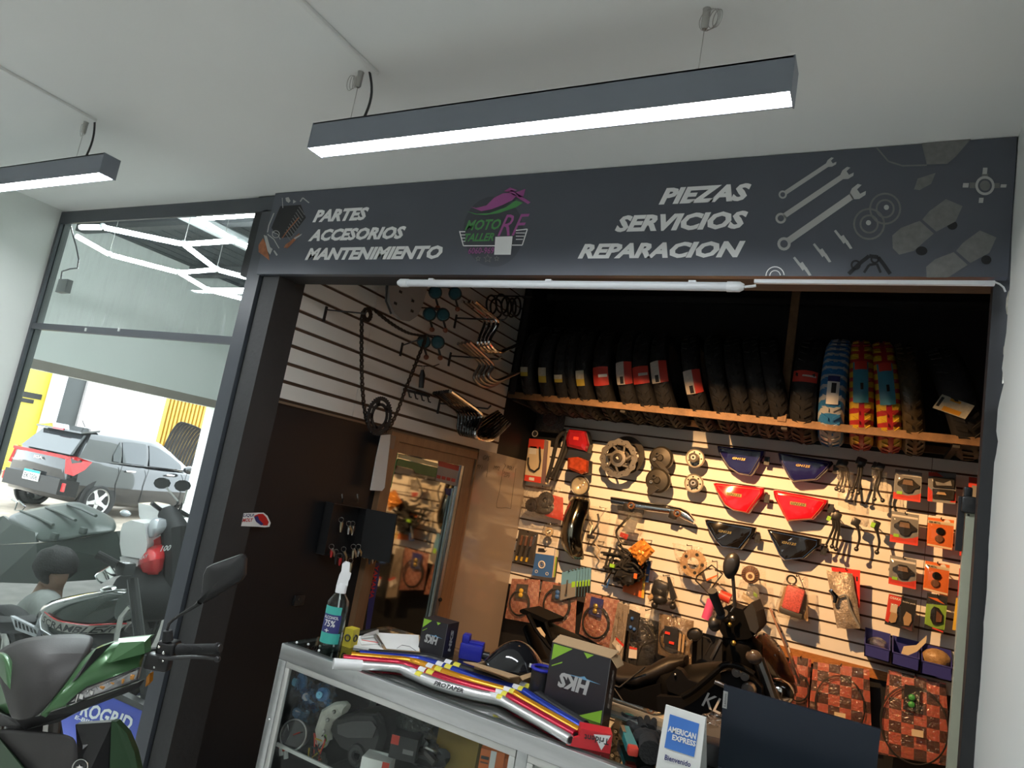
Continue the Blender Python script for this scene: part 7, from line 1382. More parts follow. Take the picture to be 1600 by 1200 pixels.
part('headlamp', MB().ball(PD(1216, 1080, 3.02), (.07, .05, .055), 16, 10), m_chrome, bm_); part('headlamp_trim', MB().prism([PD(x, y, 3.0) for x, y in [(1195, 1070), (1206, 1064), (1232, 1082), (1238, 1100), (1225, 1098)]], (-.02, .08, 0)), m_sil, bm_, None)
part('gear_cover', MB().lathe([(0, -.02), (.025, -.02), (.03, 0), (.03, .02)], m_(1170, 1078, -.25), (0, 1, 0), 20), m_steel, bm_)
# running gear down to the floor
part('engine', MB().box((PY(1080, 1150, YM).x, YM, .45), (.42, .3, .4), r=.06), m_matte, bm_)
for s in (-1, 1): part('fork_leg', MB().tube([m_(1185, 1030, .1*s), V((-.05, YM+.1*s, .34))], .026, 10), m_steel, bm_)
wheel(bm_, (-.05, YM, .34), (0, 1, 0), .34, .10, m_rub, m_plas, 12, rimw=.012); wheel(bm_, (-1.42, YM, .31), (0, 1, 0), .31, .13, m_rub, m_plas, 12, rimw=.012)
part('swing_arm', MB().tube([(-.95, YM-.1, .42), (-1.42, YM-.1, .31)], .03, 10), m_steel, bm_)
part('side_stand', MB().tube([(-.9, YM-.12, .35), (-.85, YM-.30, .01)], .014, 8), m_mat, bm_)
# ================================================================== GLASS COUNTER AND WHAT IS ON AND IN IT
ZK = .98; XK0 = -1.515; XK1 = .14; YK0 = 1.606; YK1 = 2.12
ct = thing('display_counter', ((XK0+XK1)/2, (YK0+YK1)/2, 0), 'aluminium framed glass display counter in front of the parts bay', 'counter')
bar = lambda o, s, m=m_alu, nm='frame_bar', r=.003: part(nm, MB().box(V(o)+V(s)/2, s, r=r), m, ct)
bar((XK0, YK0, ZK-.045), (XK1-XK0, .03, .045)); bar((XK0, YK1-.03, ZK-.045), (XK1-XK0, .03, .045)); bar((XK0, YK0+.03, ZK-.045), (.03, YK1-YK0-.06, .045)); bar((XK1-.03, YK0+.03, ZK-.045), (.03, YK1-YK0-.06, .045))
for x in (XK0, XK1-.03):
    for y in (YK0, YK1-.03): bar((x, y, 0), (.03, .03, ZK-.045), nm='corner_post')
bar((XK0+.03, YK0, .06), (XK1-XK0-.06, .03, .05)); bar((XK0+.03, YK1-.03, .06), (XK1-XK0-.06, .03, .05))
xdv = PY(819, 1170, YK0).x
bar((xdv-.02, YK0+.004, .11), (.03, .024, ZK-.155), nm='divider')
def sash(x0, x1):
    w = .017; y = YK0+.002
    for o, s in (((x0, y, ZK-.045-w), (x1-x0, .012, w)), ((x0, y, .11), (x1-x0, .012, w)), ((x0, y, .11+w), (w, .012, ZK-.155-2*w)), ((x1-w, y, .11+w), (w, .012, ZK-.155-2*w))): bar(o, s, mat('pale_aluminium', (.66, .66, .64), .4, .6), 'sash_bar', .002)
    part('front_glass', MB().obox((x0+w*.5, y+.005, .12), (x1-x0-w, 0, 0), (0, .004, 0), (0, 0, ZK-.18)), glassmat('counter_glass', (.96, .98, .97), 0., .4), ct, None)
sash(XK0+.031, xdv-.021); sash(xdv+.011, XK1-.031)
part('top_glass', MB().obox((XK0+.012, YK0+.012, ZK-.0005), (XK1-XK0-.024, 0, 0), (0, YK1-YK0-.024, 0), (0, 0, .006)), glassmat('counter_top_glass', (.55, .60, .58), .0, 1.6), ct, None)
ZT_ = ZK+.006
part('back_panel', MB().obox((XK0+.03, YK1-.02, .1), (XK1-XK0-.06, 0, 0), (0, .006, 0), (0, 0, ZK-.15)), m_matte, ct, None); part('floor_panel', MB().obox((XK0+.03, YK0+.03, .1), (XK1-XK0-.06, 0, 0), (0, YK1-YK0-.06, 0), (0, 0, .01)), m_matte, ct, None); part('left_panel', MB().obox((XK0+.004, YK0+.03, .1), (.004, 0, 0), (0, YK1-YK0-.06, 0), (0, 0, ZK-.15)), m_matte, ct, None)
ZSH = 1.55-.85
part('shelf', MB().obox((XK0+.032, YK0+.034, ZSH-.006), (XK1-XK0-.064, 0, 0), (0, YK1-YK0-.08, 0), (0, 0, .006)), glassmat('shelf_glass', (.80, .88, .85), 0., 1.0), ct, None); part('shelf_edge', MB().obox((XK0+.032, YK0+.032, ZSH-.010), (XK1-XK0-.064, 0, 0), (0, .006, 0), (0, 0, .010)), mat('pale_aluminium', (.66, .66, .64), .4, .6), ct, None)
for i in range(4): part('stud', MB().ball(V((XK0+.03+.03*i, YK0+.030+.018*(i % 3), ZK+.005)), .004, 8, 6), m_wprint, ct)
part('post_screw', MB().ball(PY(421, 1124, YK0-.001), .003, 8, 6), m_chrome, ct)
ON = lambda x, y, z=0.: PZ(x, y, ZT_+z)
# ---- alcohol bottle
C = ON(514, 1014); bo = thing('spray_bottle', C, 'clear alcohol spray bottle with teal and navy label on the counter corner', 'bottle'); R = .033; H = .165
part('body', MB().lathe([(0, .002), (R*.9, .002), (R, .010), (R, H*.78), (R*.93, H*.86), (R*.6, H*.95), (.014, H), (.014, H+.012)], C, ZV, 28), glassmat('bottle_plastic', (.90, .94, .94), .02, 1.5), bo)
part('liquid', MB().lathe([(0, .004), (R*.92, .004), (R*.94, .012), (R*.94, H*.62), (0, H*.62)], C, ZV, 24), glassmat('clear_liquid', (.90, .96, .95), 0., .5), bo)
dvw = V((CAM.x-C.x, CAM.y-C.y, 0)).normalized(); sdv = V((-dvw.y, dvw.x, 0))
def lab_(nm, a0, a1, z0, z1, m, rr=.0006, mask=None):
    q = MB(); n = 12; rows = []
    for z in [z0+(z1-z0)*k/8 for k in range(9)]: rows.append([C+(dvw*math.cos(a0+(a1-a0)*i/n)+sdv*math.sin(a0+(a1-a0)*i/n))*(R+rr)+V((0, 0, z)) for i in range(n+1)])
    return part(nm, q.loft(rows, open_ring=True), m, bo)
m_tl = mat('label_teal', (.05, .42, .36), .4); lab_('label', -1.25, .75, .022, .052, m_tl); lab_('label', -1.25, .55, .052, .105, MATS['navy_print'], .0008); lab_('label', -1.25, .45, .105, .128, m_tl)
def btxt(t, a0, a1, z0, z1, m): 
    vs, fs = glyphs(t, 0, .02); part('label_text', MB().add([C+(dvw*math.cos(a0+(a1-a0)*a)+sdv*math.sin(a0+(a1-a0)*a))*(R+.0016)+V((0, 0, z0+(z1-z0)*b)) for a, b in vs], fs), m, bo, None)
btxt('ALCOHOL', -1.1, .3, .092, .101, m_wprint); btxt('75%', -.9, .1, .070, .089, m_wprint); btxt('+', -.75, -.35, .054, .064, m_wprint)
m_cap = mat('cap_white', (.78, .79, .80), .4)
part('collar', MB().lathe([(.016, H+.0), (.0165, H+.022), (.013, H+.03)], C, ZV, 20), m_cap, bo)
hx_ = sdv*-1
part('spray_head', MB().prism([C+hx_*a+dvw*-.011+V((0, 0, H+b)) for a, b in ((-.017, .024), (.016, .024), (.014, .05), (.010, .062), (.012, .084), (.004, .092), (-.010, .090), (-.013, .07), (-.016, .05))], dvw*.022), m_cap, bo, 30)
part('trigger', MB().prism([C+sdv*a+dvw*-.006+V((0, 0, H+b)) for a, b in ((.010, .066), (.020, .060), (.019, .044), (.014, .030), (.011, .032), (.013, .046))], dvw*.012), m_cap, bo, 30); part('dip_tube', MB().tube([C+V((0, 0, H)), C+sdv*.006+V((0, 0, .07)), C+sdv*.012+V((0, 0, .008))], .0025, 6), m_wprint, bo)
# ---- boxes helper: front face corners tl,tr,br,bl as seen on an upright plane through the base line
def ubox(name, lab, cat, bl, br, h, depth, m, ext=0., grp=None):
    a = ON(*bl); b = ON(*br); u = b-a; u.z = 0; L = u.length; u.normalize(); w = V((-u.y, u.x, 0)); t = thing(name, (a+b)/2, lab, cat, grp)
    part('body', MB().obox(a, u*L, w*depth, V((0, 0, h))), m, t, None)
    P = lambda s, z, o=.0008: a+u*(L*s)+V((0, 0, h*z))-w*o
    S = lambda s, z, o=.0008: b+w*(depth*s)+V((0, 0, h*z))+u*o
    return t, P, S, (a, u, w, L)
t, P, S, _ = ubox('small_box', 'small yellow carton on the counter beside the spray bottle', 'box', (534, 1009), (547, 1013), .055, .035, mat('yellow_card', (.62, .50, .04), .5, var=.05))
for f in (P, S): part('logo', MB().ring(f(.5, .5, .001), (P(0, 0)-P(0, 0, .01)) if f is P else (S(0, 0, .01)-S(0, 0)), .009, .0022, 18, 5), c_bk, t)
# papers and clipboard
def flat(name, pts, z, m, lab, cat, th=.003, grp=None): return solo(name, MB().prism([ON(x, y, z) for x, y in pts], (0, 0, th)), m, lab, cat, grp, None)
flat('paper_stack', [(556, 1002), (588, 1008), (608, 1022), (580, 1016), (552, 1012)], 0, m_paper, 'loose white papers under the clipboard', 'paper', .006); flat('receipt', [(557, 995), (585, 992), (596, 1006), (565, 1008)], .007, m_paper, 'white receipt with red marks behind the yellow carton', 'paper', .002)
q = MB()
for i in range(5): a = ON(565+i*5, 1000+i*.8, .0095); q.tube([a, a+V((.018, .01, 0))], .0016, 4)
solo('red_clips', q, c_red, 'little red pen strokes bundled on the white receipt', 'clips', None, 35, 'stuff')
solo('paper_sheet', MB().prism([ON(562, 996, .012), ON(570, 991, .03), ON(591, 984, .035), ON(592, 992, .014)], (0, .001, .001)), m_paper, 'curled white paper corner standing behind the receipts', 'paper', None, None)
cb_ = thing('clipboard', ON(620, 1010), 'brown clipboard with white paper leaning toward the black carton', 'clipboard')
part('board', MB().prism([ON(584, 990, .012), ON(655, 994, .020), ON(656, 1021, .006), ON(600, 1017, .004)], (0, 0, .004)), m_card, cb_, None); part('paper', MB().prism([ON(588, 989, .017), ON(654, 993, .025), ON(655, 1018, .011), ON(604, 1014, .010)], (0, 0, .0015)), m_paper, cb_, None); part('clip', MB().tube([ON(586, 992, .018), ON(592, 1001, .018), ON(598, 1009, .014)], .005, 8), m_steel, cb_); part('pen_line', MB().tube([ON(x, y, .02) for x, y in [(620, 1013), (628, 1008), (640, 1010), (650, 1017)]], .0008, 4), c_bk, cb_)
# ---- black cartons
m_cart = mat('carton_black', (.022, .020, .024), .4, var=.08)
def carton(lab, bl, br, h, depth, txt, tri):
    t, P, S, (a, u, w, L) = ubox('parts_carton', lab, 'carton', bl, br, h, depth, m_cart)
    k = lambda pts, m, o: part('green_print', MB().face([P(s, z, o) for s, z in pts]), m, t, None)
    k([(.03, .98), (.36, .98), (.03, .72)], mat('print_lime', (.26, .50, .04), .45), .0008); k([(.55, .98), (.72, .98), (.62, .90)], MATS['print_lime'], .0008)
    if tri: k([(.98, .0), (.98, .2), (.6, .0)], MATS['print_lime'], .0008)
    k([(.05, .62), (.22, .72), (.22, .74), (.05, .64)], MATS['print_lime'], .0008)
    # the name is printed upside down as the carton stands
    vs, fs = glyphs(txt, .15, .05); part('print', MB().add([P(.72-.52*x, .58-.24*y, .0012) for x, y in vs], fs), m_lgrey, t, None); part('print_glow', MB().face([P(s, z, .001) for s, z in ((.3, .575), (.55, .59), (.62, .62), (.66, .59), (.9, .57), (.6, .565))]), mat('print_sky', (.15, .35, .55), .4), t, None)
    part('side_print', MB().add([S(.62-.25*y, .18+.62*x, .0012) for x, y in vs], fs), m_lgrey, t, None)
    part('edge_line', MB().tube([P(.999, 0, .0005), P(.999, 1, .0005)], .0008, 4), m_grey, t); return t, P, S, (a, u, w, L)
carton('small black carton with green corners standing behind the coloured handlebars', (652, 1019), (690, 1031), .108, .075, 'HKS', False)
t, P, S, (a, u, w, L) = carton('large open black carton with green corners behind the handlebar ends', (848, 1100), (940, 1131), .165, .07, 'HKS', True)
part('open_flap', MB().prism([a+V((0, 0, .165))+u*.0, a+u*L+V((0, 0, .165)), a+u*(L+.005)+w*.05+V((0, 0, .178)), a+w*.05+V((0, 0, .178))], (0, 0, .002)), m_card, t, None); part('open_flap', MB().prism([a+u*L+V((0, 0, .165)), a+u*(L+.02)+V((0, 0, .145)), a+u*(L+.02)+w*.06+V((0, 0, .145)), a+u*L+w*.07+V((0, 0, .165))], (0, 0, .002)), m_card, t, None)
# ---- blue plastic part
C = ON(735, 1030); t = thing('blue_coupling', C, 'bright blue plastic coupling behind the small black carton', 'part'); m_blp = mat('blue_plastic', (.025, .03, .38), .3, var=.05); rz = Matrix.Rotation(.35, 4, 'Z')
part('body', MB().box(C+V((0, 0, .025)), (.075, .05, .05), rz, r=.006), m_blp, t); part('neck', MB().box(C+V((-.022, -.008, .062)), (.024, .04, .026), rz, r=.004), m_blp, t); part('ridge', MB().box(C+V((.012, .004, .053)), (.05, .03, .01), rz, r=.003), m_blp, t); part('spout', MB().tube([C+V((.035, .012, .02)), C+V((.055, .02, .02))], .013, 12), m_plas, t)
# ---- cardboard box with a black shell
t = thing('open_cardboard_box', ON(800, 1090), 'open cardboard box holding a dark visor shell', 'box'); zb_ = .042
a = ON(738, 1060); b = ON(808, 1082); c = ON(864, 1062); d = a+(c-b)
for p, r_ in ((a, b), (b, c), (c, d), (d, a)): part('wall', MB().obox(p, r_-p, V((0, 0, zb_)), ((a+c)/2-(p+r_)/2).normalized()*.003), m_card, t, None)
part('flap', MB().prism([a+V((0, 0, zb_)), b+V((0, 0, zb_)), PZ(796, 1060, ZT_+zb_+.006), PZ(724, 1035, ZT_+zb_+.010)], (0, 0, .003)), m_card, t, None); part('flap', MB().prism([b+V((0, 0, zb_)), c+V((0, 0, zb_)), c+V((.012, -.01, zb_-.004)), b+V((.02, -.02, zb_-.002))], (0, 0, .003)), m_card, t, None); part('box_floor', MB().prism([a, b, c, d], (0, 0, .003)), m_card, t, None)
U0 = PZ(757, 1034, ZT_+zb_); U1 = PZ(852, 1042, ZT_+zb_); C = (U0+U1)/2; v_ = thing('visor_shell', C, 'glossy black visor shell lying in the open cardboard box', 'visor'); rows = []
ud = (U1-U0).normalized(); wd = ZV.cross(ud); hl_2 = (U1-U0).length/2
for i in range(15):
    s = i/14; sn = math.sin(math.pi*min(max(s, .03), .97)); rows.append([C+ud*(-hl_2+2*hl_2*s)+wd*((k/12-.5)*.17*sn**.5)+V((0, 0, -.012+.082*sn**.8*math.sin(math.pi*k/12)**.7)) for k in range(13)])
subsolid(part('shell', MB().loft(rows, open_ring=True), m_gloss, v_), .004, 1); part('mark', MB().box(PZ(830, 1040, ZT_+zb_+.02), (.010, .004, .010)), m_wprint, v_, None)
part('rim', MB().tube([r[0] for r in rows]+[r[-1] for r in rows[::-1]], .0025, 6, closed=True), m_plas, v_)
# ---- dark jar with blue rim
C = ON(845, 1100); t = thing('blue_rimmed_jar', C, 'dark ribbed jar with a blue rim between the two cartons', 'jar'); C = C+V((-.03, .05, 0)); t.ob.location = C; t.org = C
part('body', MB().lathe([(0, 0), (.03, 0), (.032, .01), (.032, .075), (0, .075)], C, ZV, 24), m_plas, t); part('rim', MB().ring(C+V((0, 0, .078)), ZV, .031, .005, 28, 8), m_blp, t)
# ---- coloured handlebars on the glass
bars = [('silver', [(521, 1037), (566, 1040), (620, 1044), (638, 1050), (680, 1068), (740, 1085), (779, 1093), (800, 1104), (860, 1138), (891, 1156)], mat('bar_silver', (.78, .78, .78), .34, .8, var=.02)), ('red', [(536, 1029), (580, 1033), (622, 1037), (650, 1047), (700, 1064), (755, 1080), (787, 1088), (812, 1100), (860, 1127), (899, 1149)], mat('bar_red', (.50, .02, .05), .25, .5, var=.03)),
        ('gold', [(548, 1025), (595, 1029), (637, 1033), (662, 1041), (715, 1060), (770, 1076), (799, 1084), (820, 1095), (860, 1118), (906, 1144)], mat('bar_gold', (.72, .32, .02), .25, .5, var=.03)), ('blue', [(561, 1022), (608, 1026), (650, 1030), (677, 1038), (730, 1056), (785, 1072), (813, 1080), (832, 1090), (862, 1109), (911, 1138)], mat('bar_blue', (.03, .06, .42), .25, .5, var=.03)),
        ('black', [(576, 1020), (620, 1023), (664, 1027), (690, 1035), (744, 1053), (797, 1068), (824, 1076), (842, 1086), (868, 1103), (915, 1133)], m_plas)]
m_lem = mat('yellow_decal', (.70, .62, .05), .5)
for i, (cn, pts, m) in enumerate(bars):
    P = [ON(x, y, .014) for k, (x, y) in enumerate(pts)]; Ps = smooth(P); n = len(Ps)
    t = thing('motorcycle_handlebar', Ps[n//2]-V((0, 0, .026)), cn+' fat motorcycle handlebar lying on the counter glass', 'handlebar', 'coloured handlebars on the counter')
    rr = [(.0115 if (k < n*.22 or k > n*.75) else .0115+.003*min(1, min(k-n*.22, n*.75-k)/4)) for k in range(n)]
    part('bar', MB().tube(Ps, rr, 14), m, t)
    part('bore', MB().tube([Ps[-1]+(Ps[-1]-Ps[-2]).normalized()*.0006, Ps[-1]+(Ps[-1]-Ps[-2]).normalized()*.0012], .008, 12), m_matte, t)
    for f, m2 in ((.36, m_wprint), (.40, m_lem), (.63, m_wprint), (.66, m_lem)):
        k = int(n*f); c_ = Ps[k]; dr_ = (Ps[k+1]-Ps[k-1]).normalized(); sd = dr_.cross(ZV).normalized(); nr = ((CAM-c_)-dr_*((CAM-c_).dot(dr_))).normalized()*.6+ZV*.6; nr = (nr-dr_*nr.dot(dr_)).normalized(); up_ = dr_.cross(nr)
        q = MB(); q.loft([[c_+dr_*(x*.011)+(nr*math.cos(a_)+up_*math.sin(a_))*(rr[k]+.0006) for a_ in [-.55+.22*j for j in range(6)]] for x in (-1, 1)], open_ring=True); part('decal', q, m2, t)
    if cn == 'silver':
        part('sleeve', MB().tube([P[0], P[0].lerp(P[1], .98)], .0145, 16), m_cap, t); k = int(n*.5); c_ = Ps[k]; dr_ = (Ps[k+2]-Ps[k-2]).normalized(); nr = (V((0, -.75, .35))); nr = (nr-dr_*nr.dot(dr_)).normalized(); up_ = nr.cross(dr_); up_ = up_ if up_.z > 0 else -up_
        part('lettering', text('PROTAPER', c_-dr_*.055+nr*.0152-up_*.006, c_+dr_*.03+nr*.0152-up_*.006, c_-dr_*.055+nr*.0152+up_*.006, .2, .02), c_bk, t, None)
# ---- gum carton, cutter, glove, lens
t, P, S, _ = ubox('gum_carton', 'red and white gum carton lying on the counter', 'carton', (903, 1168), (953, 1178), .042, .05, mat('gum_red', (.62, .02, .03), .4, var=.05)); part('white_panel', MB().face([P(s, z, .001) for s, z in ((.42, .85), (.72, .1), (.95, .95))]), m_paper, t, None)
vs, fs = glyphs('Trident', .0, .02); part('print', MB().add([P(.92-.78*x, .78-.34*y, .0018) for x, y in vs], fs), c_bk, t, None); part('end_flap', MB().prism([P(0, 0, 0), P(0, .6, 0), P(-.35, .28, 0), P(-.38, 0, 0)], V((0, .03, 0))), MATS['gum_red'], t, None)
t = thing('box_cutter', ON(985, 1165), 'teal and red box cutter lying on the counter glass', 'cutter'); a = ON(974, 1143, .01); b = ON(987, 1176, .01); u = (b-a).normalized(); s_ = u.cross(ZV)
part('handle', MB().prism([a+s_*-.012, a+s_*.010, b+s_*.013, b+s_*-.013], V((0, 0, .016)), r=.003), mat('cutter_teal', (.02, .22, .22), .35), t, None); part('slide', MB().prism([a+s_*.002+u*.01, a+s_*.012+u*.01, a+s_*.012+u*.06, a+s_*.004+u*.06], V((0, 0, .018))), m_steel, t, None); part('end_cap', MB().box(b+u*.008+V((0, 0, .008)), (.026, .024, .020), Matrix.Rotation(math.atan2(u.y, u.x), 4, 'Z'), r=.004), c_red, t)
gl = thing('work_glove', ON(1010, 1160), 'black work glove lying on the counter beside the cutter', 'glove'); m_gl = mat('glove_black', (.012, .012, .012), .85, var=.2, bump=.3, bscale=150)
part('palm', lump(ON(1010, 1152, .024), (.032, .040, .018), 2, .15), m_gl, gl)
for k, (x, y, dx, dy) in enumerate(((1000, 1144, 983, 1130), (1006, 1140, 1000, 1124), (1012, 1138, 1011, 1122), (1018, 1140, 1022, 1126), (1020, 1150, 1030, 1146))): part('finger', MB().tube([ON(x, y, .014), ON((x+dx)/2, (y+dy)/2, .018), ON(dx, dy, .012)], [.012, .0105, .008], 10), m_gl, gl)
part('cuff', MB().tube([ON(1012, 1158, .026), ON(1016, 1176, .027)], [.022, .026], 14), m_gl, gl)
t = thing('magnifying_lens', ON(985, 1118), 'small greenish glass lens with dark rim at the rear edge of the counter', 'lens'); C = ON(985, 1117, .006); part('rim', MB().ring(C, ZV, .022, .004, 24, 7), m_plas, t); part('glass', MB().lathe([(0, .006), (.012, .004), (.02, 0)], C, ZV, 22), mat('lens_green', (.08, .20, .15), .05, coat=.6), t)
flat('steel_ruler', [(946, 1106), (1040, 1138), (1036, 1144), (944, 1112)], .0, m_alu, 'flat steel strip along the rear edge of the counter', 'ruler', .003)
flat('wooden_tray', [(942, 1098), (1045, 1134), (1041, 1139), (944, 1105)], .004, m_card, 'thin brown wooden strip behind the steel strip', 'strip', .012)
t, P, S, _ = ubox('tissue_box', 'brown paper box with crumpled wrap behind the card stand', 'box', (1086, 1160), (1132, 1180), .06, .07, mat('kraft_brown', (.30, .17, .09), .7, var=.15)); part('wrap', lump(P(.6, 1.0, -.03)+V((0, 0, .004)), (.045, .03, .016), 4, .5), m_film, t)
solo('dark_case', MB().box(ON(1104, 1196)+V((-.005, .03, .025)), (.07, .07, .05), Matrix.Rotation(.3, 4, 'Z'), r=.006), m_plas, 'low black case between the card stand and the laptop', 'case')
# ---- card stand
YA = 1.645; am = thing('card_stand', (PY(1060, 1150, YA).x, YA, ZT_), 'white upright payment card notice with a blue square on the counter', 'sign')
def onc(x, y, o=0.): return PY(x, y, YA-o)
cz = [onc(1040.3, 1101.5), onc(1102.7, 1121.6)]; lo_ = [onc(1025.4, 1194.8), onc(1091, 1222)]
bt_ = [cz[k]+(lo_[k]-cz[k])*((ZT_-cz[k].z)/(lo_[k].z-cz[k].z)) for k in (0, 1)]
part('card', MB().prism([cz[0], cz[1], bt_[1], bt_[0]], (0, .003, 0)), m_paper, am, None); part('rear_card', MB().prism([cz[0]+V((0, .004, 0)), cz[1]+V((0, .004, 0)), bt_[1]+V((0, .09, 0)), bt_[0]+V((0, .09, 0))], (0, .003, 0)), m_paper, am, None)
part('blue_square', MB().face([onc(x, y, .001) for x, y in ((1046.7, 1115.7), (1092.8, 1131), (1084.5, 1183), (1038, 1168))]), mat('amex_blue', (.06, .20, .62), .45), am, None)
for tt, b0, b1, t0 in (('AMERICAN', (1043.2, 1142.8), (1086.8, 1155.8), (1044.6, 1133.6)), ('EXPRESS', (1049.8, 1155.8), (1086.5, 1167), (1051, 1147))):
    part('lettering', text(tt, onc(*b0, .002), onc(*b1, .002), onc(*t0, .002), 0, .035), m_paper, am, None)
part('lettering', text('Bienvenido', onc(1038, 1187, .002), onc(1078.6, 1199, .002), onc(1039.4, 1178.7, .002), 0, .025), MATS['navy_print'], am, None)
# ---- laptop, seen from behind its lid
YLp = 1.72; lp = thing('laptop', (PY(1250, 1150, YLp).x, YLp, ZT_), 'open dark blue laptop seen from behind its lid', 'laptop')
a = PY(1131, 1072, YLp); b = PY(1376, 1138, YLp); zt = (a.z+b.z)/2; wl2 = b.x-a.x
m_lap = mat('laptop_navy', (.020, .028, .045), .32, .3, var=.03)
bl_ = V((a.x, YLp+.05, ZT_+.018)); up2 = V((0, -.05, zt-ZT_-.018))
part('lid', MB().obox(bl_, V((wl2, 0, 0)), up2, V((0, .006, .001))), m_lap, lp, None); part('base', MB().box((a.x+wl2/2, YLp+.05+.115, ZT_+.009), (wl2, .23, .016), r=.004), m_lap, lp)
part('screen', MB().obox(bl_+V((.008, .0068, .012)), V((wl2-.016, 0, 0)), up2*.92, V((0, .001, 0))), m_gloss, lp, None); part('keyboard', MB().box((a.x+wl2/2, YLp+.15, ZT_+.0175), (wl2-.04, .10, .002)), m_plas, lp, None)
G2 = lambda s, z, o=.001: bl_+V((wl2*s, 0, 0))+up2*z+V((0, -o, 0))
part('logo_plate', MB().face([G2(.0, .72), G2(.032, .72), G2(.032, .93), G2(.0, .93)]), m_lgrey, lp, None)
vs, fs = glyphs('Lenovo', 0, .01); part('logo_text', MB().add([G2(.024-.014*y, .745+.16*x, .0016) for x, y in vs], fs), c_bk, lp, None)
# ================================================================== INSIDE THE COUNTER
SH = lambda x, y, Y: PY(x, y, Y)
m_bbag = glassmat('blue_film', (.35, .60, .85), .1, 3., bump=.8, bscale=40); m_bpl = mat('blue_pale_plastic', (.16, .45, .80), .3, var=.3, vscale=40)
for k, (x, y, r, lab) in enumerate(((468, 1065, .035, 'uppermost blue and clear wrapped fitting behind the counter glass'), (484, 1088, .032, 'middle blue and clear wrapped fitting behind the counter glass'), (505, 1085, .028, 'blue and clear wrapped fitting next to the white clamp'), (470, 1112, .040, 'lowest blue and clear bagged part above the gauge'))):
    c = SH(x, y, YK0+.10+.03*(k % 2)); t = thing('wrapped_valve', c-V((0, 0, r)), lab, 'fitting', 'blue wrapped fittings in the counter')
    part('knob', MB().lathe([(0, -.02), (r*.5, -.02), (r*.7, -.005), (r*.7, .01), (r*.35, .015), (r*.35, .03), (0, .03)], c, (.3, -1, .2), 16), m_cap if k % 2 else m_bpl, t); part('stem', MB().tube([c, c+V((.02, .02, -r*1.3))], .010, 8), m_bpl, t); part('wrap', lump(c, (r*1.25, r*1.0, r*1.2), k, .5), m_bbag, t)
zc_ = SH(460, 1148, YK0+.06)
t = thing('gauge', zc_-V((0, 0, .06)), 'round motorcycle speed gauge with red needle inside the counter', 'gauge'); ax_ = V((.25, -1, .25)).normalized()
part('body', MB().lathe([(0, -.04), (.035, -.035), (.04, 0), (.042, .006), (.037, .008)], zc_, ax_, 28), m_plas, t); part('dial', MB().lathe([(.037, .004), (0, .004)], zc_, ax_, 28), m_gloss, t); part('bezel', MB().ring(zc_+ax_*.006, ax_, .041, .003, 30, 6), m_steel, t); part('needle', MB().tube([zc_+ax_*.006, zc_+ax_*.006+V((.022, 0, .014))], .0014, 5), c_red, t); part('needle', MB().tube([zc_+ax_*.006+V((-.03, 0, .02)), zc_+ax_*.006+V((-.008, 0, -.012))], .0016, 5), m_wprint, t)
for k, (x, y, lab) in enumerate(((437, 1155, 'red tipped connector beside the gauge'), (444, 1160, 'second red tipped connector beside the gauge'))):
    c = SH(x, y, YK0+.08); t = thing('connector', c-V((0, 0, .02)), lab, 'connector', 'connectors in the counter'); part('plug', MB().tube([c, c+V((.012, 0, -.02))], .009, 10), c_red, t); part('sleeve', MB().tube([c+V((.012, 0, -.02)), c+V((.02, .0, -.04))], .007, 8), m_wprint, t)
wz = thing('wiring_loom', SH(495, 1175, YK0+.1), 'small tangle of coloured wires between the gauge and the white clamp', 'wires'); rw = random.Random(2)
for k, m in enumerate((c_red, c_yel, c_bk, c_lime, c_bk, c_red)):
    c = SH(492+k*2, 1156+k*2, YK0+.07); part('wire', MB().tube(smooth([c+V((rw.uniform(-.02, .02), rw.uniform(-.02, .02), rw.uniform(-.05, .03))) for _ in range(4)]), .0022, 5), m, wz)
c = SH(520, 1125, YK0+.11); t = thing('white_clamp', c-V((0, 0, .07)), 'dirty white cast clamp inside the counter', 'clamp'); m_dw = mat('dirty_white', (.52, .51, .45), .5, var=.2, vscale=30)
part('arm', MB().tube([SH(508, 1158, YK0+.1), SH(506, 1140, YK0+.1), SH(513, 1118, YK0+.1), SH(528, 1108, YK0+.1), SH(540, 1104, YK0+.1)], [.022, .026, .026, .022, .016], 10), m_dw, t); part('lug', MB().tube([SH(536, 1103, YK0+.09), SH(541, 1108, YK0+.09)], .017, 12), m_dw, t); part('foot', MB().box(SH(505, 1152, YK0+.1), (.04, .03, .05), Matrix.Rotation(.3, 4, 'Y'), r=.008), m_dw, t)
for (x, y) in ((512, 1125), (506, 1143), (522, 1112)): part('bolt', MB().ball(SH(x, y, YK0+.075), .006, 8, 6), m_steel, t)
c = SH(565, 1145, YK0+.14); t = thing('instrument_housing', c-V((0, 0, .09)), 'black angular instrument housing filling the middle of the counter', 'housing')
ho = [(528, 1118), (550, 1112), (575, 1110), (592, 1112), (600, 1122), (605, 1150), (598, 1172), (575, 1180), (550, 1176), (535, 1168), (522, 1148), (517, 1135)]
P = [SH(x, y, YK0+.12) for x, y in ho]; cc = sum(P, V())/len(P); part('shell', MB().loft([[p+V((0, .08, 0)) for p in P], P, [p.lerp(cc, .14)+V((0, -.02, 0)) for p in P]]), m_plas, t, 25)
part('screen_recess', MB().prism([SH(x, y, YK0+.098) for x, y in [(529, 1132), (552, 1126), (582, 1126), (590, 1136), (584, 1152), (545, 1152), (530, 1146)]], (0, -.006, 0)), m_gloss, t, None); part('ridge', MB().tube([SH(x, y, YK0+.095) for x, y in [(530, 1124), (556, 1116), (590, 1117), (598, 1130)]], .004, 6), m_matte, t)
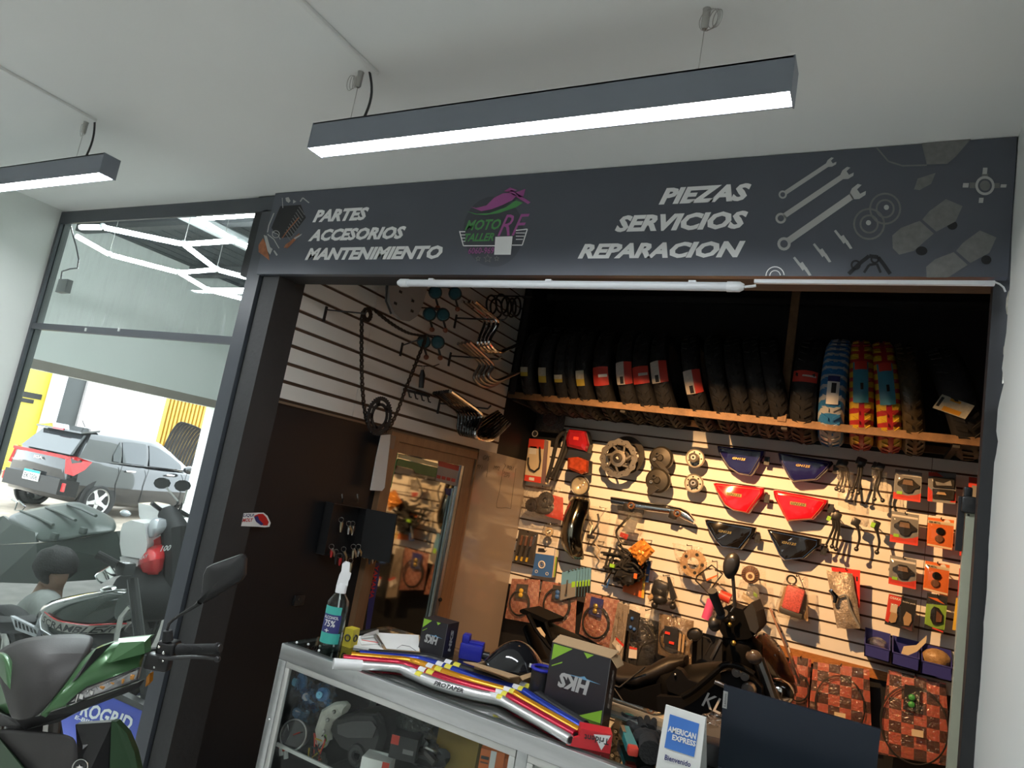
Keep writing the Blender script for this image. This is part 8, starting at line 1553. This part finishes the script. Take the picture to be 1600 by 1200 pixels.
part('mount_ring', MB().ring(SH(558, 1180, YK0+.10), (0, 1, 0), .022, .010, 22, 8), m_plas, t)
def cbox(lab, x, y, sz, m, Y, rot=0., stripes=()):
    c = SH(x, y, Y); t = thing('parts_box', c-V((0, 0, sz[2]/2)), lab, 'box', 'boxes in the counter'); part('carton', MB().box(c, sz, Matrix.Rotation(rot, 4, 'Z')), m, t, None)
    for (u0, u1, v0, v1, mm) in stripes:
        rz = Matrix.Rotation(rot, 3, 'Z'); f = lambda u, v: c+rz @ V(((u-.5)*sz[0], -sz[1]/2-.001, (v-.5)*sz[2])); part('print', MB().face([f(u0, v0), f(u1, v0), f(u1, v1), f(u0, v1)]), mm, t, None)
    return t
cbox('dark carton with red corner inside the counter', 634, 1165, (.075, .05, .06), c_bk, YK0+.10, .35, ((0, .3, .6, 1, c_red), (.5, .9, .3, .5, c_gry))); cbox('white carton with red edge at the foot of the counter glass', 590, 1196, (.08, .06, .05), m_paper, YK0+.08, .35, ((.75, 1, 0, 1, c_red),)); cbox('orange carton with white stripe at the foot of the counter glass', 769, 1192, (.062, .05, .075), c_or, YK0+.08, .35, ((.42, .66, 0, 1, m_paper), (.05, .38, .68, .78, c_bk), (.05, .38, .55, .6, c_brown))); cbox('small orange carton behind the striped orange one', 795, 1197, (.05, .05, .05), c_or, YK0+.10, .35); cbox('tall brown yellow carton at the back of the counter', 722, 1168, (.13, .08, .20), mat('ochre_card', (.32, .20, .03), .6, var=.1), YK0+.25, .1)
flat_t = cbox('white carton on the far side of the counter divider', 850, 1200, (.09, .06, .05), m_paper, YK0+.10, .2, ((.1, .5, .2, .6, c_gry),))
t = thing('bagged_bracket', SH(660, 1190, YK0+.16), 'clear bag of dark brackets between the cartons in the counter', 'bag'); part('film', lump(SH(645, 1150, YK0+.20), (.085, .05, .05), 6, .4), m_film, t); part('bracket', lump(SH(668, 1180, YK0+.16), (.06, .04, .035), 8, .5), m_plas, t); part('bracket', MB().tube([SH(640, 1170, YK0+.14), SH(665, 1175, YK0+.12), SH(680, 1192, YK0+.12)], .012, 8), m_dsteel, t); part('bracket', MB().ring(SH(672, 1172, YK0+.12), (0, .6, 1), .016, .005, 18, 6), m_steel, t)
